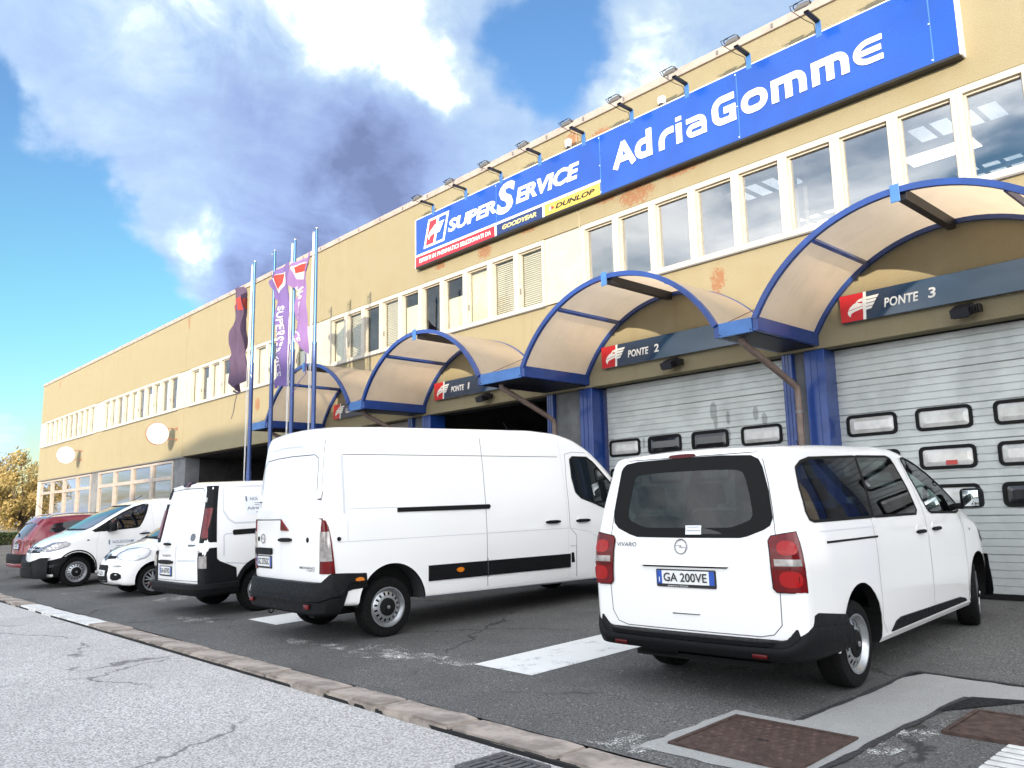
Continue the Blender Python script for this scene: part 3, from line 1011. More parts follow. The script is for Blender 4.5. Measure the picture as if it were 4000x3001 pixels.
# ------------------------------------------------------------------ barrel canopies and their gutters
def opal(name, colr, mixv=0.45):
    m = bpy.data.materials.new(name)
    m.use_nodes = True
    t = NT(m.node_tree)
    b = m.node_tree.nodes['Principled BSDF']
    tc = t.new('ShaderNodeTexCoord').outputs['Object']
    n = t.noise(tc, 2.5, 5, 0.6)
    st = t.noise(t.vmath('MULTIPLY', tc, (1, 6, 1)), 3.0, 3, 0.5)
    c = t.mix(t.ramp(n, 0.4, 0.7, 0.0, 0.35), colr, tuple(x * 0.8 for x in colr))
    c = t.mix(t.ramp(st, 0.55, 0.75, 0.0, 0.2), c, tuple(x * 0.7 for x in colr))
    t.put(b.inputs['Base Color'], c)
    b.inputs['Roughness'].default_value = 0.35
    tl = t.new('ShaderNodeBsdfTranslucent')
    t.put(tl.inputs[0], c)
    mx = t.new('ShaderNodeMixShader')
    mx.inputs[0].default_value = mixv
    t.t.links.new(b.outputs[0], mx.inputs[1])
    t.t.links.new(tl.outputs[0], mx.inputs[2])
    t.t.links.new(mx.outputs[0], m.node_tree.nodes['Material Output'].inputs[0])
    return m


M_OPAL = opal('opal_sheet', (0.82, 0.66, 0.48), 0.6)
M_STEEL_D = pbr('dark_steel', (0.016, 0.017, 0.024), 0.45, metal=0.3)
M_WIRE = pbr('rusty_wire', (0.22, 0.09, 0.05), 0.7, metal=0.3)
YC = 9.60
ARC_R, ARC_H = 2.243, 1.975
TH = math.asin(ARC_H / ARC_R)


def arcp(xc, half, f, y, dr=0.0):
    """point on the vault at fraction f (-1..1)"""
    s_ = half / ARC_H
    a = f * TH
    return (xc + (ARC_R + dr) * math.sin(a) * s_, y, 4.02 + 1.18 - ARC_R + (ARC_R + dr) * math.cos(a))


def canopy(xa, xb, label):
    xc, half = (xa + xb) / 2, (xb - xa) / 2
    t = thing('canopy', label, 'canopy', (xc, YW, 3.84), 'barrel canopies over the garage bays')
    cuts = [-1, -0.48, 0.02, 0.5, 1]
    for k in range(4):
        rows_ = []
        for i in range(9):
            f = cuts[k] + (cuts[k + 1] - cuts[k]) * i / 8
            rows_.append([arcp(xc, half, f, YC + 0.02 + (YW - YC - 0.05) * j / 4, 0.0) for j in range(5)])
        o = put('roof_sheet', MB().grid(rows_), M_OPAL, t, smooth=True, recalc=False)
    def rib(y0, y1, r0, r1, mat, name):
        n = 32
        vs, fs = [], []
        for i in range(n + 1):
            f = -1 + 2 * i / n
            for y, dr in ((y0, r0), (y1, r0), (y1, r1), (y0, r1)):
                vs.append(arcp(xc, half, f, y, dr))
        for i in range(n):
            for q in range(4):
                fs.append((i * 4 + q, i * 4 + (q + 1) % 4, (i + 1) * 4 + (q + 1) % 4, (i + 1) * 4 + q))
        fs += [(0, 1, 2, 3), (4 * n, 4 * n + 3, 4 * n + 2, 4 * n + 1)]
        put(name, MB().add(vs, fs), mat, t, smooth=True, angle=40)
    rib(YC - 0.03, YC + 0.03, -0.055, 0.02, M_BLUE, 'front_rib')
    rib(YW - 0.075, YW - 0.015, -0.06, 0.01, M_BLUE, 'wall_rib')
    for f, wd, hg, mt in ((-0.48, 0.05, 0.06, M_BLUE), (0.5, 0.05, 0.06, M_BLUE), (0.02, 0.10, 0.13, M_STEEL_D)):
        a, b = Vector(arcp(xc, half, f, YC + 0.035, -0.008 - hg / 2)), Vector(arcp(xc, half, f, YW - 0.08, -0.008 - hg / 2))
        n_ = Vector((math.sin(f * TH), 0, math.cos(f * TH)))
        put('purlin', MB().beam(a, b, wd, hg, n_), mt, t)
    for x0, x1 in ((xa - 0.03, xa + 0.05), (xb - 0.05, xb + 0.03)):
        put('edge_beam', MB().cbox(x0, x1, YC + 0.004, YW - 0.004, 3.845, 4.035, 0.006), M_BLUE, t)
    p = arcp(xc, half, 0.0, YC - 0.034, 0)
    put('front_bracket', MB().cbox(p[0] - 0.055, p[0] + 0.055, YC - 0.05, YC - 0.034, p[2] - 0.17, p[2] + 0.05, 0.004), M_BLUE_L, t)
    return t


canopy(-19.85, -15.78, 'barrel canopy behind the flagpoles, farthest of the four')
canopy(-15.22, -11.25, 'barrel canopy over the open dark bay')
canopy(-10.11, -6.16, 'barrel canopy over the left closed garage door')
canopy(-5.58, -1.63, 'barrel canopy over the right garage door, nearest and largest')


def gutter(x0, x1, label, pipe_x, stay_x):
    t = thing('gutter', label, 'gutter', ((x0 + x1) / 2, YW, 3.83), 'blue box gutters between the canopies')
    mb = MB().box(x0 + .035, x1 - .035, YC + 0.05, YW - 0.01, 3.835, 3.85)
    put('trough', mb, M_STEEL_D, t)
    put('front_panel', MB().cbox(x0 + .034, x1 - .034, YC - 0.012, YC + 0.04, 3.838, 4.035, 0.005), M_BLUE_L, t)
    for q in (x0 + .05, x1 - .05):
        put('rivet', MB().lathe([(0.0, -0.010), (0.011, -0.007), (0.012, 0.0)], (q, YC - 0.012, 3.87), (0, 1, 0), 8), M_STEEL_D, t)
    pm = MB().tube([(pipe_x, 9.86, 3.85), (pipe_x, 9.88, 3.79), (pipe_x + .02, 9.96, 3.74), (pipe_x + .10, 10.95, 3.32), (pipe_x + .13, 11.08, 3.24), (pipe_x + .13, 11.10, 3.12), (pipe_x + .13, 11.10, 0.30)], 0.05, 12)
    put('downpipe', pm, M_PIPE, t, smooth=True, angle=50)
    put('pipe_clip', MB().tube([(pipe_x + .13, 11.10, 2.86), (pipe_x + .13, 11.10, 2.90)], 0.062, 12), M_CLIP, t)
    put('pipe_clip', MB().tube([(pipe_x + .13, 11.10, 1.46), (pipe_x + .13, 11.10, 1.50)], 0.062, 12), M_CLIP, t)
    if stay_x is not None:
        put('stay_wire', MB().tube([(stay_x[0], YC + 0.03, 4.04), ((stay_x[0] + stay_x[1]) / 2, (YC + YW) / 2, 4.46), (stay_x[1], YW - 0.03, 4.92)], 0.006, 6), M_WIRE, t)
        put('stay_wire', MB().tube([(stay_x[0] + .25, YC + 0.6, 4.04), (stay_x[1], YW - 0.03, 4.90)], 0.005, 6), M_WIRE, t)
        put('stay_plate', MB().cbox(stay_x[1] - .03, stay_x[1] + .03, YW - 0.03, YW - 0.001, 4.86, 5.02, 0.005), M_BLUE_L, t)
    return t


gutter(-20.74, -19.85, 'blue box gutter at the free end of the farthest canopy', -20.25, (-20.3, -19.6))
gutter(-15.78, -15.22, 'blue box gutter between the canopy behind the flags and the open bay', -15.6, (-15.5, -15.0))
gutter(-11.25, -10.11, 'wide blue box gutter left of the stained garage door', -10.95, (-10.95, -10.0))
gutter(-6.16, -5.58, 'blue box gutter between the two closed garage doors', -5.95, (-6.0, -5.25))

# ------------------------------------------------------------------ lane signs
M_NAVY = pbr('sign_navy', (0.006, 0.034, 0.085), 0.12, var=0.15, vscale=2, coat=0.8)
M_RED = pbr('sign_red', (0.52, 0.010, 0.022), 0.2, coat=0.5)
M_WHITE = pbr('sign_white', (0.82, 0.82, 0.80), 0.4)
M_SBLUE = pbr('sign_blue', (0.006, 0.062, 0.36), 0.28, var=0.18, vscale=1.2, coat=0.4)
M_GOLD = pbr('sign_gold', (0.50, 0.36, 0.07), 0.4)
M_BLACK = pbr('sign_black', (0.012, 0.012, 0.012), 0.45)


def eagle(mb, ox, oz, s, fn, th):
    """stylised bird head with barred wing; unit height 0.4"""
    P = lambda pts: [(ox + a * s, oz + b * s) for a, b in pts]
    for i, (tip, zt) in enumerate(((.575, .318), (.54, .268), (.51, .218), (.478, .170))):
        mb.prism(P([(.335, zt - .040), (tip - .024, zt - .030), (tip, zt + .008), (.335, zt)]), fn, 0, th)
    mb.prism(P([(.30, .245), (.25, .262), (.20, .245), (.15, .205), (.122, .165), (.34, .205), (.34, .235)]), fn, 0, th)
    mb.prism(P([(.118, .155), (.112, .12), (.125, .09), (.150, .065), (.152, .095), (.17, .118), (.21, .135), (.34, .165), (.34, .195)]), fn, 0, th)
    mb.prism(P([(.235, .262), (.285, .300), (.345, .315), (.345, .265), (.30, .268)]), fn, 0, th)
    return mb


def lane_sign(x0, x1, word, label, lampx):
    t = thing('lane_sign', label, 'sign', (x0, YW, 4.08), 'blue lane signs over the garage bays')
    YS = YW - 0.10
    fn = lambda a, b, d: (a, YS - d, b)
    put('board', MB().cbox(x0, x1, YS, YW - 0.001, 4.08, 4.48, 0.006), M_NAVY, t)
    put('red_field', MB().prism([(x0 + .004, 4.086), (x0 + .318, 4.086), (x0 + .345, 4.474), (x0 + .004, 4.474)], fn, 0.001, 0.004), M_RED, t)
    put('white_bar', MB().prism([(x0 + .320, 4.084), (x0 + .360, 4.084), (x0 + .386, 4.476), (x0 + .347, 4.476)], fn, 0.001, 0.006), M_WHITE, t)
    put('emblem', eagle(MB(), x0, 4.085, 0.98, lambda a, b, d: (a, YS - 0.007 - d, b), 0.004), M_WHITE, t)
    wds = word.split(' ')
    wl = 0.46 if len(wds) > 1 else 0.62
    put('lettering', text_mb(wds[0], x0 + .62, x0 + .62 + wl, 4.20, 4.33, fn, 0.005, 0.022, 0.16, 1.05), M_WHITE, t)
    if len(wds) > 1:
        put('numeral', text_mb(wds[1], x0 + 1.20, x0 + 1.30 - (0.03 if wds[1] == '1' else 0), 4.205, 4.345, fn, 0.005, 0.022, 0.10), M_WHITE, t)
    if lampx:
        l = thing('floodlight', 'small black wall floodlight under the ' + lampx[1], 'floodlight', (lampx[0], YW, 3.95), 'small floodlights under the lane signs')
        mb = MB()
        mb.prism([(-.02, .0), (-.26, -.09), (-.30, .01), (-.06, .12)], lambda a, b, d: (lampx[0] + d, YW + a, 3.93 + b), -0.11, 0.11)
        put('housing', mb, M_STEEL_D, l)
        put('lens', MB().prism([(-.045, -.010), (-.245, -.087), (-.250, -.098), (-.05, -.021)], lambda a, b, d: (lampx[0] + d, YW + a, 3.93 + b), -0.09, 0.09), M_ACRYL_D, l)
        put('wall_arm', MB().box(lampx[0] - .03, lampx[0] + .03, YW - 0.06, YW - 0.001, 3.95, 4.03), M_STEEL_D, l)
        for k in range(4):
            put('cooling_fin', MB().box(lampx[0] + .115 + .03 * k, lampx[0] + .122 + .03 * k, YW - .2, YW - .06, 3.90, 4.0), M_STEEL_D, l)
    return t


lane_sign(-19.19, -15.5, 'UFFICI', 'blue lane sign with red bird emblem, first word UFFICI, behind the canopy gutter', None)
lane_sign(-14.73, -11.1, 'PONTE 1', 'blue lane sign with red bird emblem above the open dark bay, reading PONTE 1', (-12.95, 'sign above the open dark bay'))
lane_sign(-9.66, -6.05, 'PONTE 2', 'blue lane sign with red bird emblem above the stained garage door, reading PONTE 2', (-8.1, 'sign above the stained garage door'))
lane_sign(-5.13, -1.5, 'PONTE 3', 'blue lane sign with red bird emblem at the right picture edge, reading PONTE 3', (-3.52, 'rightmost lane sign'))

# ------------------------------------------------------------------ the big sign on the parapet
YB = 11.15
SIGN = thing('shop_sign', 'long blue shop sign with white lettering along the parapet', 'sign', (-9.3, YW, 7.38))
fs_ = lambda a, b, d: (a, YB - d, b)
SJ = [-15.36, -12.42, -9.46, -6.50, -3.53, -3.21]
for i in range(5):
    a, b = SJ[i] + 0.004, SJ[i + 1] - 0.004
    put('panel', MB().cbox(a, b, YB, YB + 0.03, 7.385, 8.565, 0.004), M_SBLUE, SIGN)
for x_ in SJ[1:5]:
    put('joint_strip', MB().box(x_ - .009, x_ + .009, YB - 0.006, YB - 0.001, 7.39, 8.56), M_BLUE_L, SIGN)
    for z_ in (7.42, 7.95, 8.5):
        put('rivet', MB().box(x_ - .022, x_ - .004, YB - 0.010, YB - 0.0065, z_, z_ + .016), M_WHITE, SIGN)
fr = MB()
fr.box(-15.385, -3.185, YB + 0.032, YW - 0.002, 8.567, 8.60)
put('top_trim', fr, M_WHITE, SIGN)
put('end_trim', MB().box(-15.387, -15.362, YB - 0.004, YW - 0.002, 7.36, 8.566), M_WHITE, SIGN)
put('end_trim', MB().box(-3.208, -3.183, YB - 0.004, YW - 0.002, 7.36, 8.566), M_WHITE, SIGN)
put('bottom_tray', MB().box(-15.36, -3.21, YB - 0.008, YW - 0.002, 7.345, 7.382), M_BLACK, SIGN)
# left part: emblem, two words, advertising strips
LG = [(-15.04, 7.765), (-14.25, 7.765), (-14.06, 8.435), (-14.84, 8.435)]
cx, cz = -14.547, 8.10
LI = [(cx + (a - cx) * .84, cz + (b - cz) * .84) for a, b in LG]
put('emblem_frame', ring_prism(MB(), LG, LI, fs_, 0.0015, 0.008), M_WHITE, SIGN)
put('emblem_red', MB().prism([LI[0], ((LI[0][0] * .5 + LI[1][0] * .5) - .01, LI[0][1]), ((LI[3][0] * .5 + LI[2][0] * .5) - .01, LI[2][1]), LI[3]], fs_, 0.001, 0.005), M_RED, SIGN)
put('emblem_bar', MB().prism([(-14.665, 7.80), (-14.59, 7.80), (-14.43, 8.40), (-14.505, 8.40)], fs_, 0.0015, 0.009), M_WHITE, SIGN)
put('emblem_bird', eagle(MB(), -14.99, 7.845, 1.30, lambda a, b, d: (a + (b - 8.1) * .12, YB - 0.010 - d, b), 0.004), M_WHITE, SIGN)
put('lettering', text_mb('SUPER', -14.10, -12.43, 7.905, 8.205, fs_, 0.010, 0.035, 0.20, 1.0), M_WHITE, SIGN)
put('lettering', text_mb('S', -12.41, -11.83, 7.80, 8.475, fs_, 0.010, 0.035, 0.18), M_WHITE, SIGN)
put('lettering', text_mb('ERVICE', -11.80, -10.0, 7.895, 8.235, fs_, 0.010, 0.035, 0.20, 1.0), M_WHITE, SIGN)
put('white_line', MB().box(-15.36, -9.47, YB - 0.005, YB - 0.001, 7.625, 7.675), M_WHITE, SIGN)
rs_ = put('red_strip', MB().box(-15.36, -12.49, YB - 0.006, YB - 0.001, 7.388, 7.622), M_RED, SIGN)
put('lettering', text_mb('ESPERTI IN PNEUMATICI SELEZIONATI DA', -15.21, -12.62, 7.455, 7.555, lambda a, b, d: (a, YB - 0.006 - d, b), 0.006, 0.008, 0.12, 1.1), M_WHITE, rs_)
put('white_line', MB().box(-12.488, -12.44, YB - 0.0055, YB - 0.001, 7.386, 7.624), M_WHITE, SIGN)
ns_ = put('navy_strip', MB().box(-12.41, -11.03, YB - 0.006, YB - 0.001, 7.388, 7.622), pbr('strip_navy', (0.012, 0.03, 0.12), 0.3), SIGN)
put('lettering', text_mb('GOODYEAR', -12.24, -11.20, 7.46, 7.56, lambda a, b, d: (a, YB - 0.006 - d, b), 0.006, 0.03, 0.22, 0.95), pbr('letter_gold', (0.62, 0.50, 0.20), 0.4), ns_)
gs_ = put('gold_strip', MB().box(-10.97, -9.49, YB - 0.006, YB - 0.001, 7.388, 7.622), M_GOLD, SIGN)
put('lettering', text_mb('DUNLOP', -10.66, -9.62, 7.455, 7.555, lambda a, b, d: (a, YB - 0.006 - d, b), 0.006, 0.03, 0.25, 1.0), M_BLACK, gs_)
fd = lambda a, b, d: (a, YB - 0.006 - d, b)
put('round_mark', MB().prism(arc_pts(-10.79, 7.505, .045, .045, 0, 342, 19), fd, 0, 0.006), M_WHITE, gs_)
put('arrow_mark', MB().prism([(-10.80, 7.555), (-10.685, 7.505), (-10.80, 7.455), (-10.77, 7.505)], lambda a, b, d: (a, YB - 0.0125 - d, b), 0, 0.003), M_RED, gs_)
put('white_line', MB().box(-11.028, -10.972, YB - 0.0055, YB - 0.001, 7.386, 7.624), M_WHITE, SIGN)


# right part: rounded techno lettering drawn with a constant stroke
def shop_letters():
    W = 0.115
    zb, xh, cap = 7.745, 8.105, 8.24
    fl = lambda a, b, d: (a, YB - 0.002 - d, b)
    def L(paths, name, W=W):
        mb = MB()
        for q, (p, c) in enumerate(paths):
            stroke_mb(mb, p, W, lambda a, b, d, q=q: (a, YB - 0.002 - (d + 0.0012 * q if d > 0 else 0.0006 * q), b), 0.012, c)
        put('lettering', mb, M_WHITE, SIGN)
    h = W / 2
    # A
    L([([(-9.10, zb), (-8.875, cap - .02)], False), ([(-8.905, cap - .02), (-8.66, zb)], False), ([(-8.99, zb + .155), (-8.76, zb + .155)], False)], 'A')
    def bowl(x0, x1, z0, z1, r, n=6):
        return rrect(x0 + h, x1 - h, z0 + h, z1 - h, r, n)
    # d
    L([([(-8.245 - h, cap + .02), (-8.245 - h, zb)], False), ([(-8.245 - h, zb + h)] + arc_pts(-8.44, zb + h + .13, .125, .13, 270, 90, 10) + [(-8.245 - h, zb + .26 + h)], False)], 'd')
    # r
    L([([(-8.09 + h, zb)] + arc_pts(-8.09 + h + .16, xh - h - .16, .16, .16, 180, 90, 8) + [(-7.77, xh - h)], False)], 'r')
    # i
    L([([(-7.66, zb), (-7.66, xh)], False), ([(-7.66, xh + .045), (-7.66, xh + .12)], False)], 'i')
    # a
    g = .044
    L([([(-7.50, xh - g), (-7.26, xh - g)] + arc_pts(-7.26, xh - g - .11, .11, .11, 90, 0, 6) + [(-7.15, zb)], False),
       ([(-7.15, zb + g), (-7.36, zb + g)] + arc_pts(-7.37, zb + g + .075, .085, .075, 270, 90, 8) + [(-7.15, zb + g + .15)], False)], 'a', .088)
    # G
    L([([(-6.56, cap - h)] + arc_pts(-6.79, cap - h - .14, .14, .14, 90, 180, 6) + arc_pts(-6.79, zb + h + .14, .14, .14, 180, 270, 6) + [(-6.60, zb + h), (-6.60, zb + .235), (-6.76, zb + .235)], False)], 'G')
    # o
    L([(rrect(-6.44 + h, -5.97 - h, zb + h, xh - h + .02, .13, 6), True)], 'o')
    # m m
    for x0, x1 in ((-5.90, -5.32), (-5.23, -4.66)):
        xm = (x0 + x1) / 2
        L([([(x0 + h, zb), (x0 + h, xh + .02)], False), ([(x0, xh - h + .02)] + [(x1 - h - .12, xh - h + .02)] + arc_pts(x1 - h - .12, xh - h - .10, .12, .12, 90, 0, 6) + [(x1 - h, zb)], False), ([(xm, zb), (xm, xh)], False)], 'm')
    # e
    g = .042
    L([([(-4.17, xh - g + .02)] + arc_pts(-4.36, (zb + xh + .02) / 2, .19, (xh + .02 - zb) / 2 - g, 90, 270, 14) + [(-4.17, zb + g)], False), ([(-4.52, (zb + xh + .02) / 2), (-4.19, (zb + xh + .02) / 2)], False)], 'e', .084)


shop_letters()

# ------------------------------------------------------------------ lamps standing off the sign
M_LGREY = pbr('lamp_grey', (0.13, 0.125, 0.12), 0.5, metal=0.3)
LAMPX = [-14.67, -13.45, -12.26, -11.07, -9.86, -8.67, -7.46, -6.26, -5.07, -3.87]
ORD = ['leftmost', 'second from the left', 'third from the left', 'fourth from the left', 'fifth from the left', 'sixth from the left', 'seventh from the left', 'eighth from the left', 'ninth from the left', 'rightmost']


def sign_lamp(x_, label):
    t = thing('sign_lamp', label, 'lamp', (x_, YW, 8.58), 'floodlights along the top of the big sign')
    put('bracket', MB().cbox(x_ - .045, x_ + .045, YB - 0.004, YB + 0.006, 8.50, 8.76, 0.003), M_BLUE_L, t)
    put('arm', MB().beam((x_, YB - 0.01, 8.755), (x_, YB - 0.36, 8.765), 0.075, 0.03), M_STEEL_D, t)
    a = R(38)
    def tr(u, v, d):                     # tilted head: u across, v along its face, d through it
        y = -math.cos(a) * v - math.sin(a) * d
        z = math.sin(a) * v * -1 + math.cos(a) * d
        return (x_ + u, YB - 0.44 + y, 8.79 + z)
    hd = MB()
    hd.prism([(-.11, -.08), (.11, -.08), (.11, .08), (-.11, .08)], tr, 0.0, 0.025)
    hd.add([tr(*p) for p in ((-.11, -.08, .025), (.11, -.08, .025), (.11, .08, .025), (-.11, .08, .025), (-.06, -.04, .07), (.06, -.04, .07), (.06, .04, .07), (-.06, .04, .07))],
           [(0, 1, 5, 4), (1, 2, 6, 5), (2, 3, 7, 6), (3, 0, 4, 7), (4, 5, 6, 7)])
    put('head', hd, M_LGREY, t)
    put('lens', MB().prism([(-.097, -.067), (.097, -.067), (.097, .067), (-.097, .067)], tr, -0.004, -0.0005), M_ACRYL_D, t)
    put('yoke', MB().tube([tr(-.125, 0, .012), tr(-.125, .02, .07), tr(-.09, .03, .10), tr(.09, .03, .10), tr(.125, .02, .07), tr(.125, 0, .012)], 0.008, 6), M_STEEL_D, t)
    put('cable', MB().tube([tr(-.05, 0, .085), tr(-.17, .02, .10), tr(-.2, -.05, .03), (x_ - .10, YB - .20, 8.74), (x_ - .05, YB - .03, 8.72), (x_ - .06, YB + .04, 8.60)], 0.006, 5), M_STEEL_D, t)
    return t


for x_, w_ in zip(LAMPX, ORD):
    sign_lamp(x_, 'grey floodlight on a dark arm above the blue sign, ' + w_)
sp = thing('security_light', 'small white sensor light on the wall above the blue sign', 'lamp', (-8.05, YW, 8.62))
put('body', MB().cbox(-8.12, -7.99, YW - .10, YW - .002, 8.66, 8.80, 0.02), M_WHITE, sp)
put('sensor', MB().lathe([(0.0, -.06), (0.03, -.05), (0.035, 0.0)], (-8.06, YW - .08, 8.655), (0, .3, 1), 10), M_BLACK, sp)
sp = thing('alarm_box', 'small white box on the wall above the word SERVICE', 'alarm box', (-10.35, YW, 8.62))
put('body', MB().cbox(-10.42, -10.30, YW - .09, YW - .002, 8.68, 8.84, 0.015), M_WHITE, sp)
put('sensor', MB().lathe([(0.0, -.05), (0.03, -.04), (0.035, 0.0)], (-10.36, YW - .05, 8.675), (0, .3, 1), 10), M_BLACK, sp)

# ------------------------------------------------------------------ round hanging signs on the left
M_SIGNW = pbr('hanging_sign_white', (0.80, 0.79, 0.76), 0.4, var=0.08, vscale=10)
M_RUSTP = pbr('rust_paint', (0.30, 0.10, 0.06), 0.6)
M_FAINT = pbr('faint_print', (0.62, 0.57, 0.50), 0.5)


def hanging(x_, yc, zc, r, gear, label):
    t = thing('hanging_sign', label, 'sign', (x_, YW, zc), 'round white signs on wall brackets')
    fn = lambda a, b, d: (x_ + d, a, b)
    pts = []
    n = 48
    for k in range(n * 2 if gear else n):
        a = 2 * math.pi * k / (n * 2 if gear else n)
        rr = r + (0.014 if (gear and k % 2) else 0.0)
        pts.append((yc + rr * math.cos(a), zc + rr * math.sin(a)))
    rim = MB().prism(pts, fn, -0.03, 0.03)
    put('rim', rim, M_RUSTP, t)
    disc = [(yc + (r - .012) * math.cos(2 * math.pi * k / 40), zc + (r - .012) * math.sin(2 * math.pi * k / 40)) for k in range(40)]
    dsc = put('disc', MB().prism(disc, fn, 0.031, 0.036), M_SIGNW, t)
    if gear:
        put('ring_line', ring_prism(MB(), arc_pts(yc, zc, .24, .24, 0, 352, 44), arc_pts(yc, zc, .225, .225, 0, 352, 44), fn, 0.0365, 0.039), M_FAINT, dsc)
        put('cup_mark', MB().prism([(yc - .10, zc + .06), (yc + .10, zc + .06), (yc + .06, zc - .08), (yc - .06, zc - .08)], fn, 0.0365, 0.039), M_FAINT, dsc)
        for k, ch in enumerate('RESTAURATURA'):
            a = R(200 - 18 * k)
            ca, sa = yc + math.cos(a) * .315, zc + math.sin(a) * .315
            put('letter', text_mb(ch, -.03, .03, -.035, .035, lambda u, v, d, ca=ca, sa=sa, a=a: fn(ca + u * math.sin(a) + v * math.cos(a), sa - u * math.cos(a) + v * math.sin(a), 0.0365 + d), 0.002, 0.01), M_FAINT, dsc)
    for z_ in (zc + r * .55, zc - r * .45):
        put('wall_arm', MB().tube([(x_, YW, z_ + .0), (x_, yc + math.sqrt(max(0.0, r * r - (z_ - zc) ** 2)) - .03, z_)], 0.014, 8), M_RUSTP, t)
        put('wall_plate', MB().box(x_ - .03, x_ + .03, YW - .016, YW - .001, z_ - .05, z_ + .05), M_RUSTP, t)
    return t


hanging(-42.75, 10.59, 4.68, .41, False, 'plain round white hanging sign near the far left corner of the building')
hanging(-30.65, 10.59, 4.66, .405, True, 'round white hanging sign with gear toothed rim left of the flagpoles')

# ------------------------------------------------------------------ flagpoles and flags
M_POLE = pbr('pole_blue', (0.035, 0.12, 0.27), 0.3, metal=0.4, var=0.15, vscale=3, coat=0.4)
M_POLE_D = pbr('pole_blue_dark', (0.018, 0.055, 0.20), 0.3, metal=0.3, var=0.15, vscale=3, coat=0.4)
M_CHROME = pbr('metal_bright', (0.6, 0.6, 0.62), 0.25, metal=1.0)
M_ROPE = pbr('rope_white', (0.72, 0.70, 0.66), 0.8)
YP = 8.55
PX = [-18.53, -17.46, -16.46, -15.48]
for i, x_ in enumerate(PX):
    z0 = gz(YP)
    t = thing('flagpole', ('blue flagpole with a rolled dark flag, leftmost', 'bare blue flagpole without a flag', 'blue flagpole with the long hanging violet flag', 'blue flagpole nearest the big sign, rightmost of the four')[i], 'flagpole', (x_, YP, z0), 'blue flagpoles in front of the building')
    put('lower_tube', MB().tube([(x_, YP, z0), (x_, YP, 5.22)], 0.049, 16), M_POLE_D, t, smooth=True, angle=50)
    put('upper_tube', MB().tube([(x_, YP, 5.15), (x_, YP, 7.79)], [0.036, 0.033], 16), M_POLE, t, smooth=True, angle=50)
    put('collar', MB().tube([(x_, YP, 5.19), (x_, YP, 5.24)], 0.053, 16), M_POLE, t, smooth=True, angle=50)
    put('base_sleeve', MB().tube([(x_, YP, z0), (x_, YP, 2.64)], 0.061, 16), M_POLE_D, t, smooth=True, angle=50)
    put('cap', MB().lathe([(0.0, 0.035), (0.025, 0.03), (0.040, 0.012), (0.040, -0.01), (0.0, -0.01)], (x_, YP, 7.80), (0, 0, 1), 14), M_CHROME, t, smooth=True)
    put('pulley', MB().beam((x_, YP, 7.72), (x_ - .13, YP - .02, 7.745), .03, .03), M_CHROME, t)
    if i != 1:
        put('halyard', MB().tube([(x_ - .12, YP - .02, 7.73), (x_ - .10, YP - .04, 6.9), (x_ - .075, YP - .08, 5.0), (x_ - .07, YP - .085, 1.4)], 0.008, 5), M_ROPE, t)
        put('halyard', MB().tube([(x_ - .06, YP - .02, 7.73), (x_ - .06, YP - .05, 5.0), (x_ - .085, YP - .08, 1.4)], 0.008, 5), M_ROPE, t)
    else:
        put('cleat', MB().box(x_ - .09, x_ - .06, YP - .01, YP + .01, 5.3, 5.34), M_CHROME, t)


def cloth(name, colr):
    m = opal(name, colr, 0.35)
    m.node_tree.nodes['Principled BSDF'].inputs['Roughness'].default_value = 0.8
    return m


M_FLAG1 = cloth('flag_cloth_backlit', (0.10, 0.065, 0.12))  # violet cloth with its backlit darkness put into the colour
M_FLAG2 = cloth('flag_cloth_violet', (0.17, 0.115, 0.32))
M_FLAG3 = cloth('flag_cloth_lilac', (0.27, 0.16, 0.38))
M_FRED = cloth('flag_print_red', (0.45, 0.05, 0.04))
M_FWHITE = cloth('flag_print_white', (0.74, 0.72, 0.70))


def sheet_cells(poly, step):
    """polygon cut into small cells, as 2-D verts and faces"""
    bm = bmesh.new()
    bm.faces.new([bm.verts.new((a, b, 0)) for a, b in poly])
    xs = [p[0] for p in poly]; zs = [p[1] for p in poly]
    for ax, lo, hi in ((0, min(xs), max(xs)), (1, min(zs), max(zs))):
        k = max(1, int(math.ceil((hi - lo) / step)))
        for i in range(1, k):
            c = lo + (hi - lo) * i / k
            co = (c, 0, 0) if ax == 0 else (0, c, 0)
            no = (1, 0, 0) if ax == 0 else (0, 1, 0)
            bmesh.ops.bisect_plane(bm, geom=list(bm.verts) + list(bm.edges) + list(bm.faces), plane_co=co, plane_no=no, dist=1e-6)
    bmesh.ops.triangulate(bm, faces=[f for f in bm.faces if len(f.verts) > 4])
    bm.verts.index_update()
    v = [(q.co.x, q.co.y) for q in bm.verts]
    f = [tuple(q.index for q in p.verts) for p in bm.faces]
    bm.free()
    return v, f


def flag(poly, fold, mat, label, prints, pole_x):
    t = thing('flag', label, 'flag', (pole_x, YP, min(p[1] for p in poly)), 'flags on the blue poles')
    v, f = sheet_cells(poly, 0.05)
    put('cloth', MB().add([(a, fold(a, b), b) for a, b in v], f), mat, t, smooth=True, recalc=False)
    for nm, pv, pf, pm in prints:
        for off in (-0.006, 0.006):
            put(nm, MB().add([(a, fold(a, b) + off, b) for a, b in pv], pf), pm, t, smooth=True, recalc=False)
    return t


def vtext(word, x0, x1, ztop, zbot, bend=lambda z: 0.0):
    vs, fs = text_polys(word, 1.0, 0.02, 0.0, 1.05)
    ax, bx = min(p[0] for p in vs), max(p[0] for p in vs)
    az, bz = min(p[1] for p in vs), max(p[1] for p in vs)
    out = []
    for a, b in vs:
        z = ztop + (a - ax) / (bx - ax) * (zbot - ztop)
        out.append((x0 + (b - az) / (bz - az) * (x1 - x0) + bend(z), z))
    return out, fs


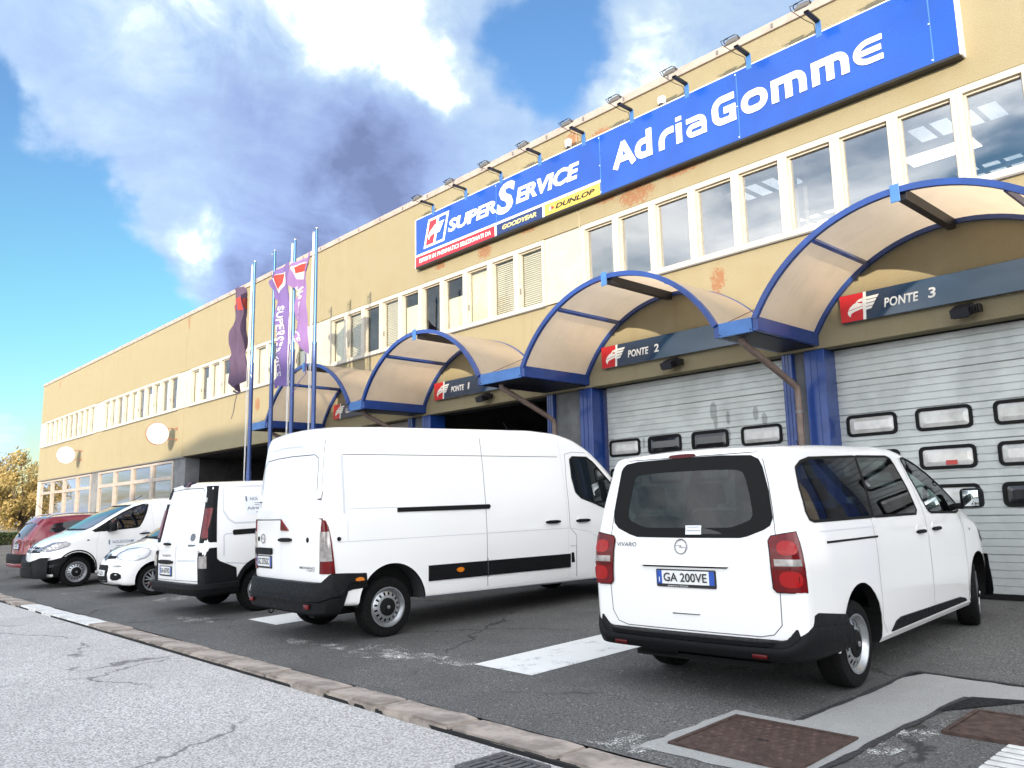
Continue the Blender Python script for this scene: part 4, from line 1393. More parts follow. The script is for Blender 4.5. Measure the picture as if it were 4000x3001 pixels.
fold1 = lambda a, b: 8.44 + 0.10 * math.sin(a * 17 + b * 1.3) + 0.03 * math.sin(a * 29 - b * 5.1) + 0.02 * math.sin(b * 9)
fold2 = lambda a, b: 8.44 + 0.07 * math.sin(a * 9 + b * 1.1) + 0.024 * math.sin(a * 23 + b * 6.2) + 0.02 * math.sin(b * 7 + a * 3)
fold3 = lambda a, b: 8.43 + 0.08 * math.sin(a * 8 - b * 2.3) + 0.026 * math.sin(a * 21 - b * 7.9) + 0.02 * math.sin(b * 8)
rd = lambda pts: sheet_cells(pts, 0.06)
FL1 = [(-19.03, 7.26), (-19.16, 7.2), (-19.32, 7.08), (-19.37, 6.82), (-19.35, 6.3), (-19.42, 5.99), (-19.34, 5.57), (-19.46, 5.24), (-19.48, 5.04), (-19.25, 4.73), (-19.03, 4.57), (-18.94, 4.68), (-18.78, 4.85), (-18.71, 5.03), (-18.72, 5.51), (-18.70, 6.1), (-18.70, 6.6), (-18.76, 6.95), (-18.90, 7.17)]
flag(FL1, fold1, M_FLAG1, 'dark violet flag wrapped round its rope on the leftmost pole',
     [('red_mark', *rd([(-19.28, 6.86), (-19.0, 7.0), (-18.78, 6.88), (-18.82, 6.66), (-19.24, 6.62)]), M_FRED), ('white_word', *vtext('SERVICE', -19.22, -19.08, 5.75, 4.80), M_FWHITE)], PX[0])
FL2 = [(-16.62, 7.37), (-16.85, 7.28), (-17.09, 7.14), (-17.5, 7.1), (-17.57, 7.04), (-17.52, 6.92), (-17.29, 6.69), (-16.96, 6.44), (-16.97, 6.25), (-16.98, 5.87), (-16.93, 5.4), (-16.92, 5.08), (-17.0, 4.79), (-17.2, 4.62), (-17.16, 4.42), (-16.85, 4.44), (-16.52, 4.40), (-16.48, 5.14), (-16.50, 5.68), (-16.54, 6.24), (-16.57, 6.6), (-16.58, 6.91)]
flag(FL2, fold2, M_FLAG2, 'long violet flag with a red emblem hanging from the third pole',
     [('white_frame', *rd([(-17.2, 7.02), (-16.76, 7.12), (-16.80, 6.82), (-16.92, 6.62)]), M_FWHITE), ('white_word', *vtext('SUPERSERVICE', -16.93, -16.74, 6.30, 4.66), M_FWHITE)], PX[2])
FL3 = [(-15.50, 7.27), (-15.81, 7.22), (-16.21, 7.15), (-16.46, 7.06), (-16.66, 6.92), (-16.45, 6.75), (-16.33, 6.65), (-16.07, 6.51), (-16.2, 6.34), (-16.25, 6.11), (-16.27, 5.9), (-16.22, 5.75), (-16.05, 5.47), (-15.82, 5.16), (-15.70, 4.99), (-15.64, 5.28), (-15.61, 5.7), (-15.60, 6.1), (-15.55, 6.45), (-15.52, 6.85)]
flag(FL3, fold3, M_FLAG3, 'lilac flag with a red emblem blowing from the rightmost pole',
     [('white_frame', *rd([(-16.25, 7.06), (-15.69, 7.15), (-15.86, 6.74), (-16.08, 6.76)]), M_FWHITE), ('white_word', *vtext('SUPERSERVICE', -16.16, -15.98, 6.60, 5.30, lambda z: max(0, 5.85 - z) * .35), M_FWHITE)], PX[3])
for nm, pts, w_ in (('a', [(-17.14, 7.035), (-16.82, 7.085), (-16.85, 6.84), (-16.93, 6.70)], 2), ('b', [(-16.16, 7.04), (-15.75, 7.12), (-15.83, 6.93), (-16.10, 6.88)], 3)):
    fo = (fold2, fold3)[w_ - 2]
    par = [o for o in bpy.data.objects if o.name.startswith('flag') and o.get('category') == 'flag'][w_ - 1]
    v, f = rd(pts)
    for off in (-0.012, 0.012):
        put('red_mark', MB().add([(a, fo(a, b) + off, b) for a, b in v], f), M_FRED, par, recalc=False)
fl = [o for o in bpy.data.objects if o.get('category') == 'flag']
put('tie_ribbon', MB().grid([[(-19.02 + dx, 8.42, 4.57), (-19.12 + dx, 8.40, 4.30), (-19.24 + dx, 8.43, 4.10), (-19.33 + dx, 8.41, 3.94)] for dx in (0.0, 0.045)]), M_FLAG1, fl[0], recalc=False)
put('tie_knot', MB().grid([[(-19.25, 8.40, 4.66), (-19.02, 8.38, 4.60), (-18.84, 8.41, 4.52)], [(-19.22, 8.41, 4.59), (-19.02, 8.40, 4.55), (-18.88, 8.42, 4.58)]]), M_FLAG1, fl[0], recalc=False)
put('tie_ribbon', MB().grid([[(-15.66 + dx, 8.42, 5.0), (-15.63 + dx, 8.42, 4.54), (-15.87 + dx, 8.40, 4.42), (-16.10 + dx, 8.43, 4.28), (-16.32 + dx, 8.41, 4.16)] for dx in (0.0, 0.05)]), M_FLAG2, fl[2], recalc=False)

# ------------------------------------------------------------------ vehicles
def ip(tab, x):
    if x <= tab[0][0]:
        return tab[0][1]
    for (a, b), (c, d) in zip(tab, tab[1:]):
        if x <= c:
            return b + (d - b) * (x - a) / (c - a)
    return tab[-1][1]


def sm(tab, x):
    """smoothed table look-up"""
    return sum(ip(tab, x + d) for d in (-0.06, -0.02, 0.02, 0.06)) / 4


class Body:
    def __init__(s, x0, x1, hw, zb, zt, inset, rt, lean_r, lean_f=((0, 0), (3, 0)), crown=0.03, rr=0.07, rf=0.16, plan_r=0.03, plan_f=0.12):
        s.__dict__.update(locals())
    def wid(s, x, z):
        return sm(s.hw, x) - ip(s.inset, z)
    def section(s, x, k, front, ins):
        """half outline (y, z) from the bottom centre to the top centre; k shrinks it towards an end"""
        r = (s.rf if front else s.rr) * (1 - k)
        zb, zt = sm(s.zb, x) + r * 0.6 + ins, sm(s.zt, x) - r * 0.7 - ins
        rt = min(sm(s.rt, x), (zt - zb) * 0.4)
        W = lambda z: max(0.05, s.wid(x, z) - r - ins)
        rb = 0.05
        out = [(0, zb), (W(zb) * 0.5, zb), (W(zb) - rb, zb)]
        for a in (-60, -30):
            out.append((W(zb + rb) - rb + rb * math.cos(R(a)), zb + rb + rb * math.sin(R(a))))
        za, zc = zb + rb, zt - rt
        for i in range(17):
            z = za + (zc - za) * i / 16
            out.append((W(z), z))
        yc = W(zc) - rt
        for a in (18, 36, 54, 72, 90):
            out.append((yc + rt * math.cos(R(a)), zc + rt * math.sin(R(a))))
        for i in range(1, 6):
            y = yc * (1 - i / 5)
            out.append((y, zt + s.crown * (1 - (y / max(yc, .01)) ** 2)))
        return out
    def build(s, ins=0.0, x0=None, x1=None):
        x0 = s.x0 + ins if x0 is None else x0
        x1 = s.x1 - ins if x1 is None else x1
        st = []
        for th in (0, 18, 40, 65, 90):
            st.append((x0 + s.rr * (1 - math.cos(R(th))), math.sin(R(th)), False))
        xa, xb = x0 + s.rr, x1 - s.rf
        n = max(8, int((xb - xa) / 0.085))
        for i in range(1, n):
            st.append((xa + (xb - xa) * i / n, 1.0, False))
        for th in (90, 70, 50, 32, 15, 0):
            st.append((x1 - s.rf * (1 - math.cos(R(th))), math.sin(R(th)), True))
        rows = []
        for x, k, fr in st:
            half = s.section(x, k, fr, ins)
            ring = [(-y, z) for y, z in half] + [(y, z) for y, z in half[::-1][1:-1]]
            row = []
            for y, z in ring:
                wr = max(0.0, 1 - (x - x0) / 0.75)
                wf = max(0.0, 1 - (x1 - x) / 0.9)
                hw_ = sm(s.hw, x)
                xx = x + ip(s.lean_r, z) * wr + s.plan_r * (y / hw_) ** 2 * wr - ip(s.lean_f, z) * wf - s.plan_f * (y / hw_) ** 2 * wf
                row.append((xx, y, z))
            rows.append(row)
        m = len(rows[0])
        nh = len(s.section(1.0, 1.0, False, ins))
        mb = MB()
        mb.add([p for r in rows for p in r], [(i * m + j, i * m + (j + 1) % m, (i + 1) * m + (j + 1) % m, (i + 1) * m + j) for i in range(len(rows) - 1) for j in range(m)])
        # caps as grids from the right outline to the left one
        for ri, fr in ((0, False), (len(rows) - 1, True)):
            base = ri * m
            x, k, _ = st[ri]
            def pt(i, f):
                a = Vector(rows[ri][i])
                j = (m - i) % m
                b = Vector(rows[ri][j])
                p = a.lerp(b, f)
                return p
            C = 10
            grid = []
            for i in range(nh):
                j = (m - i) % m
                if i in (0, nh - 1):
                    grid.append([base + i])
                    continue
                rowi = [base + i]
                for c in range(1, C):
                    p = pt(i, c / C)
                    y = p.y
                    hw_ = sm(s.hw, x)
                    xx = (x + ip(s.lean_r, p.z) + s.plan_r * (y / hw_) ** 2) if not fr else (x - ip(s.lean_f, p.z) - s.plan_f * (y / hw_) ** 2)
                    rowi.append(len(mb.v))
                    mb.v.append((xx, y, p.z))
                rowi.append(base + j)
                grid.append(rowi)
            for a, b in zip(grid, grid[1:]):
                if len(a) == 1:
                    for c in range(len(b) - 1):
                        mb.f.append((a[0], b[c], b[c + 1]))
                elif len(b) == 1:
                    for c in range(len(a) - 1):
                        mb.f.append((a[c], b[0], a[c + 1]))
                else:
                    for c in range(len(a) - 1):
                        mb.f.append((a[c], b[c], b[c + 1], a[c + 1]))
        return mb


RAY = {'R': lambda a, b: (Vector((a, -3, b)), Vector((0, 1, 0))), 'L': lambda a, b: (Vector((a, 3, b)), Vector((0, -1, 0))),
       'B': lambda a, b: (Vector((-5, a, b)), Vector((1, 0, 0))), 'F': lambda a, b: (Vector((9, a, b)), Vector((-1, 0, 0))),
       'T': lambda a, b: (Vector((a, b, 5)), Vector((0, 0, -1))),
       # rear corners seen at 45 degrees: a runs from the rear face to the flank
       'CR': lambda a, b: (Vector((-3, -3, b)) + Vector((.7071, -.7071, 0)) * a, Vector((.7071, .7071, 0))),
       'CL': lambda a, b: (Vector((-3, 3, b)) + Vector((.7071, .7071, 0)) * a, Vector((.7071, -.7071, 0))),
       'FL': lambda a, b: (Vector((8, 3, b)) + Vector((-.7071, .7071, 0)) * a, Vector((-.7071, -.7071, 0))),
       'FR': lambda a, b: (Vector((8, -3, b)) + Vector((-.7071, -.7071, 0)) * a, Vector((-.7071, .7071, 0)))}


def cr_a(x, y):
    """coordinate along the 45 degree corner plane of the right rear corner"""
    return ((x + 3) - (y + 3)) * .7071


def chaikin(p, n=1):
    for _ in range(n):
        q = []
        for i in range(len(p)):
            a, b = p[i], p[(i + 1) % len(p)]
            q += [(a[0] * .75 + b[0] * .25, a[1] * .75 + b[1] * .25), (a[0] * .25 + b[0] * .75, a[1] * .25 + b[1] * .75)]
        p = q
    return p


class Car:
    def __init__(s, name, label, cat, loc, heading, group=None):
        s.root = thing(name, label, cat, (0, 0, 0), group, world_coords=False)
        a = R(heading)
        f = Vector((-math.sin(a), math.cos(a), 0)); f.z = SLOPE * f.y; f.normalize()
        l = Vector((-math.cos(a), -math.sin(a), 0)); l.z = SLOPE * l.y; l.normalize()
        u = f.cross(l).normalized(); l = u.cross(f)
        s.root.matrix_world = Matrix(((f.x, l.x, u.x, loc[0]), (f.y, l.y, u.y, loc[1]), (f.z, l.z, u.z, gz(loc[1])), (0, 0, 0, 1)))
    def put(s, name, mb, mat, parent=None, smooth=True, angle=35, recalc=True):
        return put(name, mb, mat, parent or s.root, smooth, angle, recalc)
    def set_body(s, body, mat, wheels=(), wells=(), cavity=None, cutters=(), inner=None, name='body'):
        mb = body.build()
        me = mkmesh(name, mb, mat, True, True, 32)
        bm = bmesh.new(); bm.from_mesh(me); s.bvh = BVHTree.FromBMesh(bm); bm.free()
        tmp = []
        def tri(d):
            q = bmesh.new(); q.from_mesh(d); bmesh.ops.triangulate(q, faces=q.faces); q.to_mesh(d); q.free()
        if wells or cavity or cutters:
            tri(me)
        base = bpy.data.objects.new('tmp_body', me)
        col.objects.link(base)
        def cut(mbc, m):
            o = put('tmp_cut', mbc, m)
            tri(o.data)
            tmp.append(o)
            base.modifiers.clear()
            md = base.modifiers.new('b', 'BOOLEAN')
            md.operation = 'DIFFERENCE'; md.solver = 'EXACT'; md.object = o
            md.material_mode = 'TRANSFER'
            dg = bpy.context.evaluated_depsgraph_get()
            base.data = bpy.data.meshes.new_from_object(base.evaluated_get(dg))
            tri(base.data)
        for x, y, z, r, dpt in wells:
            sg = 1 if y > 0 else -1
            prof = arc_pts(0, 0, r, r, 0, 345, 23)
            mbc = MB().prism([(x + a, z + b) for a, b in prof], lambda a, b, d: (a, d * sg, b), abs(y) - dpt, abs(y) + 0.4)
            cut(mbc, M_RUBBER)
        if cavity:
            cut(cavity, inner)
        for mbc in cutters:
            cut(mbc, inner or M_RUBBER)
        if tmp:
            me2 = base.data
            me2.name = name
            me2.shade_smooth()
            me2.set_sharp_from_angle(angle=R(32))
        else:
            me2 = me
        for o in tmp:
            bpy.data.objects.remove(o)
        bpy.data.objects.remove(base)
        s.body = obj(name, me2, s.root)
        return s.body
    def hit(s, view, a, b):
        o, d = RAY[view](a, b)
        p, n, i, t = s.bvh.ray_cast(o, d)
        if p is None:
            p, n, i, t = s.bvh.find_nearest(o + d * 2.2)
        if n.dot(d) > 0:
            n = -n
        return p, n
    def patch(s, name, view, poly, mat, off=0.004, thick=0.012, step=0.10, parent=None, smooth_n=0, angle=35):
        """panel of the given outline laid on the body surface"""
        if smooth_n:
            poly = chaikin(poly, smooth_n)
        v, f = sheet_cells(poly, step)
        top, bot = [], []
        for a, b in v:
            p, n = s.hit(view, a, b)
            top.append(p + n * off); bot.append(p - n * thick)
        k = len(v)
        ed = {}
        for q in f:
            for i in range(len(q)):
                ed[(q[i], q[(i + 1) % len(q)])] = 1
        rim = [(a, b) for a, b in ed if (b, a) not in ed]
        mb = MB().add(top + bot, list(f) + [(a, b, k + b, k + a) for a, b in rim])
        return s.put(name, mb, mat, parent, angle=angle)
    def corner(s, name, sg, rows, mat, off=0.006, thick=0.01, parent=None, n=9, ax=-.45, ay=.5):
        """panel wrapped round a rear corner; rows of (z, y of its inner edge on the rear, x of its edge on the flank)"""
        top, bot = [], []
        xr = min(v.co.x for v in s.body.data.vertices)
        hw = max(v.co.y for v in s.body.data.vertices)
        c = Vector((ax, sg * ay))
        for z, ye, xe in rows:
            p0 = s.hit('B', sg * abs(ye), z)[0]
            p1 = s.hit('R' if sg < 0 else 'L', xe, z)[0]
            a0 = math.atan2(abs(p0.y) - ay, p0.x - ax)
            a1 = math.atan2(abs(p1.y) - ay, p1.x - ax)
            if a0 < 0:
                a0 += 2 * math.pi
            rt_, rb_ = [], []
            for i in range(n + 1):
                a = a0 + (a1 - a0) * i / n
                d = Vector((math.cos(a), sg * math.sin(a), 0))
                o = Vector((ax, sg * ay, z)) + d * 2
                p, nn, i_, t_ = s.bvh.ray_cast(o, -d)
                if nn.dot(d) < 0:
                    nn = -nn
                rt_.append(p + nn * off); rb_.append(p - nn * thick)
            top.append(rt_); bot.append(rb_)
        mb = MB().grid(top)
        k = len(mb.v)
        mb.grid(bot)
        R_, C_ = len(rows), n + 1
        rim = [i for i in range(C_)] + [j * C_ + C_ - 1 for j in range(1, R_)] + [(R_ - 1) * C_ + i for i in range(C_ - 2, -1, -1)] + [j * C_ for j in range(R_ - 2, 0, -1)]
        mb.f += [(rim[i], rim[(i + 1) % len(rim)], k + rim[(i + 1) % len(rim)], k + rim[i]) for i in range(len(rim))]
        return s.put(name, mb, mat, parent)
    def line(s, name, view, pts, mat, w=0.008, off=0.0012, parent=None, closed=False, step=0.06):
        """narrow ribbon along a path on the body: panel gaps and the drawn shade of creases"""
        P = [Vector(p) for p in pts] + ([Vector(pts[0])] if closed else [])
        S = [P[0]]
        for a, b in zip(P, P[1:]):
            n = max(1, int((b - a).length / step))
            S += [a.lerp(b, i / n) for i in range(1, n + 1)]
        rows = []
        for i, p in enumerate(S):
            d = (S[min(i + 1, len(S) - 1)] - S[max(i - 1, 0)]).normalized()
            nr = Vector((-d.y, d.x))
            rr = []
            for sg in (-1, 1):
                q = p + nr * (w / 2 * sg)
                h, n = s.hit(view, q.x, q.y)
                rr.append(h + n * off)
            rows.append(rr)
        return s.put(name, MB().grid(rows), mat, parent, recalc=False)
    def text(s, name, view, word, a0, a1, b0, b1, mat, off=0.004, parent=None, bold=0.01, shear=0.0, thick=0.004, spacing=1.0):
        """lettering laid on the body; a0..a1 in reading direction"""
        vs, fs = text_polys(word, 1.0, bold, shear, spacing)
        ax, bx = min(p[0] for p in vs), max(p[0] for p in vs)
        az, bz = min(p[1] for p in vs), max(p[1] for p in vs)
        out = []
        for u, v in vs:
            p, n = s.hit(view, a0 + (u - ax) / (bx - ax) * (a1 - a0), b0 + (v - az) / (bz - az) * (b1 - b0))
            out.append(p + n * (off + thick))
        return s.put(name, MB().add(out, fs), mat, parent, smooth=False, angle=None, recalc=False)
    def wheel(s, x, y, r=0.335, wd=0.215, steer=0.0, style='steel', rim_r=0.215):
        sg = -1 if y < 0 else 1
        e = bpy.data.objects.new('wheel', None)
        c = Vector((x, y, r))
        ax = Vector((math.sin(R(steer)) * 1.0, sg * math.cos(R(steer)), 0))
        tp = []
        w2 = wd / 2
        prof = [(rim_r, -w2 * .92), (rim_r + .03, -w2), (r - .05, -w2 * 1.0), (r - .018, -w2 * .93), (r - .002, -w2 * .72), (r, -w2 * .4), (r, w2 * .4), (r - .002, w2 * .72), (r - .018, w2 * .93), (r - .05, w2 * 1.0), (rim_r + .03, w2), (rim_r, w2 * .92)]
        ty = MB().lathe(prof, c - ax * w2, ax, 40)
        # tread grooves
        wheel = s.put('wheel', ty, M_TYRE)
        rimm = M_RIM if style == 'steel' else M_ALLOY
        rb = MB()
        rb.lathe([(rim_r + .012, -.002), (rim_r + .014, .006), (rim_r, .006), (rim_r - .008, -.01), (rim_r - .03, -.035), (rim_r - .034, -.10)], c, ax, 40)
        s.put('rim_flange', rb, rimm, wheel)
        e1 = ax.orthogonal().normalized(); e2 = ax.cross(e1)
        P = lambda rr, an, h: c + (e1 * math.cos(an) + e2 * math.sin(an)) * rr + ax * h
        d = MB()
        if style == 'steel':
            N = 16
            r0, r1, r2_, r3 = rim_r - .034, rim_r - .048, rim_r - .085, .105
            for k in range(N):
                a0, a1 = 2 * math.pi * k / N, 2 * math.pi * (k + 1) / N
                g0, g1 = a0 + (a1 - a0) * .30, a0 + (a1 - a0) * .70
                def q(ra, rb_, aa, ab, ha, hb):
                    d.add([P(ra, aa, ha), P(ra, ab, ha), P(rb_, ab, hb), P(rb_, aa, hb)], [(0, 1, 2, 3)])
                am = (a0 + a1) / 2
                q(r0, r1, a0, am, -.040, -.032); q(r0, r1, am, a1, -.040, -.032)
                q(r1, r2_, a0, g0, -.032, -.018); q(r1, r2_, g1, a1, -.032, -.018)
                q(r2_, r3, a0, am, -.018, -.012); q(r2_, r3, am, a1, -.018, -.012)
            s.put('disc', d, rimm, wheel)
            s.put('hub', MB().lathe([(.107, -.020), (.106, -.004), (.09, .004), (.05, .006), (.045, .016), (.0, .018)], c, ax, 24), M_RUBBER, wheel)
            s.put('hub_cap', MB().lathe([(.022, .017), (.020, .026), (.0, .028)], c, ax, 12), M_RIM, wheel)
        else:
            N = 7
            for k in range(N):
                for s2 in (-1, 1):
                    a0 = 2 * math.pi * (k + .5) / N
                    aa = a0 + s2 * .10
                    ab = a0 + s2 * .22
                    d.add([P(rim_r - .03, ab - .05, -.03), P(rim_r - .03, ab + .05, -.03), P(.06, aa + .16, -.005), P(.06, aa - .16, -.005),
                           P(rim_r - .03, ab - .05, -.06), P(rim_r - .03, ab + .05, -.06), P(.06, aa + .16, -.05), P(.06, aa - .16, -.05)], [(0, 1, 2, 3), (0, 4, 5, 1), (2, 6, 7, 3), (1, 5, 6, 2), (3, 7, 4, 0)])
            s.put('spokes', d, rimm, wheel)
            s.put('hub', MB().lathe([(.075, -.02), (.07, .0), (.0, .004)], c, ax, 20), rimm, wheel)
        s.put('brake_dark', MB().lathe([(rim_r - .03, -.09), (.0, -.085)], c, ax, 24), M_RUBBER, wheel)
        bpy.data.objects.remove(e)
        return wheel
    def plate(s, view, a0, a1, b0, b1, word, parent=None, frame=True, off=0.012, blue=True):
        """registration plate; a0 is where the writing starts"""
        dr = 1 if a1 > a0 else -1
        if frame:
            fr = s.patch('plate_frame', view, rrect(min(a0, a1) - .012, max(a0, a1) + .012, b0 - .025, b1 + .010, .012, 2), M_BLACK, off - 0.004, 0.01, 0.3, parent)
        pl = s.patch('licence_plate', view, [(min(a0, a1), b0), (max(a0, a1), b0), (max(a0, a1), b1), (min(a0, a1), b1)], M_PLATE, off, 0.01, 0.3, parent)
        wd = abs(a1 - a0)
        if blue:
            for u0, u1 in ((0, .085), (.915, 1.0)):
                x0_, x1_ = a0 + dr * wd * u0, a0 + dr * wd * u1
                s.patch('plate_band', view, [(min(x0_, x1_), b0), (max(x0_, x1_), b0), (max(x0_, x1_), b1), (min(x0_, x1_), b1)], M_PLATEBLUE, off + .0015, 0.002, 0.3, pl)
        s.text('plate_text', view, word, a0 + dr * wd * .12, a0 + dr * wd * .88, b0 + (b1 - b0) * .18, b0 + (b1 - b0) * .84, M_BLACK, off + .0005, pl, 0.012)
        if blue:
            s.text('country_code', view, 'I', a0 + dr * wd * .035, a0 + dr * wd * .05, b0 + (b1 - b0) * .15, b0 + (b1 - b0) * .5, M_WHITE, off + .0005, pl, 0.0)
        return pl
    def ring_badge(s, view, a, b, r, mat, off=0.01, bolt=True, parent=None):
        n = 28
        mb = MB()
        pts = []
        for k in range(n + 1):
            t_ = 2 * math.pi * k / n
            p, nn = s.hit(view, a + r * .93 * math.cos(t_), b + r * .93 * math.sin(t_))
            pts.append(p + nn * off)
        mb.tube(pts, r * .08, 6, False)
        em = s.put('emblem_ring', mb, mat, parent)
        if bolt:
            sgn = 1 if view in ('R', 'F') else -1
            zg = [(-1.2, .12), (.25, .12), (.05, -.02), (1.2, -.12), (-.25, -.12), (-.05, .02)]
            v = []
            for u, w_ in zg:
                p, nn = s.hit(view, a + sgn * u * r, b + w_ * r * 1.3)
                v.append(p + nn * (off + .004))
            s.put('emblem_bolt', MB().add(v, [(0, 1, 2, 5), (2, 3, 4, 5)]), mat, em, smooth=False, recalc=False)
        return em


def bumper_mesh(path, ztop, zbot, prof):
    """band round one end: path of (x, y), heights by fraction along it, profile of (fraction of height, outward offset)"""
    P = [Vector(p) for p in path]
    L = [0]
    for a, b in zip(P, P[1:]):
        L.append(L[-1] + (b - a).length)
    rows = []
    for i, p in enumerate(P):
        d = (P[min(i + 1, len(P) - 1)] - P[max(i - 1, 0)]).normalized()
        n = Vector((d.y, -d.x))
        f = L[i] / L[-1]
        zt, zb = ztop(f), zbot(f)
        rows.append([(p.x + n.x * o, p.y + n.y * o, zb + (zt - zb) * h) for h, o in prof])
    return MB().grid(rows)


def densify(path, step=0.08, rounds=2):
    p = [tuple(q) for q in path]
    for _ in range(rounds):
        q = [p[0]]
        for a, b in zip(p, p[1:]):
            q += [(a[0] * .75 + b[0] * .25, a[1] * .75 + b[1] * .25), (a[0] * .25 + b[0] * .75, a[1] * .25 + b[1] * .75)]
        q.append(p[-1])
        p = q
    return p


def extr(view, poly, d0, d1):
    """window cutter: outline pushed through the side, rear or front"""
    if view == 'R':
        return MB().prism(poly, lambda a, b, d: (a, -d, b), d0, d1)
    if view == 'L':
        return MB().prism(poly, lambda a, b, d: (a, d, b), d0, d1)
    return MB().prism(poly, lambda a, b, d: (d, a, b), d0, d1)


M_TYRE = pbr('tyre_rubber', (0.006, 0.006, 0.006), 0.85, spec=0.2, var=0.2, vscale=30, bump=0.3, bscale=90)
M_RIM = pbr('rim_silver', (0.42, 0.43, 0.44), 0.35, metal=0.75, var=0.15, vscale=15)
M_ALLOY = pbr('rim_alloy', (0.50, 0.51, 0.52), 0.3, metal=0.8)
M_PLATE = pbr('plate_white', (0.80, 0.80, 0.78), 0.4)
M_PLATEBLUE = pbr('plate_blue', (0.02, 0.08, 0.40), 0.4)


def paint(name, colr):
    m = pbr(name, colr, 0.22, spec=0.5, coat=0.9)
    t = NT(m.node_tree)
    b = m.node_tree.nodes['Principled BSDF']
    tc = t.new('ShaderNodeTexCoord').outputs['Object']
    n = t.noise(tc, 3.5, 6, 0.65)
    dirt = t.noise(tc, 40, 4, 0.6)
    sx = t.new('ShaderNodeSeparateXYZ'); t.put(sx.inputs[0], tc)
    low = t.ramp(sx.outputs[2], 0.25, 0.70, 0.14, 0.0)
    k = t.math('MULTIPLY', low, t.ramp(t.math('ADD', t.math('MULTIPLY', n, .6), t.math('MULTIPLY', dirt, .4)), 0.42, 0.66))
    t.put(b.inputs['Base Color'], t.mix(k, colr, (0.38, 0.36, 0.33)))
    t.put(b.inputs['Roughness'], t.ramp(n, 0.3, 0.7, 0.19, 0.24))
    return m


M_VANW = paint('van_white', (0.90, 0.885, 0.86))
M_CARRED = paint('car_red', (0.20, 0.004, 0.016))
M_PLASTIC = pbr('black_plastic', (0.006, 0.0062, 0.007), 0.55, spec=0.18, var=0.2, vscale=30, bump=0.15, bscale=220)
M_TAIL = pbr('tail_lens_red', (0.15, 0.002, 0.004), 0.15, spec=0.35, var=0.35, vscale=9, coat=0.15)
M_TAIL_D = pbr('tail_lens_dark', (0.07, 0.001, 0.002), 0.2, spec=0.3, coat=0.1)
M_CLEAR = pbr('lens_clear', (0.36, 0.33, 0.31), 0.12, spec=0.7, var=0.4, vscale=14, coat=1.0)
M_AMBER = pbr('lens_amber', (0.70, 0.20, 0.01), 0.15, coat=1.0)
M_SEAM = pbr('panel_gap', (0.09, 0.09, 0.10), 0.7)
M_CREASE_SHADE = pbr('crease_shade', (0.60, 0.61, 0.64), 0.4)  # grey ribbon colour for the shade of creases and dishes, also pale gaps
M_CARGLASS = pbr('car_glass_dark', (0.010, 0.013, 0.014), 0.03, spec=0.65, coat=0.4)
M_PRIV = glass('privacy_glass', (0.30, 0.36, 0.35), 1.1, 0.5)
M_CLEARG = glass('car_glass', (0.66, 0.78, 0.75), 1.3, 0.85)
M_CABIN = pbr('cabin_dark', (0.006, 0.006, 0.007), 0.85)
M_SEAT = pbr('seat_cloth', (0.016, 0.016, 0.018), 0.9, var=0.2, vscale=20)
M_MIRROR = pbr('mirror_glass', (0.75, 0.8, 0.8), 0.02, metal=1.0)
M_GREYTXT = pbr('print_grey', (0.16, 0.18, 0.24), 0.5)
M_STICK = pbr('sticker_white', (0.82, 0.83, 0.84), 0.5)


def seat(c, x, y, z, back=True):
    mb = MB().cbox(x - .22, x + .26, y - .23, y + .23, z, z + .16, .05)
    st = c.put('seat', mb, M_SEAT)
    bm = MB()
    bm.cbox(-.06, .06, y - .23, y + .23, 0, .56, .045)
    bm.v = [(x - .22 - b[2] * .22 + b[0], b[1], z + .10 + b[2]) for b in bm.v]
    c.put('backrest', bm, M_SEAT, st)
    hm = MB().cbox(-.045, .045, y - .13, y + .13, .62, .82, .035)
    hm.v = [(x - .22 - b[2] * .22 + b[0], b[1], z + .10 + b[2]) for b in hm.v]
    c.put('headrest', hm, M_SEAT, st)


def mirror(c, x, y, z, sg, mat=None, h=0.2):
    mb = MB().cbox(x - .06, x + .08, y - .02 * sg if sg > 0 else y - .19, y + .19 if sg > 0 else y + .02, z - h / 2, z + h / 2, .04)
    m = c.put('door_mirror', mb, mat or M_PLASTIC)
    y0, y1 = (y + .02, y + .165) if sg > 0 else (y - .165, y - .02)
    c.put('mirror_glass', MB().cbox(x - .066, x - .061, y0, y1, z - h / 2 + .02, z + h / 2 - .02, .002), M_MIRROR, m)
    c.put('mirror_foot', MB().cbox(x - .02, x + .08, min(y, y - sg * .14), max(y, y - sg * .14), z - h / 2 - .01, z - h / 2 + .05, .015), M_PLASTIC, m)


# ---- mid-size van body shared by the passenger van and the panel van
def mid_body():
    return Body(-.96, 4.02,
                hw=((-.96, .945), (-.5, .96), (3.0, .96), (3.5, .95), (3.8, .90), (4.02, .82)),
                zb=((-.96, .42), (-.55, .34), (0, .28), (3.0, .26), (3.6, .24), (4.02, .26)),
                zt=((-.96, 1.88), (-.8, 1.905), (0, 1.915), (1.2, 1.91), (1.6, 1.885), (1.9, 1.815), (2.2, 1.70), (2.6, 1.50), (3.0, 1.27), (3.12, 1.215), (3.4, 1.155), (3.7, 1.055), (3.9, .95), (4.02, .83)),
                inset=((0, .05), (.35, .02), (.6, 0), (1.05, 0), (1.25, .02), (1.5, .07), (1.8, .155), (1.95, .21)),
                rt=((-.96, .09), (0, .10), (1.6, .11), (2.2, .10), (3.0, .10), (3.4, .13), (4.02, .16)),
                lean_r=((0, .0), (.95, 0.0), (1.1, .01), (1.9, .17)), lean_f=((0, .10), (.3, .03), (.5, .0), (.8, .04), (1.0, .10), (1.3, .2)), crown=.025, rr=.06, rf=.13)


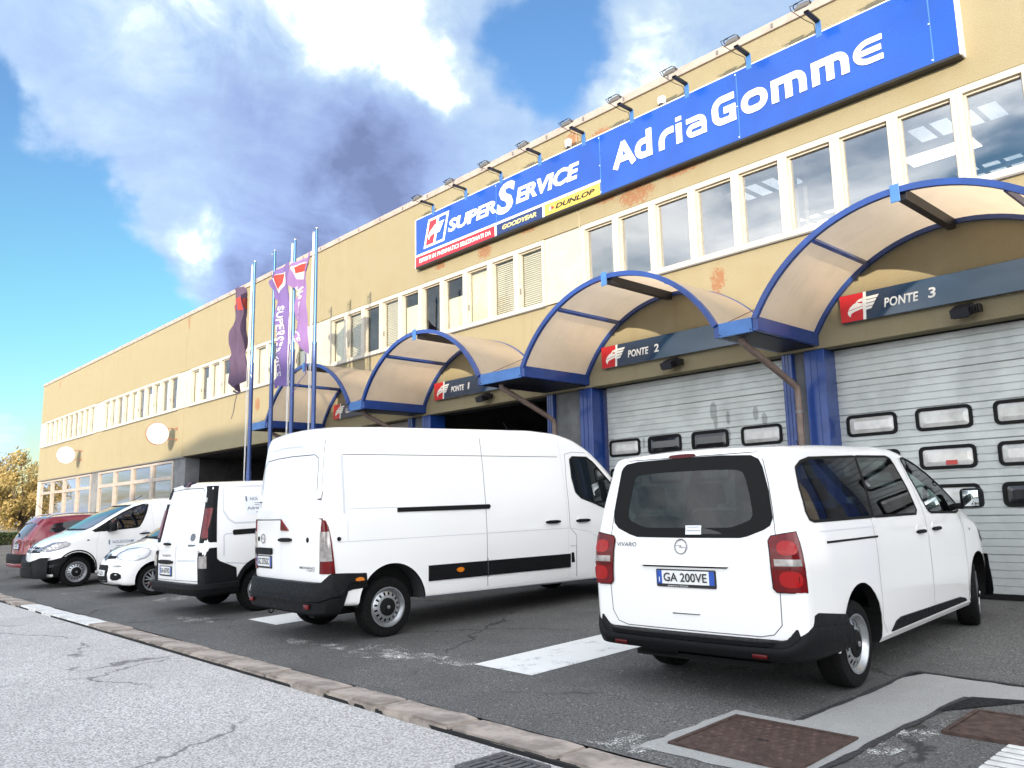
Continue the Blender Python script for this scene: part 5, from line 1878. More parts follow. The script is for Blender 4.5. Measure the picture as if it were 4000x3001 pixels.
SIDEWIN1 = [(-.61, 1.728), (-.50, 1.776), (-.33, 1.803), (.585, 1.812), (.51, 1.295), (-.60, 1.322), (-.66, 1.34), (-.685, 1.40), (-.665, 1.58)]
SIDEWIN2 = [(.605, 1.812), (1.30, 1.808), (1.40, 1.785), (1.44, 1.728), (1.53, 1.514), (1.60, 1.30), (1.55, 1.265), (.53, 1.293)]
FRONTWIN = [(1.66, 1.785), (1.76, 1.79), (1.98, 1.735), (2.25, 1.62), (2.6, 1.43), (2.78, 1.31), (2.80, 1.235), (2.72, 1.22), (1.97, 1.256), (1.90, 1.28), (1.82, 1.40), (1.72, 1.60)]
REARWIN = [(.660, 1.789), (.62, 1.823), (.50, 1.838), (.10, 1.845), (-.3, 1.842), (-.553, 1.828), (-.61, 1.80), (-.64, 1.744), (-.69, 1.564), (-.722, 1.365), (-.705, 1.319), (-.659, 1.292), (-.527, 1.245), (-.474, 1.235), (.073, 1.236), (.470, 1.24), (.55, 1.262), (.67, 1.310), (.712, 1.35), (.722, 1.43), (.69, 1.62)]
WINDSCR = [(-.70, 1.27), (-.80, 1.34), (-.70, 1.62), (-.62, 1.78), (.62, 1.78), (.70, 1.62), (.80, 1.34), (.70, 1.27)]


def cavity_mid(x0, x1):
    """hollow of the cabin as a stack of rectangles"""
    W = lambda z: .885 - ip(((0, .03), (1.05, 0), (1.25, .02), (1.5, .07), (1.8, .155), (1.95, .2)), z)
    xf = ((.55, x1 - .15), (.8, x1 + .3), (1.0, x1 + .5), (1.13, x1 + .42), (1.3, x1 + .15), (1.5, x1 - .15), (1.72, x1 - .6), (1.8, x1 - .85))
    xr = ((.55, x0), (1.1, x0 + .01), (1.8, x0 + .15))
    mb = MB()
    lv = (.55, .8, 1.0, 1.13, 1.3, 1.5, 1.65, 1.8)
    for z in lv:
        w_, a, b = W(z), ip(xr, z), ip(xf, z)
        mb.v += [(a, -w_, z), (b, -w_, z), (b, w_, z), (a, w_, z)]
    for i in range(len(lv) - 1):
        for k in range(4):
            mb.f.append((i * 4 + k, i * 4 + (k + 1) % 4, i * 4 + 4 + (k + 1) % 4, i * 4 + 4 + k))
    n = 4 * (len(lv) - 1)
    mb.f += [(3, 2, 1, 0), (n, n + 1, n + 2, n + 3)]
    return mb


WELLS_M = [(0.04, -.96, .40, .405, .27), (0.04, .96, .40, .405, .27), (3.275, -.96, .38, .40, .30), (3.275, .96, .38, .40, .30)]


def front_details_mid(c, plate_word=None):
    """face of the mid-size van: lamps, grille, black lower bumper"""
    path = densify([(2.88, 1.0), (3.2, 1.0), (3.62, .965), (3.86, .89), (3.98, .72), (4.05, .4), (4.07, 0), (4.05, -.4), (3.98, -.72), (3.86, -.89), (3.62, -.965), (3.2, -1.0), (2.88, -1.0)][3:-3])
    path = [(x, y) for x, y in path]
    zt = lambda f: .62 - .05 * abs(f - .5)
    mb = bumper_mesh([(x, y) for x, y in path[::-1]], lambda f: .60 + .10 * min(1, abs(f - .5) * 2.6) ** 2, lambda f: .24, [(0, -.08), (0, .012), (.12, .03), (.4, .028), (.7, .012), (.92, .008), (1.0, .004), (1.0, -.08)])
    bp = c.put('front_bumper', mb, M_PLASTIC)
    for k in range(4):
        z = .30 + .045 * k
        mb = bumper_mesh([p for p in path[::-1] if abs(p[1]) < .46], lambda f: z + .020, lambda f: z, [(0, .02), (0, .045), (1, .045), (1, .02)])
        c.put('grille_slat', mb, M_PLASTIC, bp)
    for k in range(3):
        z = .50 + .04 * k
        mb = bumper_mesh([p for p in path[::-1] if abs(p[1]) < .40], lambda f: z + .016, lambda f: z, [(0, .01), (0, .036), (1, .036), (1, .01)])
        c.put('grille_slat', mb, M_PLASTIC, bp)
    c.patch('grille', 'F', [(-.50, .80), (.50, .80), (.56, .92), (-.56, .92)], M_PLASTIC, .006, .02, .08)
    c.line('chrome_bar', 'F', [(-.5, .865), (.5, .865)], M_CHROME, .018, .012)
    c.ring_badge('F', 0, .86, .085, M_CHROME, .02)
    for vw, nm in (('FL', 1), ('FR', -1)):
        if nm == 1:
            hl = c.patch('headlight', 'L', [(3.42, .985), (3.50, 1.025), (3.68, 1.0), (3.86, .90), (3.93, .83), (3.84, .82), (3.62, .875), (3.46, .93)], M_CLEAR, .008, .03, .06)
        else:
            hl = c.patch('headlight', 'R', [(3.42, .985), (3.50, 1.025), (3.68, 1.0), (3.86, .90), (3.93, .83), (3.84, .82), (3.62, .875), (3.46, .93)], M_CLEAR, .008, .03, .06)
        sd = 'L' if nm == 1 else 'R'
        c.line('lamp_border', sd, [(3.42, .985), (3.50, 1.025), (3.68, 1.0), (3.86, .90), (3.93, .83), (3.84, .82), (3.62, .875), (3.46, .93)], M_GREYTXT, .018, .011, hl, True)


def passenger_van():
    c = Car('passenger_van', 'white passenger van with tinted windows, rear towards the viewer, nearest on the right', 'van', (-3.97, 6.45), 3.0)
    B = mid_body()
    cut = [extr('R', SIDEWIN1, .55, 1.3), extr('R', SIDEWIN2, .55, 1.3), extr('R', FRONTWIN, .55, 1.3), extr('L', SIDEWIN1, .55, 1.3), extr('L', SIDEWIN2, .55, 1.3), extr('L', FRONTWIN, .55, 1.3),
           extr('B', REARWIN, -1.4, -.45), extr('F', WINDSCR, 1.45, 4.3)]
    c.set_body(B, M_VANW, wells=WELLS_M, cavity=cavity_mid(-.84, 2.7), cutters=cut, inner=M_CABIN)
    grow = lambda p, k=1.012: [(sum(q[0] for q in p) / len(p) + (a - sum(q[0] for q in p) / len(p)) * k, sum(q[1] for q in p) / len(p) + (b - sum(q[1] for q in p) / len(p)) * k) for a, b in p]
    for sd in 'RL':
        c.patch('side_window', sd, grow(SIDEWIN1), M_PRIV, .003, .001, .12)
        c.patch('side_window', sd, grow(SIDEWIN2), M_PRIV, .003, .001, .12)
        c.patch('door_window', sd, grow(FRONTWIN), M_CLEARG, .003, .001, .12)
        for p in (SIDEWIN1, SIDEWIN2, FRONTWIN):
            c.line('window_seal', sd, p, M_RUBBER, .022, .0045, None, True)
    rw = c.patch('rear_window', 'B', grow(REARWIN), M_PRIV2, .003, .001, .12)
    c.line('window_seal', 'B', REARWIN, M_RUBBER, .03, .0045, rw, True)
    # black printed border of the rear window
    cx, cz = 0.0, 1.53
    inn = [(cx + (a - cx) * .80, cz + (b - cz - .02) * .74) for a, b in REARWIN]
    v = []
    n = len(REARWIN)
    for p in REARWIN + inn:
        h, nn = c.hit('B', *p)
        v.append(h + nn * .0048)
    c.put('window_border', MB().add(v, [(i, (i + 1) % n, n + (i + 1) % n, n + i) for i in range(n)]), M_RUBBER, rw, recalc=False)
    c.patch('windscreen', 'F', grow(WINDSCR), M_CLEARG, .003, .001, .15)
    c.patch('brake_light', 'B', chaikin([(.17, 1.858), (.19, 1.872), (.16, 1.886), (-.05, 1.886), (-.075, 1.872), (-.055, 1.858)], 1), M_TAIL_D, .008, .01, .1)
    # roof spoiler lip above the rear window
    gap = [(-.765, .60), (-.772, .84), (-.77, 1.10), (-.755, 1.25), (-.735, 1.42), (-.70, 1.62), (-.655, 1.80), (-.60, 1.865), (.60, 1.865), (.655, 1.80), (.70, 1.62), (.735, 1.42), (.755, 1.25), (.77, 1.10), (.765, .84), (.755, .62), (.70, .535), (.60, .51), (-.60, .51), (-.70, .53)]
    c.line('tailgate_gap', 'B', gap, M_SEAM, .007, .0012, None, True)
    # plate recess with its ledge
    ledge = c.patch('plate_ledge', 'B', [(.42, 1.005), (-.375, 1.005), (-.38, 1.045), (-.345, 1.066), (.385, 1.066), (.42, 1.05)], M_VANW, .03, .01, .08)
    c.patch('ledge_shadow', 'B', [(.40, .992), (-.36, .992), (-.375, 1.004), (.415, 1.004)], M_PLASTIC, .006, .004, .15)  # black strip painted in as the shade under the ledge
    c.plate('B', .265, -.255, .862, .966, 'GA 200VE')
    c.text('frame_text', 'B', 'ADRIATICA MOTORI', .17, -.02, .842, .853, M_WHITE, .010, None, .0, 0, .002)
    em = c.ring_badge('B', .038, 1.152, .060, M_CHROME_D, .010)
    c.text('model_badge', 'B', 'VIVARO', .685, .475, 1.148, 1.184, M_CHROME_D, .004, None, .012)
    st = c.patch('window_sticker', 'B', [(-.002, 1.246), (-.142, 1.246), (-.142, 1.316), (-.002, 1.316)], M_STICK, .008, .002, .1)
    c.text('sticker_text', 'B', 'NOLEGGIAMI', -.02, -.125, 1.297, 1.308, M_GREYTXT, .0085, st, .0, 0, .001)
    c.text('sticker_text', 'B', 'AdriaGomme', -.01, -.135, 1.270, 1.285, M_GREYTXT, .0085, st, .01, 0, .001)
    c.patch('grip_recess', 'B', [(.15, .640), (-.106, .640), (-.109, .688), (.10, .706)], M_VANW, .012, .01, .06)
    c.patch('grip_shadow', 'B', [(.14, .630), (-.10, .632), (-.106, .640), (.15, .640)], M_SEAM, .004, .004, .1)  # dark strip drawn as the shade below the grip
    # tail lights wrap round the corners
    LR = [(-.983, -.777, 1.202), (-.97, -.79, 1.232), (-.869, -.891, 1.262), (-.86, -.9, 1.182), (-.852, -.908, 1.012), (-.847, -.913, .836), (-.974, -.786, .838), (-.985, -.775, .861), (-.987, -.773, .999), (-.985, -.775, 1.114)]
    base = [(cr_a(x, y), z) for x, y, z in LR]
    a0, a1 = min(p[0] for p in base), max(p[0] for p in base)
    for vw in ('CR', 'CL'):
        tl = c.patch('tail_light', vw, base, M_TAIL, .014, .02, .05)
        c.line('lamp_gap', vw, base, M_RUBBER, .014, .010, tl, True)
        c.patch('clear_lens', vw, [(a0 + .02, 1.020), (a1 - .025, 1.022), (a1 - .028, 1.068), (a0 + .02, 1.070)], M_CLEAR, .018, .004, .05, tl)
        c.patch('upper_lens', vw, chaikin([(a0 + .04, 1.095), (a1 - .035, 1.10), (a1 - .045, 1.20), (a0 + .05, 1.20)], 2), M_TAIL_B, .017, .004, .05, tl)
        c.patch('lower_lens', vw, chaikin([(a0 + .04, .87), (a1 - .03, .87), (a1 - .03, .985), (a0 + .04, .985)], 2), M_TAIL_B, .017, .004, .05, tl)
        c.line('lamp_divider', vw, [(a0 + .01, 1.005), (a1 - .01, 1.005)], M_TAIL_D, .012, .019, tl)
    # black rear bumper
    half = [(-.28, -.972), (-.55, -.972), (-.78, -.955), (-.92, -.90), (-.985, -.80), (-1.0, -.6), (-1.005, 0)]
    path = densify(half + [(x, -y) for x, y in half[::-1][1:]])[::-1]
    path = path[::-1]
    def zt(f):
        g = abs(f - .5) * 2
        q = max(0, min(1, (g - .50) / .14))
        return .495 + (.19 * q * q * (3 - 2 * q) if g < .66 else .19 - .08 * (g - .66) / .34)
    mb = bumper_mesh([(x, y) for x, y in path][::-1], zt, lambda f: .345 - .10 * 0, [(0, -.12), (0, -.03), (.08, .015), (.35, .038), (.55, .042), (.68, .036), (.72, .012), (.93, .006), (1.0, -.005), (1.0, -.08)])
    bp = c.put('rear_bumper', mb, M_PLASTIC)
    lip = densify([(-.97, -.72), (-1.02, -.6), (-1.03, 0), (-1.02, .6), (-.97, .72)])
    c.put('bumper_step', bumper_mesh(lip[::-1][::-1][::-1], lambda f: .495, lambda f: .455, [(0, -.05), (0, .028), (.8, .034), (1, .02), (1, -.06)]), M_PLASTIC, bp)
    for y in (-.62, .62):
        c.put('reflector', MB().cbox(-1.045, -1.03, y - .06, y + .06, .372, .402, .006), M_TAIL_D, bp)
    c.put('under_panel', MB().box(-.85, 3.7, -.6, .6, .26, .30), M_RUBBER)
    c.put('rear_axle', MB().tube([(0, -.8, .3), (0, .8, .3)], .05, 8).box(-.85, -.3, .2, .55, .28, .42), M_RUBBER)
    # flank: slide rail, crease shade, handles, cladding
    for sd in 'RL':
        c.line('slide_rail', sd, [(-.477, 1.157), (.529, 1.13)], M_RUBBER, .017, .004)
        c.line('flank_crease_shade', sd, [(-.554, 1.243), (.534, 1.215)], M_CREASE_SHADE, .008, .0015)
        c.line('door_gap', sd, [(1.60, 1.86), (1.66, 1.6), (1.76, 1.3), (1.77, .9), (1.76, .34)], M_SEAM, .006)
        c.line('door_gap', sd, [(.50, 1.86), (.47, 1.28), (.47, .45), (.55, .34)], M_SEAM, .005)
        c.line('door_gap', sd, [(2.80, 1.20), (2.86, 1.0), (2.86, .34)], M_SEAM, .006)
        for xa, xb in ((1.46, 1.66), (1.90, 2.10)):
            h = c.patch('door_handle', sd, chaikin([(xa, 1.085), (xb, 1.08), (xb, 1.115), (xa, 1.12)], 1), M_RUBBER, .03, .0, .05)
            c.patch('handle_dish', sd, arc_pts((xa + xb) / 2 - .02, 1.12, .07, .045, 0, 340, 16), M_VANW, .004, .004, .05, h)
        c.patch('sill_cladding', sd, [(.643, .335), (.76, .405), (.87, .425), (2.53, .385), (2.68, .36), (2.735, .325)], M_PLASTIC, .014, .01, .15)
        c.line('sill_edge', sd, [(.40, .305), (2.88, .285)], M_VANW, .035, .010)
    # wheel-arch lips
    for sgn, sd in ((-1, 'R'), (1, 'L')):
        for wx in (.04, 3.275):
            pts = [(wx + .412 * math.cos(R(a)), .40 + .412 * math.sin(R(a))) for a in range(-10, 191, 10)]
            c.line('arch_lip', sd, pts, M_VANW, .020, .006)
        c.patch('fender_lamp', sd, arc_pts(3.05, 1.03, .02, .014, 0, 330, 11), M_CLEAR, .006, .004, .05)
    for x in (0.0, 3.275):
        for y in (-.905, .905):
            c.wheel(x, y, steer=(14 if x > 1 else 0) * (1 if y < 0 else -1))
    front_details_mid(c)
    for y in (-1.02, 1.02):
        mirror(c, 2.74, y, 1.36, -1 if y < 0 else 1)
    for x, ys in ((-.25, (-.5, .0, .5)), (.75, (-.5, .0, .5)), (1.75, (-.48, .1, .48))):
        for y in ys:
            if x > 1.5 and y == .1:
                continue
            seat(c, x, y, .72)
    c.put('dashboard', MB().cbox(2.45, 2.95, -.82, .82, .75, 1.14, .06), M_CABIN)
    c.put('steering_wheel', MB().tube([(2.33 + .06 * math.sin(R(a)), .42 + .18 * math.cos(R(a)), 1.12 + .18 * math.sin(R(a))) for a in range(0, 361, 20)], .016, 6), M_CABIN)
    c.put('roof_aerial', MB().tube([(1.55, .1, 1.92), (1.42, .1, 2.03)], .006, 6), M_RUBBER)
    return c


M_CHROME_D = pbr('badge_chrome', (0.20, 0.20, 0.21), 0.25, metal=0.9)
M_TAIL_B = pbr('tail_lens_bright', (0.34, 0.006, 0.006), 0.15, spec=0.35, coat=0.15)
M_PRIV2 = glass('rear_privacy_glass', (0.42, 0.50, 0.47), 1.0, 0.55)
passenger_van()


def end_bumper(c, half, zt, zb, prof, mat, name='rear_bumper', parent=None):
    path = densify(half + [(x, -y) for x, y in half[::-1][1:]])
    return c.put(name, bumper_mesh(path[::-1], zt, zb, prof), mat, parent)


def cargo_van():
    c = Car('cargo_van', 'tall white cargo van, rear towards the viewer, largest of the vans in the middle', 'van', (-9.398, 5.767), -2.0)
    B = Body(-.87, 5.15,
             hw=((-.87, .985), (-.5, 1.01), (3.6, 1.01), (4.3, .98), (4.8, .92), (5.15, .80)),
             zb=((-.87, .46), (-.4, .42), (.4, .40), (3.7, .30), (5.15, .28)),
             zt=((-.87, 2.50), (-.7, 2.535), (0, 2.55), (2.6, 2.535), (3.1, 2.49), (3.4, 2.41), (3.7, 2.25), (4.0, 2.0), (4.3, 1.70), (4.55, 1.44), (4.7, 1.34), (4.95, 1.2), (5.15, 1.0)),
             inset=((0, .03), (.4, .0), (1.1, 0), (1.5, .025), (2.0, .085), (2.3, .135), (2.55, .20)),
             rt=((-.87, .14), (0, .15), (3.2, .15), (4.0, .14), (5.15, .18)),
             lean_r=((0, 0), (1.2, 0), (1.5, .01), (2.45, .13)), lean_f=((0, .06), (.5, 0), (1.0, .05), (1.4, .2)), crown=.03, rr=.07, rf=.16)
    FW = [(3.235, 2.09), (3.30, 2.125), (3.60, 2.115), (3.72, 2.04), (4.02, 1.76), (4.20, 1.56), (4.12, 1.36), (3.901, 1.330), (3.678, 1.414), (3.36, 1.522), (3.265, 1.606), (3.225, 1.82)]
    c.set_body(B, M_VANW, wells=[(.03, -1.01, .40, .475, .30), (.03, 1.01, .40, .475, .30), (4.33, -1.01, .40, .44, .30), (4.33, 1.01, .40, .44, .30)])
    for sd in 'RL':
        dw = c.patch('door_window', sd, FW, M_CARGLASS, .004, .002, .12)
        c.line('window_seal', sd, FW, M_RUBBER, .03, .006, dw, True)
        c.line('door_gap', sd, [(3.149, 2.17), (3.10, 1.77), (3.075, 1.092), (3.194, .98), (3.154, .393)], M_SEAM, .007)
        c.line('door_gap', sd, [(3.149, 2.17), (3.30, 2.20), (3.651, 2.185), (3.827, 2.06), (4.10, 1.80)], M_SEAM, .006)
        c.line('door_gap', sd, [(1.581, 2.47), (1.54, 1.6), (1.487, .378)], M_SEAM, .008)
        c.line('door_gap', sd, [(1.581, 2.45), (3.06, 2.42), (3.04, 1.2), (2.998, .39), (1.49, .42)], M_CREASE_SHADE, .006)
        c.line('crease_shade', sd, [(-.546, 2.196), (1.5, 2.16), (2.99, 2.131)], M_SEAM, .009)
        c.line('crease_shade', sd, [(-.56, 2.196), (-.585, 1.494)], M_CREASE_SHADE, .03)
        c.line('crease_shade', sd, [(-.51, 2.196), (-.544, 1.494), (-.559, 1.173)], M_CREASE_SHADE, .008)
        c.line('crease_shade', sd, [(-.54, 1.546), (.138, 1.534)], M_CREASE_SHADE, .010)
        c.line('crease_shade', sd, [(-.683, 1.172), (1.515, 1.123), (3.075, 1.092), (3.462, 1.014), (3.72, .88)], M_CREASE_SHADE, .010)
        c.line('crease_shade', sd, [(-.502, 2.455), (1.3, 2.45)], M_CREASE_SHADE, .008)
        c.patch('slide_rail', sd, [(.142, 1.529), (1.592, 1.503), (1.613, 1.474), (1.584, 1.444), (.137, 1.475)], M_RUBBER, .016, .004, .2)
        c.patch('side_moulding', sd, [(.558, .791), (3.046, .727), (3.029, .537), (.55, .600)], M_PLASTIC, .014, .005, .25)
        c.line('door_gap', sd, [(1.503, .80), (1.495, .56)], M_SEAM, .010, .017)
        for x, z in ((-.432, .723), (1.037, .696)):
            c.patch('side_marker', sd, arc_pts(x, z, .055, .030, 0, 342, 19), M_AMBER, .032, .02, .06)
        for xa, xb, z in ((2.60, 2.87, 1.20), (3.21, 3.48, 1.185)):
            h = c.patch('door_handle', sd, chaikin([(xa, z - .022), (xb, z - .026), (xb, z + .018), (xa, z + .024)], 1), M_RUBBER, .035, 0, .06)
            c.patch('handle_dish', sd, arc_pts((xa + xb) / 2 - .02, z + .025, .085, .05, 0, 342, 19), M_VANW, .006, .003, .06, h)
        c.line('fuel_flap', sd, [(3.06, .836), (3.18, .826), (3.15, .40)], M_SEAM, .006)
        c.patch('flap_vent', sd, [(3.07, .74), (3.12, .74), (3.13, .60), (3.06, .60)], M_RUBBER, .004, .003, .1)
        c.patch('bump_stop', sd, arc_pts(-.673, 1.208, .024, .024, 0, 330, 11), M_RUBBER, .012, .003, .05)
        c.line('arch_lip', sd, [(.03 + .485 * math.cos(R(a)), .40 + .485 * math.sin(R(a))) for a in range(5, 181, 8)], M_VANW, .03, .004)
        c.line('sill_edge', sd, [(.42, .42), (3.75, .315)], M_GREYTXT, .012, .004)
    # grey wheel-arch liner seen above the tyre
    for sg in (-1, 1):
        rows = []
        for a in range(0, 181, 10):
            rows.append([(.03 + .468 * math.cos(R(a)), sg * y, .40 + .468 * math.sin(R(a))) for y in (.74, .985)])
        c.put('arch_liner', MB().grid(rows), pbr('liner_grey', (.035, .035, .037), .8), recalc=False)
    # rear doors
    c.line('door_gap', 'B', [(-.80, 2.40), (-.855, 1.60)], M_SEAM, .008)
    c.line('door_gap', 'B', [(.80, 2.40), (.855, 1.60)], M_SEAM, .008)
    c.line('door_gap', 'B', [(.12, 2.48), (.12, 1.45), (.118, .74)], M_CREASE_SHADE, .008)
    c.line('door_recess_shade', 'B', [(.80, 1.60), (.80, 2.137), (.71, 2.205), (.39, 2.221), (-.012, 2.225), (-.60, 2.212), (-.70, 2.165), (-.74, 1.7)], M_SEAM, .012)
    c.line('door_crease_shade', 'B', [(.561, 2.328), (.212, 2.348), (-.297, 2.330)], M_CREASE_SHADE, .022)
    c.line('door_crease_shade', 'B', [(.859, 1.447), (.117, 1.447)], M_SEAM, .014)
    c.patch('high_brake_light', 'B', [(.112, 1.447), (.112, 1.314), (-.10, 1.314)], M_TAIL, .018, .01, .1)
    for s_ in (-1, 1):
        h = c.patch('hinge', 'B' , rrect(min(s_ * .77, s_ * .86), max(s_ * .77, s_ * .86), 1.68, 1.765, .015, 2), M_VANW, .03, .01, .1)
        c.line('hinge_line', 'B', [(s_ * .77, 1.675), (s_ * .86, 1.675), (s_ * .865, 1.765)], M_SEAM, .012, .006, h)
    c.ring_badge('B', .655, 1.209, .062, M_CHROME_D, .012)
    h = c.patch('door_handle', 'B', chaikin([(.145, 1.177), (-.178, 1.18), (-.178, 1.226), (.145, 1.224)], 1), M_RUBBER, .035, 0, .08)
    c.patch('handle_dish', 'B', arc_pts(-.02, 1.23, .09, .055, 0, 342, 19), M_VANW, .006, .003, .06, h)
    for y in (.815, -.58):
        c.patch('door_buffer', 'B', arc_pts(y, 1.205, .022, .03, 0, 330, 11), M_RUBBER, .012, .003, .05)
    c.patch('plate_lamp_bar', 'B', rrect(.375, .885, 1.012, 1.094, .02, 2), M_PLASTIC, .03, .01, .15)
    c.plate('B', .885, .405, .862, .985, 'GC 275GC')
    c.text('model_badge', 'B', 'MOVANO', -.385, -.745, .866, .896, M_CHROME_D, .005, None, .012)
    c.text('model_badge', 'B', 'TURBO D', -.55, -.74, .842, .858, M_CHROME_D, .005, None, .008)
    # tall tail lights
    for sg in (-1, 1):
        tl = c.corner('tail_light', sg, [(.823, .857, -.735), (1.0, .872, -.750), (1.2, .888, -.770), (1.35, .90, -.790), (1.43, .908, -.815), (1.455, .915, -.84)], M_TAIL, .016, .01)
        c.corner('clear_lens', sg, [(.965, .870, -.77), (1.05, .876, -.775), (1.2, .885, -.785), (1.30, .89, -.79)], M_CLEAR, .021, .003, tl, 5)
    half = [(-.33, -1.005), (-.62, -1.005), (-.80, -.99), (-.90, -.93), (-.945, -.80), (-.955, -.5), (-.96, 0)]
    def zt(f):
        g = abs(f - .5) * 2
        return .725 if g < .62 else (.725 + .10 * (g - .62) / .08 if g < .70 else .825 - .03 * (g - .7) / .3)
    def zb(f):
        g = abs(f - .5) * 2
        return .365 if g < .78 else (.365 + .25 * min(1, (g - .78) / .06))
    bp = end_bumper(c, half, zt, zb, [(0, -.10), (0, .0), (.06, .018), (.40, .022), (.44, .045), (.50, .045), (.54, .02), (.95, .012), (1.0, 0), (1.0, -.08)], M_PLASTIC)
    st = densify([(-.96, -.78), (-1.0, -.70), (-1.005, 0), (-1.0, .70), (-.96, .78)])
    c.put('step_edge', bumper_mesh(st[::-1], lambda f: .545, lambda f: .515, [(0, -.03), (0, .015), (1, .015), (1, -.03)]), M_PLASTIC, bp)
    for y in (-.76, .76):
        c.put('reflector', MB().cbox(-.995, -.975, y - .055, y + .055, .435, .485, .006), M_TAIL, bp)
    c.put('tow_eye', MB().tube([(-.93 - .03 * math.cos(R(a)), .30, .34 + .03 * math.sin(R(a))) for a in range(0, 361, 30)], .008, 6), M_RUBBER, bp)
    c.put('under_frame', MB().box(-.8, 4.6, -.45, .45, .36, .44).box(-.75, .5, -.5, -.35, .28, .36).tube([(0, -.9, .34), (0, .9, .34)], .07, 8), M_RUBBER)
    for x in (0.0, 4.33):
        for y in (-.93, .93):
            c.wheel(x, y, r=.352, wd=.225, rim_r=.222)
    c.patch('windscreen', 'F', [(-.78, 1.42), (-.70, 2.0), (-.6, 2.3), (.6, 2.3), (.70, 2.0), (.78, 1.42)], M_CARGLASS, .004, .002, .15)
    c.patch('grille', 'F', [(-.4, .75), (.4, .75), (.45, .95), (-.45, .95)], M_PLASTIC, .006, .005, .1)
    mirror(c, 4.0, -1.06, 1.62, -1, h=.34)
    mirror(c, 4.0, 1.06, 1.62, 1, h=.34)
    c.put('roof_aerial', MB().tube([(2.9, 0, 2.53), (2.75, 0, 2.72)], .006, 6), M_RUBBER)
    return c


def rental_notice(c, view, x0, x1, z0, z1, cut=False):
    """white sign-writing on a door: a heading, thin lines and the firm's name"""
    dr = 1 if x1 > x0 else -1
    w = x1 - x0
    st = c.patch('door_notice', view, [(min(x0, x1), z0), (max(x0, x1), z0), (max(x0, x1), z1), (min(x0, x1), z1)], M_STICK, .0025, .001, .2)
    h = z1 - z0
    c.text('notice_text', view, 'NOLEGGIAMI', x0 + .16 * w, x0 + .92 * w, z0 + .74 * h, z0 + .90 * h, M_GREYTXT, .003, st, .012, 0, .0012)
    c.text('notice_text', view, 'AdriaGomme', x0 + .04 * w, x0 + .98 * w, z0 + .26 * h, z0 + .42 * h, M_GREYTXT, .003, st, .02, 0, .0012)
    for k, (a, b, q) in enumerate(((.28, .76, .60), (.28, .76, .50), (.30, .72, .12))):
        c.line('notice_line', view, [(x0 + a * w, z0 + q * h), (x0 + b * w, z0 + q * h)], M_GREYTXT, .03 * h, .0042, st)
    c.patch('notice_mark', view, [(min(x0 + .02 * w, x0 + .07 * w), z0 + .70 * h), (max(x0 + .02 * w, x0 + .07 * w), z0 + .70 * h), (max(x0 + .02 * w, x0 + .07 * w), z0 + .96 * h), (min(x0 + .02 * w, x0 + .07 * w), z0 + .96 * h)], M_GREYTXT, .004, .001, .2, st)


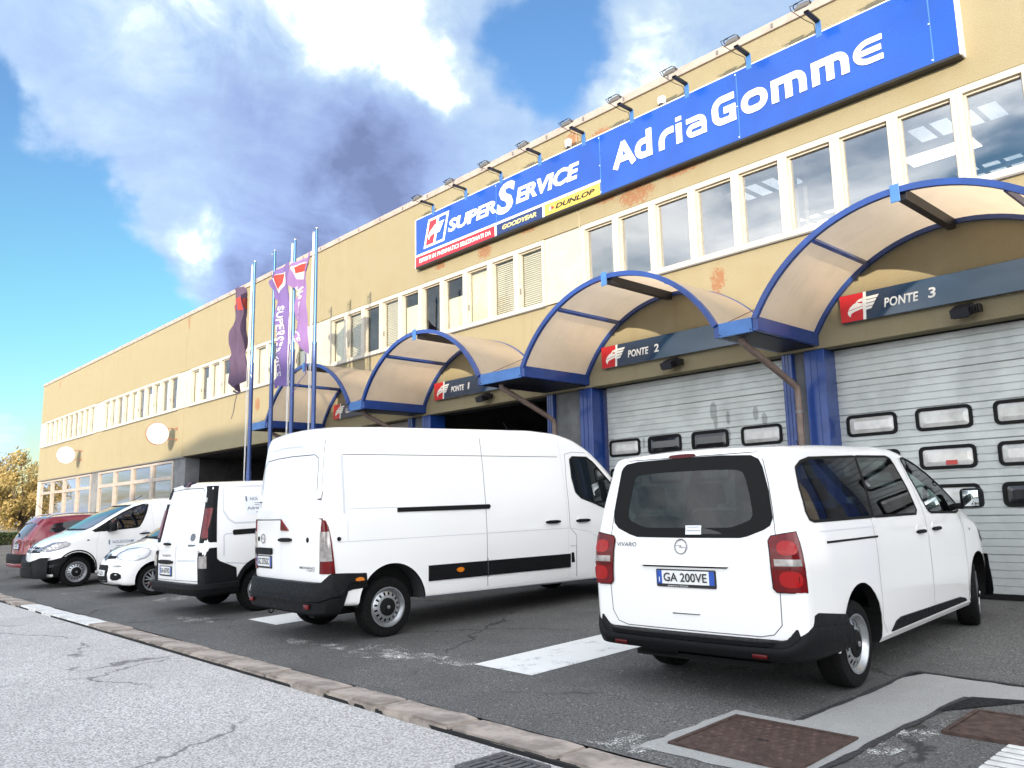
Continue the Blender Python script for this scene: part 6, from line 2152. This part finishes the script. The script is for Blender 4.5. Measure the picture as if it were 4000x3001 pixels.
def courier_van():
    c = Car('delivery_van', 'white delivery van with black rear corner pillars and wide door hinges', 'van', (-13.245, 5.942), 1.8)
    B = Body(-.97, 4.0,
             hw=((-.97, .94), (-.5, .965), (3.0, .965), (3.6, .93), (4.0, .80)),
             zb=((-.97, .42), (-.4, .34), (3.5, .28), (4.0, .26)),
             zt=((-.97, 1.985), (-.8, 2.02), (0, 2.03), (1.5, 2.02), (1.9, 1.95), (2.2, 1.82), (2.6, 1.55), (2.95, 1.28), (3.1, 1.2), (3.6, 1.08), (4.0, .85)),
             inset=((0, .03), (.4, .01), (.6, 0), (1.1, 0), (1.4, .04), (1.8, .13), (2.05, .20)),
             rt=((-.97, .10), (1.5, .11), (4.0, .14)),
             lean_r=((0, 0), (.85, 0), (1.05, .015), (1.95, .21)), lean_f=((0, .06), (.5, 0), (1.0, .06), (1.3, .2)), crown=.03, rr=.05, rf=.14)
    c.set_body(B, M_VANW, wells=[(0, -.965, .38, .42, .28), (0, .965, .38, .42, .28), (3.1, -.965, .38, .40, .28), (3.1, .965, .38, .40, .28)])
    # black corner pillars: part on the rear face, part on the flank
    for sg, sd in ((-1, 'R'), (1, 'L')):
        c.corner('corner_pillar', sg, [(.50, .765, -.70), (.7, .757, -.72), (.876, .752, -.738), (1.2, .735, -.735), (1.4, .72, -.72), (1.6, .70, -.695), (1.8, .675, -.66), (1.9, .655, -.64), (1.97, .62, -.62)], M_PLASTIC, .007, .01)
        c.patch('lower_cladding', sd, [(-.86, .42), (-.74, .876), (-.70, .835), (-.44, .715), (-.42, .40)], M_PLASTIC, .009, .01, .08)
        c.patch('lower_cladding', sd, [(.40, .36), (.42, .62), (2.62, .55), (2.68, .33)], M_PLASTIC, .009, .01, .2)
        c.line('arch_lip', sd, [(.435 * math.cos(R(a)), .38 + .435 * math.sin(R(a))) for a in range(0, 181, 9)], M_PLASTIC, .07, .012)
        tl = c.corner('tail_light', sg, [(1.18, .775, -.87), (1.3, .77, -.855), (1.42, .755, -.82), (1.55, .735, -.78), (1.63, .725, -.76)], M_TAIL, .016, .006)
        c.corner('low_lamp', sg, [(.74, .80, -.90), (.82, .80, -.90), (.92, .80, -.90)], M_CLEAR, .014, .003, None, 3)
        for z in (1.755, 1.03):
            yk = .80 - (z - 1.03) * .12
            h = c.patch('hinge', 'B', rrect(min(sg * (yk - .14), sg * (yk + .02)), max(sg * (yk - .14), sg * (yk + .02)), z - .036, z + .036, .01, 2), M_VANW, .035, .02, .1)
    c.line('door_gap', 'B', [(.02, .54), (.035, 1.0), (.03, 1.5), (.03, 1.92)], M_SEAM, .008)
    c.line('door_recess_shade', 'B', [(.66, 1.85), (.62, 1.93), (.1, 1.95), (-.5, 1.945), (-.58, 1.90)], M_SEAM, .012)
    c.line('door_gap', 'B', [(.76, .53), (-.76, .545)], M_SEAM, .008)
    c.line('door_crease_shade', 'B', [(-.036, .837), (-.695, .847)], M_CREASE_SHADE, .03)
    br = c.patch('camera_housing', 'B', [(.20, 2.00), (.16, 2.035), (-.08, 2.035), (-.04, 1.985), (.14, 1.985)], M_PLASTIC, .03, .01, .08)
    c.patch('brake_light', 'B', [(.10, 1.99), (.08, 2.025), (-.06, 2.025), (-.03, 1.99)], M_TAIL_D, .034, .002, .08, br)
    h = c.patch('door_handle', 'B', chaikin([(.50, 1.066), (.25, 1.068), (.25, 1.105), (.50, 1.105)], 1), M_RUBBER, .035, 0, .08)
    c.patch('handle_dish', 'B', arc_pts(.39, 1.12, .06, .035, 0, 342, 19), M_CREASE_SHADE, .005, .003, .06, h)
    c.patch('round_badge', 'B', arc_pts(-.515, 1.197, .075, .06, 0, 342, 19), M_CHROME_D, .012, .004, .05)
    c.patch('badge_strip', 'B', [(-.40, 1.06), (-.64, 1.06), (-.64, 1.09), (-.40, 1.09)], M_CHROME_D, .006, .004, .1)
    c.text('model_badge', 'B', 'TALENTO', .57, .20, .893, .925, M_CHROME_D, .006, None, .012)
    c.patch('plate_lamp_bar', 'B', chaikin([(.70, .777), (.10, .781), (.13, .843), (.69, .840)], 1), M_PLASTIC, .035, .01, .1)
    c.plate('B', .655, .16, .612, .735, 'GA 657VD')
    for sd in 'RL':
        c.line('panel_recess_shade', sd, [(-.60, 1.58), (-.555, 1.92), (-.507, 1.955), (1.2, 1.93)], M_CREASE_SHADE, .02)
        c.line('panel_recess_shade', sd, [(-.60, 1.58), (-.53, 1.45), (-.442, 1.385), (1.2, 1.35)], M_CREASE_SHADE, .03)
        c.patch('slide_slot', sd, rrect(-.482, .75, 1.205, 1.285, .025, 2), M_RUBBER, .008, .004, .2)
        c.line('panel_recess_shade', sd, [(-.631, .90), (-.624, 1.20), (-.589, 1.229), (-.487, 1.231)], M_CREASE_SHADE, .022)
        c.line('crease_shade', sd, [(-.6, .80), (-.3, .76), (0.2, .86)], M_CREASE_SHADE, .02)
    rental_notice(c, 'R', -.235, .30, 1.50, 1.80)
    half = [(-.42, -.975), (-.75, -.965), (-.93, -.93), (-1.0, -.84), (-1.03, -.6), (-1.04, 0)]
    bp = end_bumper(c, half, lambda f: .51, lambda f: .34, [(0, -.1), (0, 0), (.15, .02), (.5, .03), (.55, .06), (.95, .06), (1.0, .05), (1.0, -.06)], M_PLASTIC)
    for y in (-.45, .80):
        c.put('reflector', MB().cbox(-1.085, -1.065, y - .05, y + .05, .44, .475, .006), M_TAIL_D, bp)
    c.put('under_frame', MB().box(-.8, 3.6, -.6, .6, .28, .34), M_RUBBER)
    for x in (0.0, 3.1):
        for y in (-.905, .905):
            c.wheel(x, y, r=.335)
    c.patch('windscreen', 'F', [(-.75, 1.26), (-.62, 1.85), (.62, 1.85), (.75, 1.26)], M_CARGLASS, .004, .002, .15)
    for sd in 'RL':
        c.patch('door_window', sd, [(1.7, 1.82), (2.0, 1.78), (2.5, 1.45), (2.6, 1.25), (1.75, 1.27)], M_CARGLASS, .004, .002, .15)
    return c


def panel_van():
    c = Car('panel_van', 'white panel van facing the road, black lower bumper, lettering on its door', 'van', (-21.73, 8.76), 182)
    B = mid_body()
    cut = [extr('R', FRONTWIN, .55, 1.3), extr('L', FRONTWIN, .55, 1.3), extr('F', WINDSCR, 1.45, 4.3)]
    c.set_body(B, M_VANW, wells=WELLS_M, cavity=cavity_mid(1.2, 2.7), cutters=cut, inner=M_CABIN)
    for sd in 'RL':
        dw = c.patch('door_window', sd, FRONTWIN, M_CLEARG, .003, .001, .12)
        c.line('window_seal', sd, FRONTWIN, M_RUBBER, .035, .0045, dw, True)
        c.line('door_gap', sd, [(1.60, 1.86), (1.58, 1.6), (1.56, 1.3), (1.56, .36)], M_CREASE_SHADE, .008)
        c.line('door_gap', sd, [(2.80, 1.20), (2.86, 1.0), (2.86, .50)], M_CREASE_SHADE, .009)
        c.patch('mirror_sail', sd, [(2.52, 1.22), (2.90, 1.20), (2.98, 1.235), (2.80, 1.33), (2.55, 1.47)], M_RUBBER, .006, .003, .1)
        h = c.patch('door_handle', sd, chaikin([(1.66, 1.085), (1.90, 1.08), (1.90, 1.115), (1.66, 1.12)], 1), M_RUBBER, .03, .0, .05)
        c.patch('handle_dish', sd, arc_pts(1.77, 1.12, .07, .045, 0, 340, 16), M_CREASE_SHADE, .004, .004, .05, h)
        c.patch('sill_cladding', sd, [(.643, .335), (.76, .405), (.87, .425), (2.53, .385), (2.68, .36), (2.735, .325)], M_PLASTIC, .014, .01, .15)
        for wx in (.04, 3.275):
            c.line('arch_lip', sd, [(wx + .412 * math.cos(R(a)), .40 + .412 * math.sin(R(a))) for a in range(-10, 191, 10)], M_PLASTIC if wx > 1 else M_VANW, .03, .008)
        c.patch('fender_lamp', sd, arc_pts(3.05, 1.03, .03, .016, 0, 330, 11), M_CHROME_D, .006, .004, .05)
        c.patch('bumper_corner', sd, [(3.42, .72), (3.97, .60), (3.97, .26), (3.64, .26), (3.60, .50)], M_PLASTIC, .012, .01, .08)
        c.patch('fog_recess', sd, [(3.62, .50), (3.84, .47), (3.86, .52), (3.68, .55)], M_CARGLASS, .02, .004, .08)
    c.patch('windscreen', 'F', WINDSCR, M_CARGLASS, .003, .001, .12)
    c.line('windscreen_seal', 'F', WINDSCR, M_RUBBER, .03, .005, None, True)
    for pts in ([(3.05, .55), (3.16, -.05)], [(3.02, -.05), (3.14, -.6)]):
        c.line('wiper', 'T', pts, M_RUBBER, .02, .02)
    front_details_mid(c)
    c.plate('F', -.22, .22, .40, .50, 'GA 414VE', blue=False, off=.05)
    rental_notice(c, 'L', 2.62, 1.98, .60, 1.02)
    for x in (0.0, 3.275):
        for y in (-.905, .905):
            c.wheel(x, y)
    for y in (-1.02, 1.02):
        mirror(c, 2.55, y, 1.30, -1 if y < 0 else 1)
    for y in (-.48, .48):
        seat(c, 1.75, y, .72)
    c.put('dashboard', MB().cbox(2.45, 2.95, -.82, .82, .75, 1.14, .06), M_CABIN)
    c.put('steering_wheel', MB().tube([(2.33 + .06 * math.sin(R(a)), .42 + .18 * math.cos(R(a)), 1.12 + .18 * math.sin(R(a))) for a in range(0, 361, 20)], .016, 6), M_CABIN)
    c.put('roof_aerial', MB().tube([(1.72, 0, 1.90), (1.50, 0, 2.02)], .008, 6), M_RUBBER)
    path = densify([(-.98, -.8), (-1.0, 0), (-.98, .8)])
    c.put('rear_bumper', bumper_mesh(path[::-1], lambda f: .5, lambda f: .34, [(0, -.1), (0, .02), (1, .02), (1, -.05)]), M_PLASTIC)
    c.put('under_panel', MB().box(-.85, 3.5, -.6, .6, .26, .30), M_RUBBER)
    return c


def small_car():
    c = Car('small_car', 'small white hatchback facing the road, half hidden by the delivery van', 'car', (-17.41, 8.14), 180)
    B = Body(-.6, 3.05,
             hw=((-.6, .76), (0, .81), (2.2, .815), (2.6, .79), (2.9, .73), (3.05, .66)),
             zb=((-.6, .34), (0, .24), (2.3, .22), (3.05, .24)),
             zt=((-.6, 1.45), (0, 1.54), (1.0, 1.55), (1.3, 1.50), (1.7, 1.30), (2.0, 1.10), (2.15, 1.03), (2.5, .97), (2.8, .90), (2.95, .82), (3.05, .70)),
             inset=((0, .05), (.35, .01), (.6, 0), (.9, .01), (1.1, .06), (1.5, .20)),
             rt=((-.6, .12), (1.3, .12), (2.2, .10), (3.05, .14)),
             lean_r=((0, 0), (.9, 0), (1.5, .2)), lean_f=((0, .10), (.3, .02), (.45, 0), (.65, .04), (.85, .12), (1.0, .2)), crown=.03, rr=.1, rf=.15, plan_f=.16)
    c.set_body(B, M_VANW, wells=[(0, -.81, .30, .35, .25), (0, .81, .30, .35, .25), (2.3, -.81, .31, .36, .25), (2.3, .81, .31, .36, .25)])
    c.patch('windscreen', 'F', [(-.60, 1.10), (-.50, 1.46), (.50, 1.46), (.60, 1.10)], M_CARGLASS, .004, .002, .1)
    for sd in 'LR':
        c.patch('side_window', sd, [(.15, 1.42), (1.1, 1.45), (1.55, 1.24), (1.75, 1.04), (.2, 1.03)], M_CARGLASS, .004, .002, .12)
        hl = c.patch('headlight', sd, chaikin([(2.36, .905), (2.62, .93), (2.84, .82), (2.88, .72), (2.70, .69), (2.44, .75)], 1), M_HEAD, .010, .01, .06)
        c.line('lamp_border', sd, chaikin([(2.36, .905), (2.62, .93), (2.84, .82), (2.88, .72), (2.70, .69), (2.44, .75)], 1), M_GREYTXT, .010, .012, hl, True)
        c.line('bonnet_gap', sd, [(2.02, 1.0), (2.3, .95), (2.42, .90)], M_GREYTXT, .008)
        c.line('door_gap', sd, [(1.80, 1.02), (1.86, .7), (1.82, .32)], M_SEAM, .006)
        c.patch('side_repeater', sd, rrect(2.02, 2.08, .88, .91, .01, 2), M_CLEAR, .005, .004, .1)
    c.line('wiper', 'T', [(2.02, .45), (2.12, -.1)], M_RUBBER, .03, .02)
    c.patch('cowl', 'T', [(1.98, -.6), (2.12, -.55), (2.14, .55), (1.98, .6)], M_RUBBER, .004, .002, .12)
    for s_ in (-1, 1):
        c.patch('nose_bar', 'F', [(s_ * .06, .735), (s_ * .34, .745), (s_ * .36, .79), (s_ * .06, .79)][::s_], M_PLASTIC, .010, .01, .08)
        c.patch('fog_lamp_slot', 'F', chaikin([(s_ * .40, .585), (s_ * .62, .585), (s_ * .60, .625), (s_ * .42, .63)], 1), M_CLEAR, .008, .01, .08)
        c.patch('lower_intake', 'F', chaikin([(s_ * .36, .34), (s_ * .62, .35), (s_ * .63, .48), (s_ * .40, .50)], 1), M_RUBBER, .006, .01, .08)
    c.patch('round_badge', 'F', arc_pts(0, .765, .06, .06, 0, 342, 19), M_CHROME_D, .02, .01, .05)
    c.patch('grille', 'F', rrect(-.27, .27, .30, .63, .05), M_RUBBER, .008, .01, .08)
    c.plate('F', -.18, .18, .43, .53, 'FV 512LN', blue=False, off=.025, frame=False)
    for x in (0.0, 2.3):
        for y in (-.735, .735):
            c.wheel(x, y, r=.298, wd=.185, style='alloy', rim_r=.20)
    c.put('under_panel', MB().box(-.5, 2.9, -.55, .55, .22, .26), M_RUBBER)
    mirror(c, 1.72, .86, 1.08, 1, M_VANW, .15)
    mirror(c, 1.72, -.86, 1.08, -1, M_VANW, .15)
    return c


M_HEAD = pbr('headlamp_milky', (0.70, 0.71, 0.72), 0.15, spec=0.6, var=0.25, vscale=8, coat=1.0)


def red_car():
    c = Car('red_crossover', 'dark red crossover with roof rails, rear towards the viewer, farthest left', 'car', (-25.72, 6.19), 2.4)
    B = Body(-.90, 3.45,
             hw=((-.90, .80), (-.5, .87), (2.4, .88), (3.0, .84), (3.45, .70)),
             zb=((-.90, .36), (-.4, .28), (3.45, .24)),
             zt=((-.90, 1.02), (-.84, 1.10), (-.6, 1.36), (-.42, 1.535), (-.2, 1.585), (.6, 1.62), (1.1, 1.58), (1.5, 1.42), (1.9, 1.18), (2.1, 1.08), (2.7, 1.0), (3.2, .88), (3.45, .72)),
             inset=((0, .05), (.4, .01), (.7, 0), (1.0, .02), (1.2, .08), (1.6, .24)),
             rt=((-.90, .12), (-.4, .12), (1.1, .13), (2.1, .12), (3.45, .15)),
             lean_r=((0, .02), (.45, 0), (.7, .02), (1.0, .05), (1.4, .08)), lean_f=((0, .08), (.4, 0), (.9, .15)), crown=.035, rr=.10, rf=.15, plan_r=.09)
    c.set_body(B, M_CARRED, wells=[(0, -.87, .33, .37, .25), (0, .87, .33, .37, .25), (2.65, -.87, .33, .37, .25), (2.65, .87, .33, .37, .25)])
    c.patch('rear_window', 'T', [(-.82, -.52), (-.82, .52), (-.50, .46), (-.50, -.46)], M_CARGLASS, .006, .002, .08)
    c.patch('roof_spoiler', 'T', [(-.50, -.56), (-.50, .56), (-.36, .56), (-.36, -.56)], M_CARRED, .03, .02, .1)
    c.line('rear_wiper', 'T', [(-.80, -.05), (-.72, .30)], M_RUBBER, .02, .02)
    c.patch('wiper_motor', 'T', [(-.86, -.14), (-.86, .14), (-.80, .10), (-.80, -.10)], M_RUBBER, .012, .004, .1)
    for sd, s_ in (('R', -1), ('L', 1)):
        c.patch('side_window', sd, [(-.30, 1.20), (-.15, 1.40), (.3, 1.46), (1.1, 1.45), (1.5, 1.28), (1.6, 1.12), (.2, 1.10)], M_CARGLASS, .004, .002, .12)
        c.patch('tail_light', 'C' + sd, [(cr_a(-.86, -.70), .86), (cr_a(-.70, -.86), .90), (cr_a(-.66, -.88), 1.00), (cr_a(-.86, -.72), 1.0)], M_TAIL, .014, .01, .05)
        mb = MB().tube([(-.30, s_ * .60, 1.585), (-.18, s_ * .60, 1.645), (.3, s_ * .61, 1.675), (1.0, s_ * .60, 1.655), (1.12, s_ * .59, 1.60)], .018, 8)
        c.put('roof_rail', mb, M_CHROME)
        c.patch('lower_cladding', sd, [(.36, .28), (.38, .40), (2.30, .40), (2.32, .28)], M_PLASTIC, .01, .01, .2)
    c.patch('number_recess', 'B', [(-.30, .76), (.30, .76), (.32, .92), (-.32, .92)], M_CARRED, .004, .004, .1)
    c.plate('B', .25, -.25, .785, .895, 'FK 318RT', frame=True)
    c.line('chrome_strip', 'B', [(.33, .93), (-.33, .93)], M_CHROME, .02, .012)
    c.ring_badge('B', 0, 1.0, .05, M_CHROME, .012, False)
    half = [(-.40, -.89), (-.65, -.88), (-.86, -.78), (-.95, -.55), (-.98, 0)]
    bp = end_bumper(c, half, lambda f: .64, lambda f: .34, [(0, -.1), (0, 0), (.2, .02), (.6, .03), (.95, .02), (1.0, 0), (1.0, -.08)], M_PLASTIC)
    end_bumper(c, half, lambda f: .40, lambda f: .30, [(0, -.1), (0, .01), (.5, .035), (1.0, .03), (1.0, -.05)], M_CARRED, 'bumper_skirt', bp)
    for x in (0.0, 2.65):
        for y in (-.79, .79):
            c.wheel(x, y, r=.335, style='alloy', rim_r=.22)
    c.put('under_panel', MB().box(-.7, 3.2, -.6, .6, .26, .30), M_RUBBER)
    c.put('roof_aerial', MB().tube([(-.05, 0, 1.63), (-.42, 0, 1.98)], .007, 6), M_RUBBER)
    c.patch('windscreen', 'F', [(-.65, 1.12), (-.55, 1.5), (.55, 1.5), (.65, 1.12)], M_CARGLASS, .004, .002, .12)
    return c


cargo_van()
courier_van()
panel_van()
small_car()
red_car()

# ------------------------------------------------------------------ trees, hedge and the house across the road
def leaf_mat(name, a, b, tr=0.35):
    m = bpy.data.materials.new(name)
    m.use_nodes = True
    t = NT(m.node_tree)
    p = m.node_tree.nodes['Principled BSDF']
    tc = t.new('ShaderNodeTexCoord').outputs['Object']
    n = t.noise(tc, 1.1, 4, 0.6)
    n2 = t.noise(tc, 9, 2, 0.5)
    c = t.mix(t.ramp(t.math('ADD', t.math('MULTIPLY', n, .6), t.math('MULTIPLY', n2, .4)), .38, .62), a, b)
    t.put(p.inputs['Base Color'], c)
    p.inputs['Roughness'].default_value = 0.6
    tl = t.new('ShaderNodeBsdfTranslucent')
    t.put(tl.inputs[0], c)
    mx = t.new('ShaderNodeMixShader')
    mx.inputs[0].default_value = tr
    t.t.links.new(p.outputs[0], mx.inputs[1]); t.t.links.new(tl.outputs[0], mx.inputs[2])
    t.t.links.new(mx.outputs[0], m.node_tree.nodes['Material Output'].inputs[0])
    return m


M_LEAF = leaf_mat('leaves_sunlit', (0.46, 0.33, 0.12), (0.24, 0.19, 0.06))  # low sun's gold put into the colour of yellowish green leaves
M_LEAF_G = leaf_mat('leaves_green', (0.055, 0.085, 0.025), (0.03, 0.05, 0.016))
M_BARK = pbr('bark', (0.10, 0.075, 0.055), 0.95, var=0.4, vscale=8, bump=0.8, bscale=25)


def crown_mesh(seed, h, rad, n_clump, n_leaf, size):
    rn = random.Random(seed)
    mb = MB()
    cl = []
    for i in range(n_clump):
        while True:
            p = Vector((rn.uniform(-1, 1), rn.uniform(-1, 1), rn.uniform(-1, 1)))
            if 0.25 < p.length < 1:
                break
        p = Vector((p.x * rad * (1 - .25 * max(0, p.z)), p.y * rad * (1 - .25 * max(0, p.z)), h * .60 + p.z * h * .40))
        cl.append((p, rn.uniform(.55, 1.0) * rad * .33))
    for p, r in cl:
        for k in range(n_leaf):
            d = Vector((rn.gauss(0, 1), rn.gauss(0, 1), rn.gauss(0, .8)))
            d = d.normalized() * r * rn.uniform(.35, 1.05)
            q = p + d
            a = Vector((rn.gauss(0, 1), rn.gauss(0, 1), rn.gauss(0, 1))).normalized()
            b = a.orthogonal().normalized()
            c = a.cross(b)
            s_ = size * rn.uniform(.6, 1.3)
            mb.add([q - b * s_, q + c * s_ * .5, q + b * s_, q - c * s_ * .5], [(0, 1, 2, 3)])
    return mb, cl


def tree(name, label, x, y, h, rad, seed, mat, group, nc=46, nl=170, size=.10):
    z = gz(y) if x > -52 else -0.3
    t = thing(name, label, 'tree', (x, y, z), group)
    mb, cl = crown_mesh(seed, h, rad, nc, nl, size)
    mb.v = [(a + x, b + y, c + z) for a, b, c in mb.v]
    put('crown', mb, mat, t, recalc=False)
    rn = random.Random(seed + 5)
    tr = MB()
    tr.tube([(x, y, z - .1), (x + .05, y, z + h * .2), (x + .08, y + .05, z + h * .42), (x, y, z + h * .75)], [h * .035, h * .028, h * .022, h * .006], 9)
    for p, r in cl[:10]:
        tr.tube([(x + .05, y, z + h * rn.uniform(.25, .45)), (x + p.x * .5, y + p.y * .5, z + h * .3 + p.z * .3), (x + p.x, y + p.y, z + p.z)], [h * .013, h * .009, h * .003], 6)
    put('trunk', tr, M_BARK, t, smooth=True)
    return t


TREES = [(-60.5, 12.6, 5.9, 2.3, 'sunlit golden tree just left of the building corner'), (-63.5, 10.6, 5.6, 2.4, 'broad golden tree at the left edge of the picture'), (-68, 14.5, 7.2, 3.0, 'taller golden tree rising behind the others at the building corner'),
         (-67, 8.4, 6.0, 2.6, 'golden tree beyond the red car, cut by the left picture edge'), (-75, 12, 6.5, 3.0, 'distant golden tree at the far left')]
for i, (x, y, h, r, lb) in enumerate(TREES):
    tree('sunlit_tree', lb, x, y, h, r, 20 + i, M_LEAF, 'golden trees beyond the building')
# hedge at the end of the lot
t = thing('hedge', 'low dark hedge at the end of the lot beyond the red car', 'hedge', (-57, 9.5, -.1))
rn = random.Random(4)
mb = MB()
for i in range(16000):
    p = (rn.uniform(-57.6, -56.4), rn.uniform(3, 16), rn.uniform(-.05, 1.0) ** 1)
    a = Vector((rn.gauss(0, 1), rn.gauss(0, 1), rn.gauss(0, 1))).normalized()
    b = a.orthogonal().normalized(); c = a.cross(b); q = Vector(p); s_ = rn.uniform(.05, .1)
    mb.add([q - b * s_, q + c * s_ * .5, q + b * s_, q - c * s_ * .5], [(0, 1, 2, 3)])
put('foliage', mb, M_LEAF_G, t, recalc=False)
put('stems', MB().box(-57.4, -56.6, 3.1, 15.9, -.3, .85), pbr('hedge_core', (.02, .025, .01), .95), t)
# lawn strip before the hedge
mb = MB()
for i in range(9000):
    x, y = rn.uniform(-56.3, -53.5), rn.uniform(3, 15)
    hh = rn.uniform(.06, .16); dx, dy = rn.uniform(-.05, .05), rn.uniform(-.05, .05)
    mb.add([(x - .012, y, -.02), (x + .012, y, -.02), (x + dx, y + dy, hh)], [(0, 1, 2)])
tag(put('grass', mb, M_LEAF_G, recalc=False), 'short grass strip in front of the hedge', 'grass', kind='stuff')
tag(put('verge', MB().box(-56.6, -53.4, 2.8, 16, -.3, .0), M_EARTH), kind='structure')

# long house behind the viewer: unseen, added to shade lot and lower wall
M_HOUSE = pbr('house_render', (0.52, 0.49, 0.44), 0.9, var=0.15, vscale=1)
M_TILE = pbr('house_roof_tile', (0.26, 0.11, 0.07), 0.85, var=0.3, vscale=3)
HY = -34.0
H_TOP = 4.45 + 0.20 * (YW - HY)
hb = thing('house', 'pale long house behind the viewer, unseen, added to shade the lot', 'building', (10, HY - 5, 0))
xl = -28.2 + 0.764 * (YW - HY)
mb = MB().prism([(xl - 1.5, -.2), (45, -.2), (45, H_TOP), (xl, H_TOP), (xl - 1.5, H_TOP - .5)], lambda a, b, d: (a, HY - d, b), 0, 10)
put('wall', mb, M_HOUSE, hb)
put('roof', MB().prism([(0.02, H_TOP + .003), (5, H_TOP + 0.35), (9.98, H_TOP + .003)], lambda a, b, d: (d, HY - a, b), xl + .1, 44.9), M_TILE, hb)
for i in range(12):
    for z in (1.0, 4.2, 7.4, 10.4):
        x = xl + 1.5 + i * 3.6
        fr = put('window_frame', ring_prism(MB(), [(x, z), (x + 1.3, z), (x + 1.3, z + 1.6), (x, z + 1.6)], [(x + .09, z + .09), (x + 1.21, z + .09), (x + 1.21, z + 1.51), (x + .09, z + 1.51)], lambda a, b, d: (a, HY + d, b), .001, .06), M_FRAME, hb)
        put('pane', MB().box(x + .09, x + 1.21, HY + .001, HY + .012, z + .09, z + 1.51), M_CARGLASS, fr)
# trees on the far side of the road, mirrored in the shop windows
for i, (x, y, h, r) in enumerate(((-62, -13, 5.5, 2.6), (-70, -14, 6.5, 3.0), (-79, -13, 6, 2.8), (-88, -15, 7, 3.2), (-97, -14, 6, 3), (-53, -14, 5, 2.4))):
    tree('roadside_tree', ('green roadside tree across the road behind the viewer, ' + ('second', 'third', 'fourth', 'fifth', 'sixth', 'nearest')[i] + ' of the row'), x, y, h, r, 60 + i, M_LEAF_G, 'trees across the road behind the viewer', 30, 110, .14)
